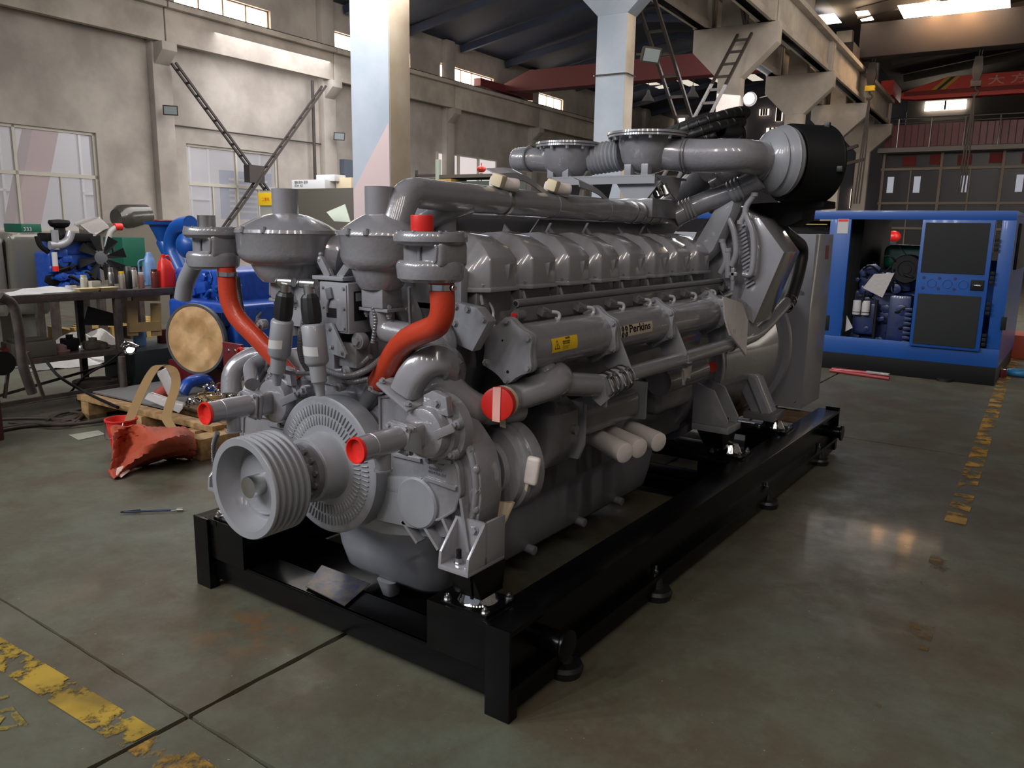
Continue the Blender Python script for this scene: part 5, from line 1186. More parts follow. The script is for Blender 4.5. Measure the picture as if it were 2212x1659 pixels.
def tri(s, par):
    m = MB(); cy_ = ay+W_y*.19; pts = []
    for a_, d_ in ((90, s), (210, s), (330, s)): pts.append((cy_+d_*math.cos(R_(a_)), d_*math.sin(R_(a_))))
    P3 = [V(ca.x+.0894*math.cos(R_(3)+z_/.089), y_, ca.z+.0894*math.sin(R_(3)+z_/.089)) for y_, z_ in pts]
    m.tube(P3+[P3[0]], .0012, n=6, bend=.003); return m.build('warning_triangle', INK, par)
tri(.020, wl); ctext('warning_text', '!', .022, ay+W_y*.17, -2, INK, wl, 1, .0008)
p1 = on_cyl(1337, 700); p2 = on_cyl(1407, 690)
m = MB(); m.hull(cyl_patch(p1.y, p2.y, 21, -10, .0888), capa=False, capb=False, closed=False); nl = m.build('name_plate', mat('beige_label', (190, 176, 156), .45), cc, label='beige maker plate with black name and emblem')
ctext('plate_text', 'Perkins', .046, p1.y+(p2.y-p1.y)*.25, 0, INK, nl, (p2.y-p1.y)*.72/.145, .0012)
for i in range(2):
    for j in range(2):
        m = MB(); u, v = p1.y+(p2.y-p1.y)*(.065+.105*i), .013-.025*j
        q = V(ca.x+.0892*math.cos(R_(5)+v/.089), u, ca.z+.0892*math.sin(R_(5)+v/.089)); nn = V(math.cos(R_(5)+v/.089), 0, math.sin(R_(5)+v/.089))
        m.ring(q, nn, .010, .0017, n=20); m.ring(q, nn, .005, .0017, n=16); m.build('emblem_ring', INK, nl)
# plastic wrapped tag hanging at the back
m = MB(); T = PX(1560, 640, -.12)
m.hull([[PX(1560, 640, -.14), PX(1600, 655, -.11), PX(1612, 690, -.10), PX(1608, 768, -.09), PX(1575, 725, -.10), PX(1562, 685, -.12)], [p+V(.006, .01, 0) for p in (PX(1560, 640, -.14), PX(1600, 655, -.11), PX(1612, 690, -.10), PX(1608, 768, -.09), PX(1575, 725, -.10), PX(1562, 685, -.12))]], bev=.003).jig(.002, 5); E_(m, 'plastic_tag', FOIL, label='crumpled clear plastic document pouch')
m = MB(); m.tube([PX(1555, 628, -.2), PX(1582, 665, -.12)], .003, n=6); E_(m, 'cable_tie', INK)
m = MB(); m.hull([[PX(1590, 640, -.16), PX(1612, 655, -.16), PX(1640, 715, -.12), PX(1625, 735, -.12), PX(1600, 700, -.14)], [p+V(0, .01, 0) for p in (PX(1590, 640, -.16), PX(1612, 655, -.16), PX(1640, 715, -.12), PX(1625, 735, -.12), PX(1600, 700, -.14))]], bev=.002); E_(m, 'hanger_plate', GRAYM)
m = MB(); q = PX(1480, 808, -.14); m.hull([[q+V(0, -.05, .03), q+V(0, .06, .04), q+V(0, .04, -.03), q+V(0, .0, -.02), q+V(0, -.02, -.05)], [q+V(.01, -.05, .03), q+V(.01, .06, .04), q+V(.01, .04, -.03), q+V(.01, .0, -.02), q+V(.01, -.02, -.05)]], bev=.002).jig(.004, 8); E_(m, 'foil_wrap', FOIL, label='torn plastic wrap')

# ---------------------------------------------------------------- oil cooler, filters, lower right side
m = MB(); a_ = V(-.33, .88, .80); b_ = V(-.33, 1.45, .80); m.box((-.36, 1.16, .80), (.16, .58, .14), bev=.05, seg=4); oc = E_(m, 'oil_cooler', GRAYD)
m = MB(); m.prism([V(-.255, .865, .90), V(-.255, .865, .72), V(-.28, .865, .655), V(-.46, .865, .655), V(-.46, .865, .90)], (0, .02, 0), bev=.003); m.build('cooler_flange', GRAYM, oc)
m = MB(); m.prism([V(-.265, 1.45, .90), V(-.265, 1.45, .72), V(-.46, 1.45, .70), V(-.46, 1.45, .90)], (0, .02, 0), bev=.003); m.build('cooler_flange', GRAYM, oc)
m = MB(); m.hull([rrect(-.39, .74, .085, .12, .05, .66), rrect(-.37, .76, .105, .12, .06, .73), rrect(-.37, .76, .105, .12, .06, .88), rrect(-.38, .76, .07, .08, .05, .93)]); m.cyl((-.36, .74, .9), (-.36, .74, .98), .06); m.cyl((-.29, .80, .80), (-.25, .80, .80), .02, n=12); E_(m, 'cooler_head', GRAYD)
for k, (x, y, z, L) in enumerate(((1360, 980, -.17, .24), (1383, 966, -.17, .2), (1424, 952, -.15, .2))):
    c = PX((1345, 1376, 1418)[k], (976, 966, 953)[k], -.18); ax = V(.86, -.35, -.10).normalized()
    m = MB(); m.lathe(c, ax, [(-L, .040), (-.02, .047), (.0, .048), (.016, .046), (.02, .04), (.021, .001)], n=32, capb=False); E_(m, 'oil_filter', WHITEW, label='oil filter wrapped in white foam')
# starter area, flywheel housing, feet
m = MB(); m.cyl((XC, 2.28, .80), (XC, 2.62, .80), .50, n=64, bev=.02); fh = E_(m, 'flywheel_housing', GRAYD)
m = MB(); m.cyl((XC, 2.60, .80), (XC, 2.66, .80), .54, n=64, bev=.006); m.build('housing_rim', GRAY, fh)
for s in (1, -1):
    X0 = XC+s*.60; q = V(X0, 2.43, .50)
    m = MB(); m.hull([[q+V(-.12, -.10, -.02), q+V(.10, -.10, -.02), q+V(.10, .10, -.02), q+V(-.12, .10, -.02)], [q+V(-.12, -.10, .02), q+V(.10, -.10, .02), q+V(.10, .10, .02), q+V(-.12, .10, .02)]], bev=.004)
    m.prism([q+V(-.12*s, -.10, .02), q+V(.09*s, -.10, .02), q+V(.09*s, -.10, .06), q+V(.0, -.10, .22), q+V(-.12*s, -.10, .26)], (0, .02, 0), bev=.003)
    m.prism([q+V(-.12*s, .06, .02), q+V(.09*s, .06, .02), q+V(.09*s, .06, .06), q+V(.0, .06, .22), q+V(-.12*s, .06, .26)], (0, .02, 0), bev=.003); ft = E_(m, 'rear_foot', GRAYC)
    for dx in (0, .035):
        m = MB(); m.cyl(q+V(.03*s+dx, -.04, .02), q+V(.03*s+dx, -.04, .065), .010, n=12); m.build('stud', BLACKM, ft)
    m = MB(); m.hull([[q+V(-.05, -.05, -.125), q+V(.06, -.05, -.125), q+V(.06, .09, -.125), q+V(-.05, .09, -.125)], [q+V(-.09, -.09, -.02), q+V(.06, -.09, -.02), q+V(.08, .09, -.02), q+V(-.09, .09, -.02)]]); E_(m, 'mount_riser', BLACK)
m = MB(); q = PX(1538, 792, -.30); m.cyl(q, q-V(-.004, .004, 0), .03, n=24); E_(m, 'round_label', REDP, label='red round sticker on the flywheel housing')
m = MB(); m.box((-.44, 2.0, .78), (.20, .46, .24), bev=.05, seg=3); m.cyl((-.32, 1.7, .86), (-.32, 2.2, .86), .07, n=24); E_(m, 'starter_motor', GRAYD)
m = MB(); m.span((-.46, .62, .95), (-.33, 2.25, 1.09), bev=.02); E_(m, 'side_casting', GRAYD)

# ---------------------------------------------------------------- upper intake pipes
m = MB(); pts = [PY(893, 478, .16), PY(905, 440, .18), PY(955, 428, .24)]
xu = -.60
m.tube([V(-.60, .12, 1.60), V(-.60, .17, 1.72), V(xu, .36, 1.715), V(xu, 2.36, 1.69)], .054, n=30, bend=.12); up = E_(m, 'intake_pipe', GRAYC)
for px, w in ((1085, .02), (1360, .012), (1376, .012), (1395, .01), (1413, .01), (1190, .006), (1302, .006)):
    y = PX(px, 455, xu).y; z = 1.715-.025*(y-.36)/2; m = MB(); m.band((xu, y, z), (0, 1, 0), .054, w, .005 if w > .01 else .003); m.build('pipe_clamp', STEEL if w > .008 else GRAYM, up)
m = MB(); m.tube([V(-1.14, 1.18, 1.58), V(-1.14, 1.24, 1.735), V(-1.14, 1.5, 1.735), V(-1.14, 2.36, 1.70)], .056, n=30, bend=.12); E_(m, 'intake_pipe', GRAYC)
m = MB(); m.tube([V(-.75, .30, 1.45), V(-.75, .32, 1.58), V(-.66, .40, 1.66), V(-.60, .52, 1.70)], .05, n=20, bend=.08);  E_(m, 'intake_branch', GRAYC)
m = MB(); m.cyl((-.68, .46, 1.55), (-.68, .46, 1.65), .055, n=28); m.cyl((-.76, .62, 1.55), (-.76, .62, 1.68), .06, n=28); E_(m, 'manifold_stub', GRAYM)
# straps bridging over the pipes with wrapped plugs
for (pa_, pb_, pc_, pd_) in (((1035, 430), (1072, 378), (1130, 380), (1188, 420)), ((1210, 395), (1250, 393), (1290, 410), (1318, 436))):
    L = [PX(*p, xu+.02*(1)) for p in (pb_, pc_, pd_)]
    m = MB()
    SL = smooth(L, 5); m.hull([[p, p+V(-.05, 0, .022), p+V(-.05, 0, .028), p+V(0, 0, .006), p+V(.006, 0, -.02), p+V(.002, 0, -.022)] for p in SL]); E_(m, 'pipe_strap', GRAYM)
for px, py in ((1090, 394), (1205, 404)):
    q = PX(px, py, xu+.03); m = MB(); m.cyl(q-V(.03, .05, 0), q+V(.03, .05, -.01), .026, n=20, bev=.008); w = E_(m, 'wrapped_plug', WHITEW, label='white foam wrapped plug'); m = MB(); m.box(q+V(0, -.04, .005), (.05, .05, .05), rot=(0, .3, .2), bev=.01); m.build('tape_wrap', TAPE, w)
# exhaust manifold heat shield between covers
m = MB(); m.prism([PX(1128, 528, -.60), PX(1165, 474, -.64), PX(1475, 486, -.64), PX(1440, 518, -.60)], (-.006, 0, 0)); hs = E_(m, 'heat_shield', GRAYD)
m = MB(); m.prism([V(-.66, .5, 1.5), V(-.66, 2.3, 1.5), V(-.70, 2.3, 1.66), V(-.70, .5, 1.66)], (-.34, 0, 0), bev=.03); E_(m, 'exhaust_manifold', GRAYD)
for k in range(5):
    y = .78+k*.33; m = MB(); m.prism([V(-.635, y, 1.57), V(-.60, y+.03, 1.58), V(-.625, y+.01, 1.62)], (0, .01, 0)); E_(m, 'shield_clip', GRAY)
for px in (1190, 1270, 1395):
    m = MB(); a_, b_ = PX(px, 482, -.61), PX(px-16, 510, -.61); m.bar(a_, b_, .012, .004); E_(m, 'shield_strap', GRAYM)

# turbocharger group
def dome(cx, cy, zf, rf, rb, hb):
    m = MB(); m.lathe((cx, cy, zf), (0, 0, -1), [(0, rf*.8), (0, rf), (.012, rf+.003), (.014, rf-.004), (.026, rf-.002), (.028, rf*.90), (.032, rb), (.06, rb*1.0), (hb*.7, rb*.86), (hb*.92, rb*.6), (hb, rb*.3)], n=56); d = E_(m, 'turbine_dome', GRAYC)
    for k in range(12):
        a_ = R_(30*k); q = V(cx+rf*.93*math.cos(a_), cy+rf*.93*math.sin(a_), zf-.028); m = MB(); m.bolt(q, (0, 0, -1), .010, .014); m.build('bolt', GRAY, d)
    return d
D1 = V(-1.14, 2.1, 2.085); D2 = V(-.65, 2.12, 2.115)
dome(D1.x, D1.y, D1.z, .185, .155, .20); dome(D2.x, D2.y, D2.z, .215, .155, .21)
m = MB(); q = PY(1120, 345, 2.0); m.tube([D1+V(-.02, 0, -.10), q+V(.06, 0, 0), q], .068, n=26); m.sphere(q, .068, 20, (.7, 1, 1)); E_(m, 'dome_outlet', GRAYC)
m = MB(); m.band(PY(1147, 343, 2.0), (1, -.1, 0), .07, .012, .004); E_(m, 'pipe_clamp', GRAYD)
# corrugated connector behind first dome
m = MB(); m.tube([D1+V(.12, .05, -.09), D2+V(-.18, .05, -.10)], .085, n=28, step=.012, rfun=lambda a_, i: .080+.008*(i % 2)); E_(m, 'bellows_joint', GRAYM)
cx1 = PY(1640, 342, 2.38)
m = MB(); m.tube([D2+V(.03, 0, -.095), PY(1500, 338, 2.16), PY(1600, 335, 2.22), PY(1650, 345, 2.40)], .086, n=32, bend=.12); E_(m, 'turbine_pipe', GRAYC)
m = MB(); m.ring(PY(1482, 338, 2.15), (1, 0, 0), .088, .004, n=36); m.ring(PY(1488, 338, 2.15), (1, 0, 0), .088, .004, n=36); E_(m, 'pipe_clamp', GRAYD)
ta = V(.62, .785, 0).normalized(); tc = PY(1662, 347, 2.45)
m = MB(); m.lathe(tc-ta*.08, ta, [(0, .08), (0, .095), (.012, .105), (.02, .100), (.028, .108), (.034, .100), (.05, .125), (.075, .155), (.09, .165), (.10, .158), (.115, .172), (.14, .180), (.148, .186), (.156, .178), (.175, .178), (.183, .170), (.19, .165), (.20, .12), (.25, .10)], n=60); m.ring(tc+ta*.085, ta, .172, .006, n=56); m.ring(tc+ta*.02, ta, .112, .008, n=48); m.ring(tc-ta*.03, ta, .104, .007, n=48); tb = E_(m, 'turbocharger', GRAYM)
m = MB(); L = []
vol = [tc+ta*.04+V(0, 0, 0)]
pts = []
x, y, z = frame(ta)
for k in range(15):
    a_ = R_(-40-k*14); pts.append(tc+ta*.05+(x*math.cos(a_)+y*math.sin(a_))*(.135))
m.tube(pts, .05, n=18, rfun=lambda a__, i: .035+.028*(1-i/15)); m.build('volute', GRAYM, tb)
# charge pipe down from the compressor to the intake pipe
m = MB(); m.tube([PY(1645, 385, 2.42), PY(1590, 412, 2.42), PY(1500, 445, 2.36), PY(1455, 470, 2.30)], .058, n=26, bend=.10, rfun=None); cpz = E_(m, 'charge_pipe', GRAYC)
a_, b_ = PY(1472, 458, 2.33), PY(1500, 447, 2.35)
m = MB(); m.tube([a_, b_], .06, n=28, step=.009, rfun=lambda q_, i: .058+.007*(i % 2)); m.build('bellows_joint', GRAYM, cpz)
a_, b_ = PY(1577, 416, 2.40), PY(1602, 404, 2.41)
m = MB(); m.tube([a_, b_], .06, n=28, step=.010, rfun=lambda q_, i: .060+.006*(i % 2)); m.build('bellows_joint', GRAYM, cpz)
m = MB(); m.tube([PY(1540, 400, 2.7), PY(1580, 375, 2.7), PY(1600, 350, 2.7)], .055, n=20); m.band(PY(1556, 392, 2.7), (1, 0, .7), .058, .03, .005); E_(m, 'cross_pipe', GRAYD)
m = MB(); m.tube([PY(1440, 455, 2.9), PY(1480, 420, 2.8), PY(1530, 370, 2.7)], .085, n=20); E_(m, 'exhaust_pipe', GRAYD)
# air filter drum
fc = PY(1728, 354, 2.66)
m = MB(); m.lathe(fc-ta*.17, ta, [(.02, .08), (.022, .09), (.06, .095), (.062, .15), (.075, .20), (.085, .207), (.29, .207), (.30, .212), (.31, .207), (.315, .17), (.32, .05)], n=64); af = E_(m, 'air_filter', BLACKM, label='large round black air filter')
m = MB(); m.ring(fc-ta*.115, ta, .10, .008, n=40); m.build('filter_clamp', RUBBER, af)
q = fc+ta*.1
for k in range(3):
    m = MB(); x, y, z = frame(ta); a_ = R_(30+k*80); p_ = q+(x*math.cos(a_)+y*math.sin(a_))*.212; m.box(p_, (.03, .03, .03), bev=.004); m.build('filter_latch', RUBBER, af)
m = MB(); m.prism([PY(1608, 440, 2.7), PY(1780, 432, 2.7), PY(1780, 448, 2.7), PY(1735, 452, 2.7), PY(1732, 475, 2.7), PY(1700, 490, 2.7), PY(1640, 475, 2.7)], (0, .25, 0), bev=.006); E_(m, 'filter_bracket', BLACKM)
# second air filter on the left bank (mostly hidden)
# turbo support table
q0, q1 = PY(1196, 383, 1.95), PY(1418, 383, 1.95)
m = MB(); m.span((q0.x, 1.93, q0.z-.012), (q1.x, 2.33, q0.z), bev=.002); m.span((q0.x, 1.93, q0.z-.045), (q1.x, 1.938, q0.z)); tt_ = E_(m, 'turbo_platform', GRAYM)
for t in (.0, .33, .66, 1.0):
    x_ = q0.x+(q1.x-q0.x)*t; m = MB(); m.prism([V(x_, 1.95, q0.z-.012), V(x_, 2.25, q0.z-.012), V(x_, 2.20, q0.z-.12)], (.006, 0, 0)); m.build('gusset', GRAYM, tt_)
m = MB(); m.prism([PY(1330, 392, 1.96), PY(1428, 390, 1.96), PY(1395, 432, 1.96), PY(1350, 432, 1.96)], (0, .008, 0)); m.build('support_leg', GRAYM, tt_)
for p_ in (D1, D2):
    for dx in (-.05, .05):
        m = MB(); m.box((p_.x+dx, 2.02, q0.z+.03), (.04, .05, .06), bev=.003); m.build('mount_block', GRAYM, tt_)
m = MB(); m.box((XC+.1, 2.1, 1.72), (.5, .3, .1), bev=.01); E_(m, 'turbo_pedestal', GRAYD)
for px, py, c in ((1412, 405, CHROME), (1432, 400, STEEL)):
    m = MB(); q = PY(px, py, 2.05); m.cyl(q, q+V(.03, 0, -.05), .02, n=16); E_(m, 'gasket_clamp', c)

# rear angled intercooler
Yc = 2.40
fp = [(1480, 560), (1505, 500), (1560, 440), (1590, 445), (1640, 470), (1678, 548), (1650, 620), (1622, 690), (1590, 668), (1530, 628), (1490, 610)]
m = MB(); m.prism([PY(x, y, Yc+.08) for x, y in fp], (.0, .28, 0), bev=.004); ic = E_(m, 'intercooler', GRAY)
m = MB(); m.prism([PY(x, y, Yc+.05) for x, y in ((1640, 470), (1694, 545), (1627, 700), (1590, 668), (1640, 545), (1610, 470))], (0, .29, 0), bev=.006); m.build('end_tank', GRAY, ic)
m = MB(); m.prism([PY(x, y, Yc-.02) for x, y in ((1560, 425), (1590, 415), (1580, 455), (1540, 540), (1495, 585), (1480, 560), (1505, 520))], (.03, .05, 0), bev=.001); m.build('cooler_bracket', GRAYM, ic)
m = MB()
for k in range(16):
    p_ = PY(1592+k*1.3, 500+k*8, Yc+.04); m.bar(p_, p_+V(.045, 0, .03), .012, .010)
m.build('corrugation', GRAY, ic, kind='stuff')
m = MB(); m.prism([PY(x, y, Yc+.05) for x, y in ((1520, 452), (1555, 430), (1590, 408), (1598, 420), (1575, 445), (1535, 462))], (0, .012, 0), bev=.002); bk = E_(m, 'pipe_bracket', GRAYM)
for px, py in ((1538, 448), (1572, 438)):
    m = MB(); m.bolt(PY(px, py, Yc+.048), (0, -1, 0), .012, .01); m.build('bolt', GRAY, bk)
for pts in (((1572, 468), (1585, 500), (1590, 545), (1580, 575)), ((1630, 420), (1610, 455), (1625, 500), (1628, 545), (1622, 590), (1605, 592)), ((1560, 520), (1568, 560), (1556, 590)), ((1573, 540), (1572, 600)), ((1600, 480), (1608, 465), (1612, 450))):
    m = MB(); m.tube(smooth([PY(x, y, Yc+.0) for x, y in pts], 8), .0165, n=14); m.band(PY(*pts[0], Yc+.0), (0, 0, 1), .0165, .02, .003); E_(m, 'oil_hose', GRAY)
m = MB(); q = PY(1584, 592, Yc); m.box(q, (.05, .03, .02), bev=.003); m.box(q, (.02, .03, .07), bev=.003); m.cyl(q+V(0, 0, -.03), q+V(0, 0, -.09), .012, n=12); E_(m, 'pipe_tee', GRAY)

# black corrugated hose coil resting on top
hc = thing('corrugated_hose', 'coil of black corrugated hose lying on top of the grey engine', 'hose', (-.75, 2.55, 2.15))
c_ = PY(1500, 280, 2.45)
def coil(cx, cz, rx, rz, y, turns, r, tilt, seed, y2=0):
    pts = []; n = int(turns*30)
    for k in range(n+1):
        a_ = 2*math.pi*k/30+seed; pts.append(V(cx+rx*math.cos(a_)+.0*k, y+.30*math.sin(a_)+y2*k/n, cz+rz*math.sin(a_)+tilt*math.cos(a_)))
    m = MB(); m.tube(pts, r, n=14, step=.0075, rfun=lambda a__, i: r*(1 if i % 2 else .84)); return m
coil(c_.x+.03, c_.z+.02, .20, .05, 2.50, 1.6, .030, .07, .6, .05).build('hose_loop', RUBBER, hc, ang=60)
coil(c_.x+.05, c_.z-.03, .18, .05, 2.46, 1.3, .028, .06, 2.2, .02).build('hose_loop', RUBBER, hc, ang=60)
m = MB(); m.tube([PY(1430, 300, 2.5), PY(1500, 270, 2.45), PY(1560, 255, 2.5), PY(1600, 290, 2.65), PY(1580, 320, 2.6)], .045, n=20, bend=.12); m.build('hose_end', RUBBER, hc)
m = MB(); q = PY(1556, 281, 2.35); m.lathe(q, (-.3, -1, -.05), [(-.14, .04), (0, .042), (.0, .034), (-.08, .034)], n=28, capa=False, capb=True); m.build('hose_mouth', RUBBER, hc)

# paper sheet leaning between the tanks
m = MB(); P4 = [PY(705, 458, .35), PY(745, 441, .38), PY(757, 480, .30), PY(722, 478, .3)]; m.hull([P4, [p+V(0, .003, 0) for p in P4]])
tag(m.build('paper_sheet', GREENP), 'pale green paper sheet stuck between the two header tanks', 'paper')

# ================================================================ generator
gen = thing('generator', 'big grey cylindrical alternator behind the engine with flat terminal cabinet', 'generator', (XC, 3.3, .322))
m = MB(); m.lathe((XC, 2.665, .80), (0, 1, 0), [(0, .40), (0, .52), (.03, .53), (.06, .50), (.25, .50), (.6, .53), (1.0, .55), (1.15, .56), (1.2, .50)], n=72); gs = m.build('generator_shell', GRAYC, gen)
m = MB(); m.lathe((XC, 3.72, .80), (0, 1, 0), [(0, .55), (0, .595), (.012, .6), (.05, .6), (.06, .55)], n=72); m.build('shell_rim', GRAYM, gs)
for s in (1, -1):
    X0 = XC+s*.60
    m = MB(); m.prism([V(X0+s*.12-.06*s, 3.18, .44), V(X0-.06*s, 3.18, .44), V(X0-.22*s, 3.18, .72), V(X0-.05*s, 3.18, .66)], (0, .16, 0), bev=.004); m.bar(V(X0+.02*s, 3.17, .44), V(X0-.09*s, 3.17, .66), .012, .01); m.build('generator_foot', GRAYM, gen)
    m = MB(); m.span((X0-.10, 3.14, .40), (X0+.10, 3.38, .445), bev=.003); m.build('foot_pad', GRAYD, gen)
m = MB(); cbx0, cbx1 = -1.52, -.215
m.span((cbx0, 3.93, .345), (cbx1, 4.40, 1.60), bev=.004); cb = m.build('terminal_cabinet', GRAYM, gen)
q = PY(1716, 870, 3.93); m = MB(); m.tube([q, q+V(.012, 0, .012)], .003, n=6); m.build('cabinet_mark', STEEL, cb)
m = MB(); q = PY(1730, 632, 3.92); m.cyl(q, q-V(0, .004, 0), .014, n=20); m.build('cabinet_knob', GRAYD, cb)
q = PX(1786, 545, cbx1); m = MB(); m.span((cbx1, q.y-.04, q.z-.05), (cbx1+.002, q.y+.05, q.z+.05)); m.build('warning_sticker', mat('sticker_red', (120, 36, 40), .5), cb, label='small red sticker')
m = MB(); m.span((-.75, 3.78, .345), (-.62, 4.1, .36)); m.build('cabinet_base', GRAYM, cb)
# ================================================================ left side: bench, blue engines, pallet
BX = -5.65
bn = thing('work_bench', 'long rusty steel work bench with lower shelf on the left', 'bench', (-6.0, 1.2, 0))
m = MB(); m.span((-6.45, -.9, .985), (BX, 2.42, 1.0), bev=.002); m.span((BX-.02, -.9, .985-.05), (BX, 2.42, 1.0), bev=.002); m.build('bench_top', RUST, bn)
m = MB(); m.span((-6.4, -.9, .46), (BX-.02, 1.9, .475)); m.span((BX-.05, -.9, .43), (BX-.01, 1.9, .475)); m.build('lower_shelf', RUST, bn)
for y in (-.8, .35, 1.8, 2.36):
    for x in (BX-.06, -6.4):
        m = MB(); m.span((x, y, 0), (x+.055, y+.055, .985), bev=.002); m.build('leg', RUST, bn)
m = MB(); m.bar((-5.68, .2, .12), (-5.68, 1.8, .14), .03, .03); m.bar((-5.66, .1, .1), (-6.2, 2.3, .3), .02, .02); m.build('brace', RUST, bn)
# things on the bench (standing on z=1.0)
def on_bench(px, h, x=-5.85):
    # foot point on the bench top below px
    y = PX(px, 606, x).y; return V(x, y, 1.0)
GLASS = mat('clear_jar', (170, 165, 150), .1, coat=.5)
def jar(px, x, r, h, body, lid, lab, name='jar', cat='jar', lidh=.02):
    p = on_bench(px, h, x); m = MB(); m.lathe(p, (0, 0, 1), [(0, r*.9), (.004, r), (h*.82, r), (h*.88, r*.85), (h*.9, r*.8)], n=24); o = m.build(name, body); tag(o, lab, cat, 'bottles and jars on the bench')
    m = MB(); m.lathe(p+V(0, 0, h*.9), (0, 0, 1), [(0, r*.82), (.0, r*.86), (lidh, r*.84), (lidh, .01)], n=24); m.build('lid', lid, o); return o
jar(181, -5.95, .030, .125, GLASS, GLASS, 'cloudy clear jar left of the square glass')
p = on_bench(203, 0, -5.9); m = MB(); m.box(p+V(0, 0, .04), (.08, .085, .08), bev=.008); tag(m.build('glass_tub', GLASS), 'low square glass tub on the bench', 'tub', 'bottles and jars on the bench')
jar(240, -5.88, .026, .17, STEEL, STEEL, 'slim steel vacuum flask on the bench', 'vacuum_flask', 'flask', .04)
jar(263, -5.88, .028, .15, GLASS, YEL, 'clear jar with a yellow lid left of the black flask')
jar(278, -5.80, .030, .185, INK, STEEL, 'black vacuum flask with silver cap on the bench', 'vacuum_flask', 'flask', .035)
jar(290, -5.98, .028, .18, GLASS, STEEL, 'glass tea bottle behind the black flask')
jar(305, -5.80, .027, .14, mat('tea_glass', (150, 110, 100), .15), WHITEP, 'tea bottle with a white lid on the bench')
jar(334, -5.78, .032, .17, mat('brown_glass', (100, 46, 36), .15), mat('dark_lid', (60, 22, 22), .4), 'brown jar with dark red lid beside the red jug')
# red jug
p = on_bench(360, 0, -5.78); m = MB(); m.hull([rrect(p.x, p.y, .055, .075, .03, 1.0), rrect(p.x, p.y, .06, .078, .035, 1.02), rrect(p.x, p.y, .06, .075, .04, 1.16), rrect(p.x, p.y-.01, .045, .05, .03, 1.24), rrect(p.x, p.y-.02, .022, .024, .02, 1.27), rrect(p.x, p.y-.02, .022, .024, .02, 1.29)]); jg = m.build('oil_jug', REDP); tag(jg, 'bright red plastic oil jug at the end of the bench', 'jug')
m = MB(); m.tube([V(p.x, p.y-.02, 1.28), V(p.x, p.y+.03, 1.30), V(p.x, p.y+.06, 1.22), V(p.x, p.y+.055, 1.15)], .011, n=10, bend=.03); m.build('handle', REDP, jg)
m = MB(); m.cyl((p.x, p.y-.02, 1.285), (p.x, p.y-.02, 1.31), .02, n=16); m.build('cap', REDP, jg)
# blue flask
p = on_bench(325, 0, -6.05); BFL = mat('pale_blue_plastic', (104, 140, 186), .4)
m = MB(); m.lathe(p, (0, 0, 1), [(0, .055), (.005, .06), (.22, .06), (.26, .045), (.29, .03), (.30, .03), (.32, .02)], n=28); bf = m.build('water_flask', BFL); tag(bf, 'pale blue insulated water flask with handle behind the jars', 'flask')
m = MB(); m.tube([p+V(0, -.055, .25), p+V(0, -.11, .24), p+V(0, -.11, .06), p+V(0, -.055, .05)], .008, n=8, bend=.04); m.build('handle', BFL, bf)
for px, w_, lab in ((186, .2, 'left shallow wooden tray on the bench'), (228, .18, 'right shallow wooden tray on the bench')):
    p = on_bench(px, 0, -5.74); m = MB(); m.hull([rrect(p.x, p.y, .05, w_/2-.02, .01, 1.001), rrect(p.x, p.y, .065, w_/2, .01, 1.03)]); tag(m.build('wooden_tray', mat('tray_cream', (190, 172, 130), .6)), lab, 'tray', 'shallow trays on the bench')
p = on_bench(152, 0, -5.85); m = MB(); m.lathe(p, (0, 0, 1), [(0, .025), (0, .045), (.05, .045), (.05, .025)], n=24, capa=False, capb=False); tag(m.build('tape_roll', PAPER), 'pale roll of tape on the white rags', 'tape')
def rag(c, sx, sy, h, seed, mt, name, lab, cat, grp=None, n=14, rot=0, z0=0):
    r3 = random.Random(seed); bm = bmesh.new(); g = []
    ph = [r3.uniform(0, 6) for _ in range(6)]
    for i in range(n+1):
        row = []
        for j in range(n+1):
            u, v = i/n*2-1, j/n*2-1; w_ = 1+.12*math.sin(5*u+ph[0])+.1*math.sin(4*v+ph[1])
            zz = h*max(0, (1-abs(u)**3))*max(0, (1-abs(v)**3))*(.55+.3*math.sin(4*u+3*v+ph[2])+.2*math.sin(9*u-5*v+ph[3]))+r3.uniform(0, h*.08)
            x, y = u*sx*w_, v*sy*w_; ca_, sa_ = math.cos(rot), math.sin(rot)
            row.append(bm.verts.new((c[0]+x*ca_-y*sa_, c[1]+x*sa_+y*ca_, c[2]+max(zz, .002)+z0)))
        g.append(row)
    for i in range(n):
        for j in range(n): bm.faces.new((g[i][j], g[i+1][j], g[i+1][j+1], g[i][j+1]))
    m = MB(); m.bm.free(); m.bm = bm; o = m.build(name, mt, ang=60); tag(o, lab, cat, grp); return o
p = on_bench(100, 0, -5.9); rag((p.x, p.y, 1.001), .14, .30, .045, 3, PAPER, 'cleaning_rag', 'heap of white rags and papers on the bench', 'rag')
p = on_bench(40, 0, -5.8); rag((p.x, p.y, 1.001), .1, .12, .02, 5, PAPER, 'paper_sheets', 'loose white papers at the left end of the bench', 'paper')
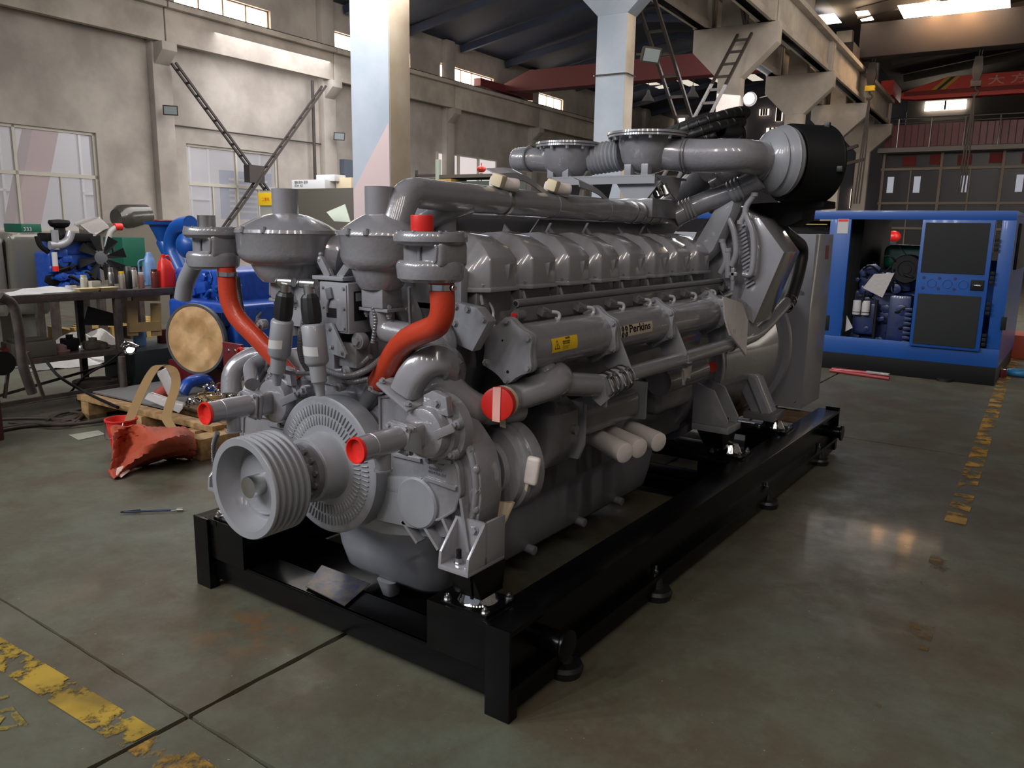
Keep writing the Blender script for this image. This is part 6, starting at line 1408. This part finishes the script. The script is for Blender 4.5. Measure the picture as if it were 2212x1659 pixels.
# bench shelf contents
for (y, w_, h, x, mt, nm, lab, cat) in ((.35, .26, .12, -5.85, mat('teal_grey', (90, 110, 104), .5), 'parts_tray', 'tray of small grey parts on the lower bench shelf', 'tray'), (.95, .34, .13, -5.8, DKG, 'tool_box', 'dark brown tool box on the lower bench shelf', 'box'), (.0, .25, .10, -5.8, REDD, 'red_box', 'dark red box on the lower shelf behind the vice', 'box'), (.6, .14, .2, -6.15, BLACKM, 'pump_motor', 'black lidded pump body on the lower bench shelf', 'motor')):
    m = MB(); m.span((x-.14, y, .476), (x+.10, y+w_, .476+h), bev=.01); m.span((x-.10, y+.03, .476+h), (x+.06, y+w_-.03, .476+h+.025), bev=.006); tag(m.build(nm, mt), lab, cat)
m = MB(); P = [PX(182, 702, -5.8), PX(250, 704, -5.75), PX(250, 678, -5.75), PX(192, 662, -5.8)]; m.hull([P, [p+V(-.02, 0, 0) for p in P]]); tag(m.build('steel_sheet', BLACKM), 'black sheet metal panel leaning on the lower bench shelf', 'panel')
for k, (px, x, w_, h, mt, lab) in enumerate(((15, -5.85, .09, .09, REDD, 'red handled block at the left end of the lower shelf'), (78, -5.95, .12, .07, DKG, 'olive part under the bench beside the gooseneck'), (98, -5.78, .07, .05, GLASS, 'small pale bundle on the lower shelf'), (125, -5.8, .16, .08, mat('dull_pink', (120, 92, 88), .6), 'dusty pinkish part on the lower shelf'), (150, -5.9, .12, .11, BLACKM, 'black coil housing on the lower shelf'), (172, -5.75, .05, .06, STEEL, 'bright fitting on the lower shelf'), (200, -5.85, .14, .07, DKG, 'brown casting at the right of the lower shelf'), (222, -5.8, .1, .06, RUST, 'rusty flange at the right end of the lower shelf'))):
    y_ = PX(px, 730, x).y; m = MB(); p = V(x, y_, .476)
    if k % 2: m.lathe(p, (0, 0, 1), [(0, w_*.5), (h*.3, w_*.55), (h*.35, w_*.4), (h*.8, w_*.38), (h, w_*.2)], n=18)
    else: m.span(p-V(.06, w_/2, 0), p+V(.06, w_/2, h), bev=.012); m.cyl(p+V(0, 0, h-.005), p+V(0, 0, h+.03), w_*.25, n=14)
    tag(m.build('machine_part', mt), lab, 'machine part', 'loose parts on the lower bench shelf')
for k, (px, py, lab) in enumerate(((300, 690, 'blue white can inside the wooden crate'), (352, 690, 'red canister right of the wooden crate'))):
    p = PX(px, py+20, -6.1); m = MB(); m.cyl(V(p.x, p.y, .42), V(p.x, p.y, .56), .06, n=20, bev=.006); tag(m.build('canister', (BFL, REDD)[k]), lab, 'can')
# wooden crate frame right of the bench leg
wc = thing('wooden_crate', 'open wooden crate frame with slats right of the bench leg', 'crate', (-6.0, 2.3, .30))
for (a_, b_) in (((285, 650), (287, 725)), ((336, 655), (338, 725))):
    m = MB(); m.bar(PX(*a_, -5.95), PX(*b_, -5.95), .10, .02, up=(1, 0, 0)); m.build('slat', mat('crate_pine', (206, 176, 122), .7), wc)
for (a_, b_) in (((278, 708), (345, 704)), ((288, 640), (345, 640))):
    m = MB(); m.bar(PX(*a_, -5.93), PX(*b_, -5.93), .02, .09, up=(0, 0, 1)); m.build('slat', MATS['crate_pine'], wc)
m = MB(); m.span((-6.33, 2.0, .0), (-5.76, 3.1, .42), bev=.01); tag(m.build('dark_chest', mat('dark_teal', (44, 52, 54), .6)), 'low dark chest under the wooden crate', 'chest')
# far pallets with yellow boards
yb = thing('timber_pallet', 'pale yellow timber pallet on the far floor under the bench line', 'pallet', (-9.6, 3.8, 0))
for k in range(4):
    p, q = PX(150+k*4, 650-k*7, -9.5-.2*k), PX(316, 642-k*7, -9.5-.2*k); m = MB(); m.bar(V(p.x, p.y, .20), V(q.x, q.y, .20), .12, .03, up=(0, 0, 1)); m.build('board', mat('yellow_pine', (190, 158, 96), .7), yb)
for f in (.05, .5, .95):
    p, q = PX(150, 650, -9.5), PX(316, 642, -9.5); y = p.y+(q.y-p.y)*f; m = MB(); m.span((-10.2, y-.05, 0), (-9.4, y+.05, .18)); m.build('bearer', mat('yellow_pine2', (170, 140, 84), .7), yb)
p = PX(100, 650, -9.0); rag((-8.1, p.y-.1, .0), .35, .7, .35, 9, mat('dusty_film', (120, 116, 112), .25, coat=.6, bump=1, bscale=18), 'plastic_sheet', 'crumpled clear plastic sheeting on the far floor', 'sheet')
# small blue engine with black fan behind the bench
sx = -8.6
se = thing('small_engine', 'smaller blue diesel engine with black fan behind the bench', 'engine', (sx, 3.0, .6))
def SXp(px, py, x=sx): return PX(px, py, x)
a, b = SXp(110, 600), SXp(205, 505)
m = MB(); m.span((sx-.5, a.y+.05, .75), (sx-.12, b.y+.1, b.z-.22), bev=.04, seg=3); m.span((sx-.4, a.y+.1, b.z-.25), (sx-.1, b.y+.05, b.z-.02), bev=.03); m.build('cylinder_block', BLUEE, se)
rs = random.Random(21)
for k in range(16):
    yy = a.y+.08+(b.y-a.y)*rs.random(); zz = .8+rs.random()*(b.z-1.0); d_ = rs.uniform(.05, .12)
    m = MB()
    if k % 3 == 0: m.cyl((sx-.2, yy, zz), (sx-.02, yy, zz), d_*.6, n=18, bev=.008)
    elif k % 3 == 1: m.box((sx-.08, yy, zz), (.16, d_*1.8, d_*1.2), bev=.02)
    else: m.tube([V(sx-.1, yy, zz), V(sx, yy+.02, zz+.05), V(sx, yy+.16, zz-.05), V(sx-.1, yy+.2, zz+.1)], .018, n=10)
    m.build(('round_housing', 'engine_casting', 'fuel_line')[k % 3], (BLUEE, BLUEE, BLACKM)[k % 3], se)
clutter(31, 26, (sx-.14, a.y+.05, .85), (sx-.04, b.y-.02, b.z-.15), 'x', se, (BLUEE, BLUEE, GRAYD, BLACKM))
m = MB(); q = SXp(221, 557, sx+.1); m.cyl(q, q+V(-.05, .04, 0), .09, n=28, bev=.01); m.build('fan_hub', mat('hub_grey', (80, 80, 82), .5), se)
nrm = V(.8, -.6, 0)
x_, y_, z_ = frame(V(.75, -.66, 0))
for k in range(8):
    a_ = R_(k*45+12); d = x_*math.cos(a_)+y_*math.sin(a_); e = x_*-math.sin(a_)+y_*math.cos(a_)
    m = MB(); m.hull([[q+d*.06-e*.02, q+d*.06+e*.02, q+d*.27+e*.07+z_*.02, q+d*.27-e*.05-z_*.01], [p_-z_*.008 for p_ in (q+d*.06-e*.02, q+d*.06+e*.02, q+d*.27+e*.07+z_*.02, q+d*.27-e*.05-z_*.01)]]); m.build('fan_blade', BLACKM, se)
m = MB(); p = SXp(130, 530, sx+.06); m.tube([p+V(0, -.12, .0), p, p+V(0, .1, .05), p+V(0, .14, .16)], .05, n=16); m.cyl(p+V(0, -.05, -.05), p+V(0, -.05, .18), .04, n=16); m.build('intake_manifold', GRAY, se)
m = MB(); p = SXp(128, 485, sx-.1); m.lathe(p-V(0, 0, .12), (0, 0, 1), [(0, .07), (.08, .06), (.1, .10), (.14, .12), (.17, .11), (.18, .02)], n=28); m.span((p.x-.15, p.y-.2, p.z-.2), (p.x+.1, p.y+.35, p.z-.10), bev=.02); m.build('breather_cap', BLACKM, se)
m = MB(); m.tube([SXp(80, 510), SXp(85, 530), SXp(105, 545)], .03, n=10); m.build('exhaust_elbow', BLACKM, se)
m = MB(); p = SXp(117, 545, sx+.1); m.cyl(p, p+V(0, 0, -.2), .03, n=16); m.build('sensor_plug', PAPER, se); m = MB(); m.cyl(p+V(0, 0, -.16), p+V(0, 0, -.22), .034, n=16); m.build('red_tip', REDP, se)
m = MB(); m.tube([SXp(230, 535, sx+.08), SXp(238, 500, sx+.08), SXp(250, 492, sx+.08)], .035, n=14); m.build('coolant_pipe', mat('pale_grey', (150, 148, 146), .5), se); m = MB(); q2 = SXp(254, 490, sx+.08); m.cyl(q2-V(0, .04, 0), q2+V(0, .05, 0), .045, n=16); m.build('pipe_cap', REDP, se)
for dx_, yy_ in ((-.5, a.y), (-.1, a.y), (-.5, b.y), (-.1, b.y)):
    m = MB(); m.span((sx+dx_, yy_, .0), (sx+dx_+.08, yy_+.08, .76)); m.build('stand_leg', RUST, se)
# grey wrapped cabinet, wrapped part, green boxes
WRAP = mat('grey_stretch_film', (98, 96, 88), .25, coat=.6, bump=1.0, bscale=16)
for (x0, y0, x1, y1, lab) in ((22, 504, 100, 600, 'film wrapped grey block left of the small blue engine'), (-60, 510, 10, 600, 'film wrapped grey block at the left edge of the picture')):
    p, q = PX(x0, y1, -9.2), PX(x1, y0, -9.2); m = MB(); m.span((-10.0, p.y, .45), (-9.2, q.y, q.z), bev=.10, seg=4).jig(.012, 4); m.span((-9.9, p.y+.1, 0), (-9.3, q.y-.1, .45)); tag(m.build('wrapped_block', WRAP), lab, 'machine', 'film wrapped machines')
p, q = PX(170, 512, -9.6), PX(255, 462, -9.6)
m = MB(); m.lathe(PX(262, 470, -10.9), (-.2, 1, .05), [(-.1, .13), (-.02, .19), (.1, .20), (.46, .19), (.5, .1)], n=28); wt = m.build('wrapped_tank', mat('dark_film', (60, 56, 52), .25, coat=.6, bump=1, bscale=14)); tag(wt, 'dark cylinder wrapped in glossy film above the small blue engine', 'tank')
m = MB(); pp = [PX(172, 487, -10.7), PX(215, 470, -10.7), PX(240, 490, -10.7), PX(205, 512, -10.7)]; m.hull([pp, [v+V(-.3, .05, .02) for v in pp]], bev=.03).jig(.02, 6); m.build('loose_film', FOIL, wt)
m = MB(); c = PX(262, 490, -10.9); m.span((c.x-.3, c.y-.5, 0), (c.x+.1, c.y+.9, c.z+.05)); tag(m.build('grey_housing', mat('grey_brown', (110, 104, 94), .6)), 'grey brown box supporting the wrapped cylinder', 'box')
for (x0, y0, x1, y1, x, lab) in ((47, 484, 89, 502, -9.8, 'small green box on top of the wrapped block'), (268, 513, 312, 577, -9.35, 'green painted box behind the glass jars')):
    p, q = PX(x0, y1, x), PX(x1, y0, x); m = MB(); m.span((x-.5, p.y, p.z), (x, q.y, q.z), bev=.01); o = m.build('green_box', GREEN); tag(o, lab, 'box')
    if x > -9.5:
        m = MB(); m.span((x-.45, p.y+.04, 0), (x-.05, q.y-.04, p.z)); m.build('stand', RUST, o)
    if x < -9.5: text('box_text', '333', .07, V(x+.004, p.y+.02, q.z-.09), (0, 1, 0), (0, 0, 1), PAPER, o)
# ------------------------------ big blue engine with paper covered flywheel end
bx_, by_ = -4.85, 2.05
be = thing('blue_engine', 'blue diesel engine with paper covered round opening behind the pallet', 'engine', (bx_, 2.6, 0))
n_ax = V(.30, -.954, 0).normalized(); c = PY(421, 733, 2.02); sc = (c-CP).dot(fw)/F
R0 = 77*sc
m = MB(); m.lathe(c, -n_ax, [(0, R0*.93), (0, R0), (.02, R0*1.01), (.05, R0*.98), (.06, R0*.8), (.28, R0*.7)], n=60, capa=False); m.build('flywheel_housing', mat('housing_dark', (70, 70, 72), .5), be)
bm = bmesh.new(); x, y, z = frame(n_ax); r3 = random.Random(4); N1, N2 = 22, 72; rows = []
for i in range(N1+1):
    row = []
    for j in range(N2):
        a_ = 2*math.pi*j/N2; rad = R0*.935*i/N1; px_, py_ = rad*math.cos(a_), rad*math.sin(a_)
        dz = sum(am*abs(((px_*ca+py_*sa)/wl+ph) % 1-.5) for ca, sa, wl, ph, am in ((.9, .3, .21, .1, .055), (.3, .95, .33, .4, .045), (-.7, .7, .17, .2, .030), (.98, -.2, .12, .7, .016)))-.03; dz *= (1-(i/N1)**5)
        row.append(bm.verts.new(c+x*px_+y*py_+z*(dz-.004)))
        if i == 0: break
    rows.append(row)
for i in range(N1):
    for j in range(N2):
        k = (j+1) % N2
        if i == 0: bm.faces.new((rows[0][0], rows[1][j], rows[1][k]))
        else: bm.faces.new((rows[i][j], rows[i+1][j], rows[i+1][k], rows[i][k]))
m = MB(); m.bm.free(); m.bm = bm; m.build('paper_cover', BROWNP, be, label='crumpled brown paper cover', ang=70)
def bq(px, py, y): return PY(px, py, y)
m = MB(); a, b = bq(385, 700, 2.35), bq(520, 560, 2.35)
a = bq(395, 700, 2.5); b = bq(505, 585, 2.5); m.span((a.x, 2.45, .70), (b.x, 3.2, b.z), bev=.05, seg=3)
m.build('cylinder_block', BLUEE, be)
a, b = bq(400, 700, 2.42), bq(510, 590, 2.42); clutter(8, 18, (a.x, 2.42, a.z+.1), (b.x, 2.44, b.z-.02), 'y', be, (BLUEE, BLUEE, BLUE))
m = MB(); a, b = bq(365, 800, 2.2), bq(495, 660, 2.2); m.span((a.x+.02, 2.22, a.z+.02), (b.x+.05, 2.9, b.z), bev=.04, seg=3); m.sphere(bq(478, 712, 2.45), .17, 20, (1, .8, 1.1)); m.build('bell_housing', BLUEE, be)
m = MB(); m.lathe(bq(356, 479, 2.95), (0, 0, -1), [(0, .06), (0, .21), (.03, .20), (.035, .16), (.12, .12), (.22, .08)], n=36); m.tube([bq(356, 520, 2.95), bq(375, 560, 2.95), bq(400, 600, 2.85), bq(420, 640, 2.7)], .09, n=20); m.build('exhaust_funnel', BLUE, be)
m = MB(); m.ring(bq(362, 477, 2.95), (0, 0, 1), .13, .01); m.build('funnel_gasket', REDD, be)
m = MB(); m.tube([bq(412, 484, 2.85), bq(380, 490, 2.85), bq(368, 535, 2.85), bq(395, 590, 2.85)], .085, n=22, bend=.16); m.sphere(bq(403, 530, 2.8), .13, 20, (1, .7, 1)); m.build('turbo_casing', BLUE, be)
cells = [(450, 600), (478, 606), (445, 632), (474, 638), (500, 628), (462, 665), (490, 664)]
for (px, py) in cells:
    q = bq(px, py, 2.44); rr_ = .055
    hx = [q+V(rr_*math.cos(R_(60*i)), 0, rr_*math.sin(R_(60*i))*1.1) for i in range(6)]
    m = MB(); m.tube(hx+[hx[0]], .006, n=6, bend=.004); m.build('casting_rib', BLUE, be)
m = MB(); p_ = bq(445, 668, 2.19); m.span((p_.x, 2.17, p_.z-.02), (p_.x+.04, 2.19, p_.z+.01)); m.build('yellow_tag', YEL, be)
for k in range(7): m = MB(); p_ = bq(458+k*4, 690, 2.16); m.span((p_.x, 2.14, p_.z-.06), (p_.x+.008, 2.22, p_.z+.06)); m.build('vent_slot', BLUED, be)
m = MB(); a, b = bq(360, 790, 2.15), bq(480, 735, 2.15); m.span((a.x-.05, 2.2, a.z-.14), (b.x, 2.3, a.z+.05), bev=.004); m.span((a.x-.05, 2.2, 0), (a.x+.03, 2.3, a.z-.1)); m.span((b.x-.12, 2.2, 0), (b.x, 2.3, b.z), bev=.004); m.build('engine_stand', REDD, be)
m = MB(); a, b = bq(484, 815, 2.0), bq(520, 745, 2.0); m.span((a.x, 2.0, a.z), (b.x, 2.03, b.z), bev=.003); br2 = m.build('side_bracket', REDD, be)
for (px, py) in ((493, 757), (507, 757), (494, 783), (494, 806)):
    m = MB(); m.bolt(bq(px, py, 1.998), (0, -1, 0), .014, .012); m.build('bolt', ZINC, br2)
# pallet with tools
pt = thing('wooden_pallet', 'wooden pallet with grey board loaded with clamps behind the orange bag', 'pallet', (-4.4, 1.6, 0))
A0, A1 = PZ(186, 878, .17), PZ(462, 940, .17)
for k, (dy, w_) in enumerate(((0, .1), (.22, .1), (.44, .1), (.66, .1))):
    m = MB(); a_, b_ = V(-5.35, 1.30+dy, .165), V(-3.55, 1.36+dy, .165); m.bar(a_, b_, w_, .045, up=(0, 0, 1), bev=.004); m.build('deck_board', WOOD, pt)
for x in (-5.25, -4.45, -3.75):
    m = MB(); m.span((x-.06, 1.26, .03), (x+.06, 2.1, .14), bev=.004); m.build('bearer', WOOD, pt)
    m = MB(); m.span((x-.08, 1.25, .0), (x+.08, 1.40, .035), bev=.003); m.build('foot_block', WOODD, pt)
m = MB(); m.box((-3.50, 1.28, .075), (.16, .3, .15), bev=.005); m.build('block', WOOD, pt)
m = MB(); P = [V(-5.3, 1.36, .19), V(-4.2, 1.40, .19), V(-4.2, 2.05, .19), V(-5.3, 2.0, .19)]; m.hull([P, [p+V(0, 0, .012) for p in P]]); m.build('grey_board', mat('grey_sheet', (96, 96, 94), .6), pt)
q = PZ(425, 862, .25)
r3 = random.Random(11)
for k in range(26):
    p = V(-3.95+r3.uniform(-.24, .22), 1.66+r3.uniform(-.18, .16), .235+r3.uniform(0, .16)*(1-.5*r3.random())); m = MB(); ax = V(r3.uniform(-1, 1), r3.uniform(-1, 1), r3.uniform(-.3, 1)); rad = r3.uniform(.035, .06); m.band(p, ax, rad, .014, .0025, n=18); m.box(p+frame(ax)[0]*rad, (.022, .018, .018), rot=(k, k*.7, 0), bev=.002); o = m.build('hose_clamp', CHROME); tag(o, 'shiny steel hose clamp in the pile on the pallet', 'clamp', 'pile of steel hose clamps on the pallet')
m = MB(); m.box((-3.95, 1.66, .205), (.5, .36, .025), bev=.005); tag(m.build('clamp_tray', WOODD), 'shallow tray under the pile of hose clamps', 'tray')
for k in range(4): m = MB(); m.ring((-4.12, 1.70, .24+.014*k), (0, .1, 1), .10, .006, n=32); tag(m.build('wire_coil', mat('straw', (180, 150, 100), .6)), 'straw coloured wire ring left of the hose clamps', 'coil', 'straw wire rings on the pallet')
m = MB(); pp = [PX(337, 805, -4.4), PX(360, 795, -4.4), PX(385, 850, -4.2), PX(365, 865, -4.2)]; m.hull([pp, [v+V(-.06, .06, .0) for v in pp]], bev=.01).jig(.008, 3); tag(m.build('plastic_bag', FOIL), 'upright bag of clear plastic on the pallet', 'bag')
m = MB(); pp = [PX(312, 862, -4.35), PX(325, 858, -4.35), PX(395, 882, -3.95), PX(385, 892, -3.95)]; m.hull([pp, [v+V(-.05, .05, .03) for v in pp]], bev=.008).jig(.006, 5); tag(m.build('plastic_bag', FOIL), 'flat long bag of clear plastic on the front of the pallet', 'bag')
m = MB(); m.cyl(PX(335, 862, -4.45), PX(362, 840, -4.45), .05, n=20); tag(m.build('red_pipe_piece', mat('dull_red_rubber', (150, 62, 50), .5)), 'short dull red hose piece between the plastic bags', 'hose')
p = PZ(478, 880, .22); m = MB(); m.lathe(V(-3.72, 1.75, .20), (0, 0, 1), [(0, .04), (.01, .045), (.16, .045), (.2, .03), (.22, .02), (.25, .02)], n=20); wb = m.build('water_bottle', mat('clear_plastic', (190, 188, 184), .15, coat=.4)); tag(wb, 'clear plastic bottle with pinkish cap next to the clamps', 'bottle'); m = MB(); m.cyl((-3.72, 1.75, .42), (-3.72, 1.75, .47), .03, n=16); m.build('cap', mat('pink_cap', (190, 90, 90), .4), wb)
# blue strap/hose behind clamps
m = MB(); m.tube(smooth([PX(392, 850, -4.6), PX(410, 826, -4.6), PX(445, 822, -4.6), PX(460, 850, -4.6)], 8), .05, n=14); tag(m.build('blue_strap', BLUEE), 'thick blue hose lying behind the hose clamps', 'hose')
# webbing strap arch
sp_ = [PX(275, 920, -4.0), PX(300, 860, -4.05), PX(325, 810, -4.1), PX(345, 790, -4.1), PX(372, 798, -4.05), PX(380, 830, -4.0), PX(365, 880, -3.9), PX(360, 905, -3.85), PX(375, 930, -3.75)]
S_ = smooth(sp_, 8); m = MB(); wd = V(.03, .045, 0)
m.hull([[p-wd*.6, p+wd*.6, p+wd*.6+V(0, 0, .004), p-wd*.6+V(0, 0, .004)] for p in S_]); tag(m.build('webbing_strap', mat('khaki_strap', (150, 120, 78), .7)), 'khaki webbing strap arching up over the pallet', 'strap')
# red bucket and orange bag
p = PZ(262, 1000, 0); bk_ = V(p.x-.12, p.y+.2, 0)
m = MB(); bc = PZ(262, 955, 0.0); bc = V(-4.06, .93, 0); m.lathe(bc, (0, 0, 1), [(0, .065), (.002, .07), (.225, .10), (.23, .11), (.24, .11), (.24, .10), (.23, .097), (.02, .066)], n=36, capb=True); bu = m.build('bucket', REDP); tag(bu, 'red plastic bucket behind the orange cloth', 'bucket')
m = MB(); x, y, z = V(1, 0, 0), V(0, 1, 0), V(0, 0, 1); m.tube(smooth([bc+V(.10, -.04, .23), bc+V(.12, -.08, .17), bc+V(.03, -.13, .12), bc+V(-.08, -.08, .20)], 6), .004, n=6); m.build('handle', STEEL, bu)
OR = mat('orange_cloth', (166, 68, 38), .65, rgb2=(150, 58, 32), nscale=5)
gpx = [[(236, 925), (275, 918), (310, 920), (345, 926), (380, 925), (410, 930), (424, 948)],
       [(242, 945), (275, 935), (310, 935), (345, 938), (375, 935), (408, 942), (426, 960)],
       [(243, 970), (270, 960), (298, 962), (330, 958), (370, 955), (405, 960), (424, 972)],
       [(240, 1000), (262, 1000), (285, 990), (325, 978), (370, 975), (400, 978), (418, 984)],
       [(235, 1022), (250, 1035), (268, 1022), (300, 1008), (345, 994), (385, 988), (412, 990)]]
gz = [[.22, .25, .26, .20, .22, .18, .08], [.20, .18, .23, .24, .27, .22, .10], [.14, .10, .14, .25, .24, .18, .09], [.08, .04, .12, .16, .13, .10, .05], [.01, .01, .01, .01, .01, .01, .01]]
PTS = [[PZ(gpx[i][j][0], gpx[i][j][1], gz[i][j]) for j in range(7)] for i in range(5)]
def grid(PTS, mt, name, sub=2, thick=.006, jigg=.006, seed=1):
    rows = [smooth(r, 5) for r in PTS]; cols = list(zip(*rows)); cols = [smooth(cc_, 5) for cc_ in cols]; G = list(zip(*cols)); r3 = random.Random(seed)
    bm = bmesh.new(); Vv = [[bm.verts.new(p+V(0, 0, .012*math.sin(i*1.7+j*.9)+r3.uniform(-jigg, jigg)*.5)) for j, p in enumerate(r)] for i, r in enumerate(G)]
    for r in Vv:
        for v in r: v.co.z = max(v.co.z, .004)
    for i in range(len(Vv)-1):
        for j in range(len(Vv[0])-1): bm.faces.new((Vv[i][j], Vv[i][j+1], Vv[i+1][j+1], Vv[i+1][j]))
    m = MB(); m.bm.free(); m.bm = bm; return m
g = grid(PTS, OR, 'x').build('orange_bag', OR, ang=50); tag(g, 'crumpled orange cloth bag lying on the floor before the pallet', 'bag')
sm = g.modifiers.new('thick', 'SOLIDIFY'); sm.thickness = .006
m = MB(); P = [PZ(x, y, z_) for x, y, z_ in ((252, 1012, .05), (275, 1004, .06), (278, 1020, .02), (262, 1032, .01), (250, 1026, .02))]; m.hull([P, [p+V(0, .01, .006) for p in P]], bev=.002); m.build('bag_lining', mat('pale_lining', (200, 168, 156), .6), g)
# rod on the floor
a, b = PZ(268, 1106, .012), PZ(390, 1101, .012); rd = thing('wrench_rod', 'slim blue grey hooked rod on the floor left of the skid', 'tool', ((a+b)/2))
m = MB(); m.cyl(a, b, .0055, n=10); m.build('rod', mat('blue_steel', (52, 66, 92), .35, .6), rd)
m = MB(); d = (b-a).normalized(); m.tube([a, a-d*.02+V(0, 0, .0), a+V(.02, .04, .0), a+d*.06+V(0, .03, .0)], .005, n=8, bend=.01); m.build('hook_end', mat('blue_steel', 0), rd) if False else m.build('hook_end', BLACKM, rd)
m = MB(); m.cyl(b-d*.02, b+d*.015, .010, n=12); m.tube([b, b+V(-.03, -.04, 0)], .006, n=8); m.build('tip', STEEL, rd)
# machine stand on the far left: dark red frame, curved hoses
vs = thing('welding_cart', 'dark red welding cart with black hoses at the left edge', 'cart', (-5.0, .1, 0))
m = MB(); m.span((-5.25, -.5, .06), (-4.75, .45, .52), bev=.02); m.build('cart_body', mat('old_red', (54, 20, 18), .7), vs)
m = MB(); m.tube(smooth([PX(0, 640, -4.9), PX(28, 660, -4.9), PX(42, 720, -4.9), PX(50, 790, -4.9), PX(70, 850, -4.9)], 8), .035, n=12); m.build('gooseneck', RUST, vs)
m = MB(); q = PX(6, 785, -4.7); m.cyl(q, q+V(-.06, 0, 0), .085, n=24); m.build('wheel', BLACKM, vs)
m = MB(); m.bar(PX(60, 760, -4.8), PX(95, 860, -4.8), .02, .02); m.bar(PX(20, 780, -4.8), PX(10, 860, -4.8), .02, .02); m.build('frame_bar', RUST, vs)
HB = mat('brown_hose', (62, 50, 44), .6)
hs_ = [[(0, 905), (60, 903), (120, 905), (170, 912), (60, 920), (0, 930)], [(20, 912), (90, 916), (160, 905), (185, 882)], [(100, 908), (140, 890), (178, 895), (150, 915), (110, 900), (175, 884)], [(0, 925), (70, 915), (130, 918), (215, 910), (245, 902)]]
for i, L in enumerate(hs_):
    m = MB(); m.tube(smooth([PZ(x, y, .018+.004*i) for x, y in L], 10), .014, n=10); tag(m.build('air_hose', HB), ['brown hose looping to the left edge on the floor', 'brown hose bending up to the pallet corner', 'small loop of brown hose by the pallet foot', 'longest brown hose passing under the pallet corner'][i], 'hose', 'hoses on the floor by the pallet')
m = MB(); m.tube(smooth([PX(100, 780, -5.4), PX(130, 815, -5.3), PX(190, 850, -5.2), PZ(255, 880, .2)], 8), .012, n=8); tag(m.build('black_cable', BLACKM), 'black cable drooping from the bench towards the pallet', 'cable')
m = MB(); m.tube(smooth([PZ(150, 850, .012), PX(185, 812, -5.5), PX(230, 785, -5.5), PX(262, 760, -5.5)], 8), .010, n=8); tag(m.build('black_cable', BLACKM), 'thin cable rising to the chrome lamp by the bench leg', 'cable')
p = PX(265, 800, -5.3); dl = thing('bench_stand', 'dark stand with chrome ring head in front of the bench', 'stand', (p.x, p.y, 0))
q = PX(280, 753, -5.3)
m = MB(); m.cyl((p.x, p.y, .0), (p.x, p.y, q.z-.06), .03, n=14); m.cyl((p.x, p.y, 0), (p.x, p.y, .02), .10, n=24); m.build('stem', RUST, dl)
m = MB(); m.lathe(q, (.7, -.5, .3), [(-.05, .035), (0, .05), (.01, .058), (.02, .05), (.0, .04)], n=24, capb=False); m.tube(smooth([q+V(-.05, -.05, .02), q+V(0, -.03, .06), q+V(.06, .05, .02)], 6), .008, n=8); m.build('chrome_ring', CHROME, dl)
for (px, py, r_, h, lab) in ((205, 812, .19, .17, 'round dark flange block under the bench'), (262, 808, .15, .14, 'second dark flange block beside the bench leg')):
    p = PZ(px, py+12, 0); p = V(-5.95 if px < 220 else -6.0, PX(px, py, -5.95).y, 0); m = MB(); m.lathe(p, (0, 0, 1), [(0, r_*.9), (h*.7, r_*.6), (h*.75, r_), (h, r_), (h, r_*.7), (h*.9, r_*.68)], n=32); tag(m.build('flange_block', RUST), lab, 'machine part', 'flange blocks under the bench')
p = PZ(208, 850, .07); m = MB(); m.cyl(V(-5.4, 1.36, .06), V(-5.25, 1.62, .06), .06, n=24); tag(m.build('rusty_cylinder', mat('rust_red', (88, 54, 44), .7)), 'rusty short cylinder on the floor behind the pallet end', 'machine part')
# shallow drip tray under the sump
m = MB(); P = [PZ(660, 1268, .155), PZ(695, 1222, .155), PZ(800, 1262, .155), PZ(745, 1310, .155)]; m.hull([P, [p+V(0, 0, .004) for p in P]], bev=.001); tag(m.build('metal_sheet', mat('scratched_steel', (70, 78, 100), .4, .7, rgb2=(110, 100, 90), nscale=20)), 'scratched bluish sheet metal under the front of the oil pan', 'sheet')
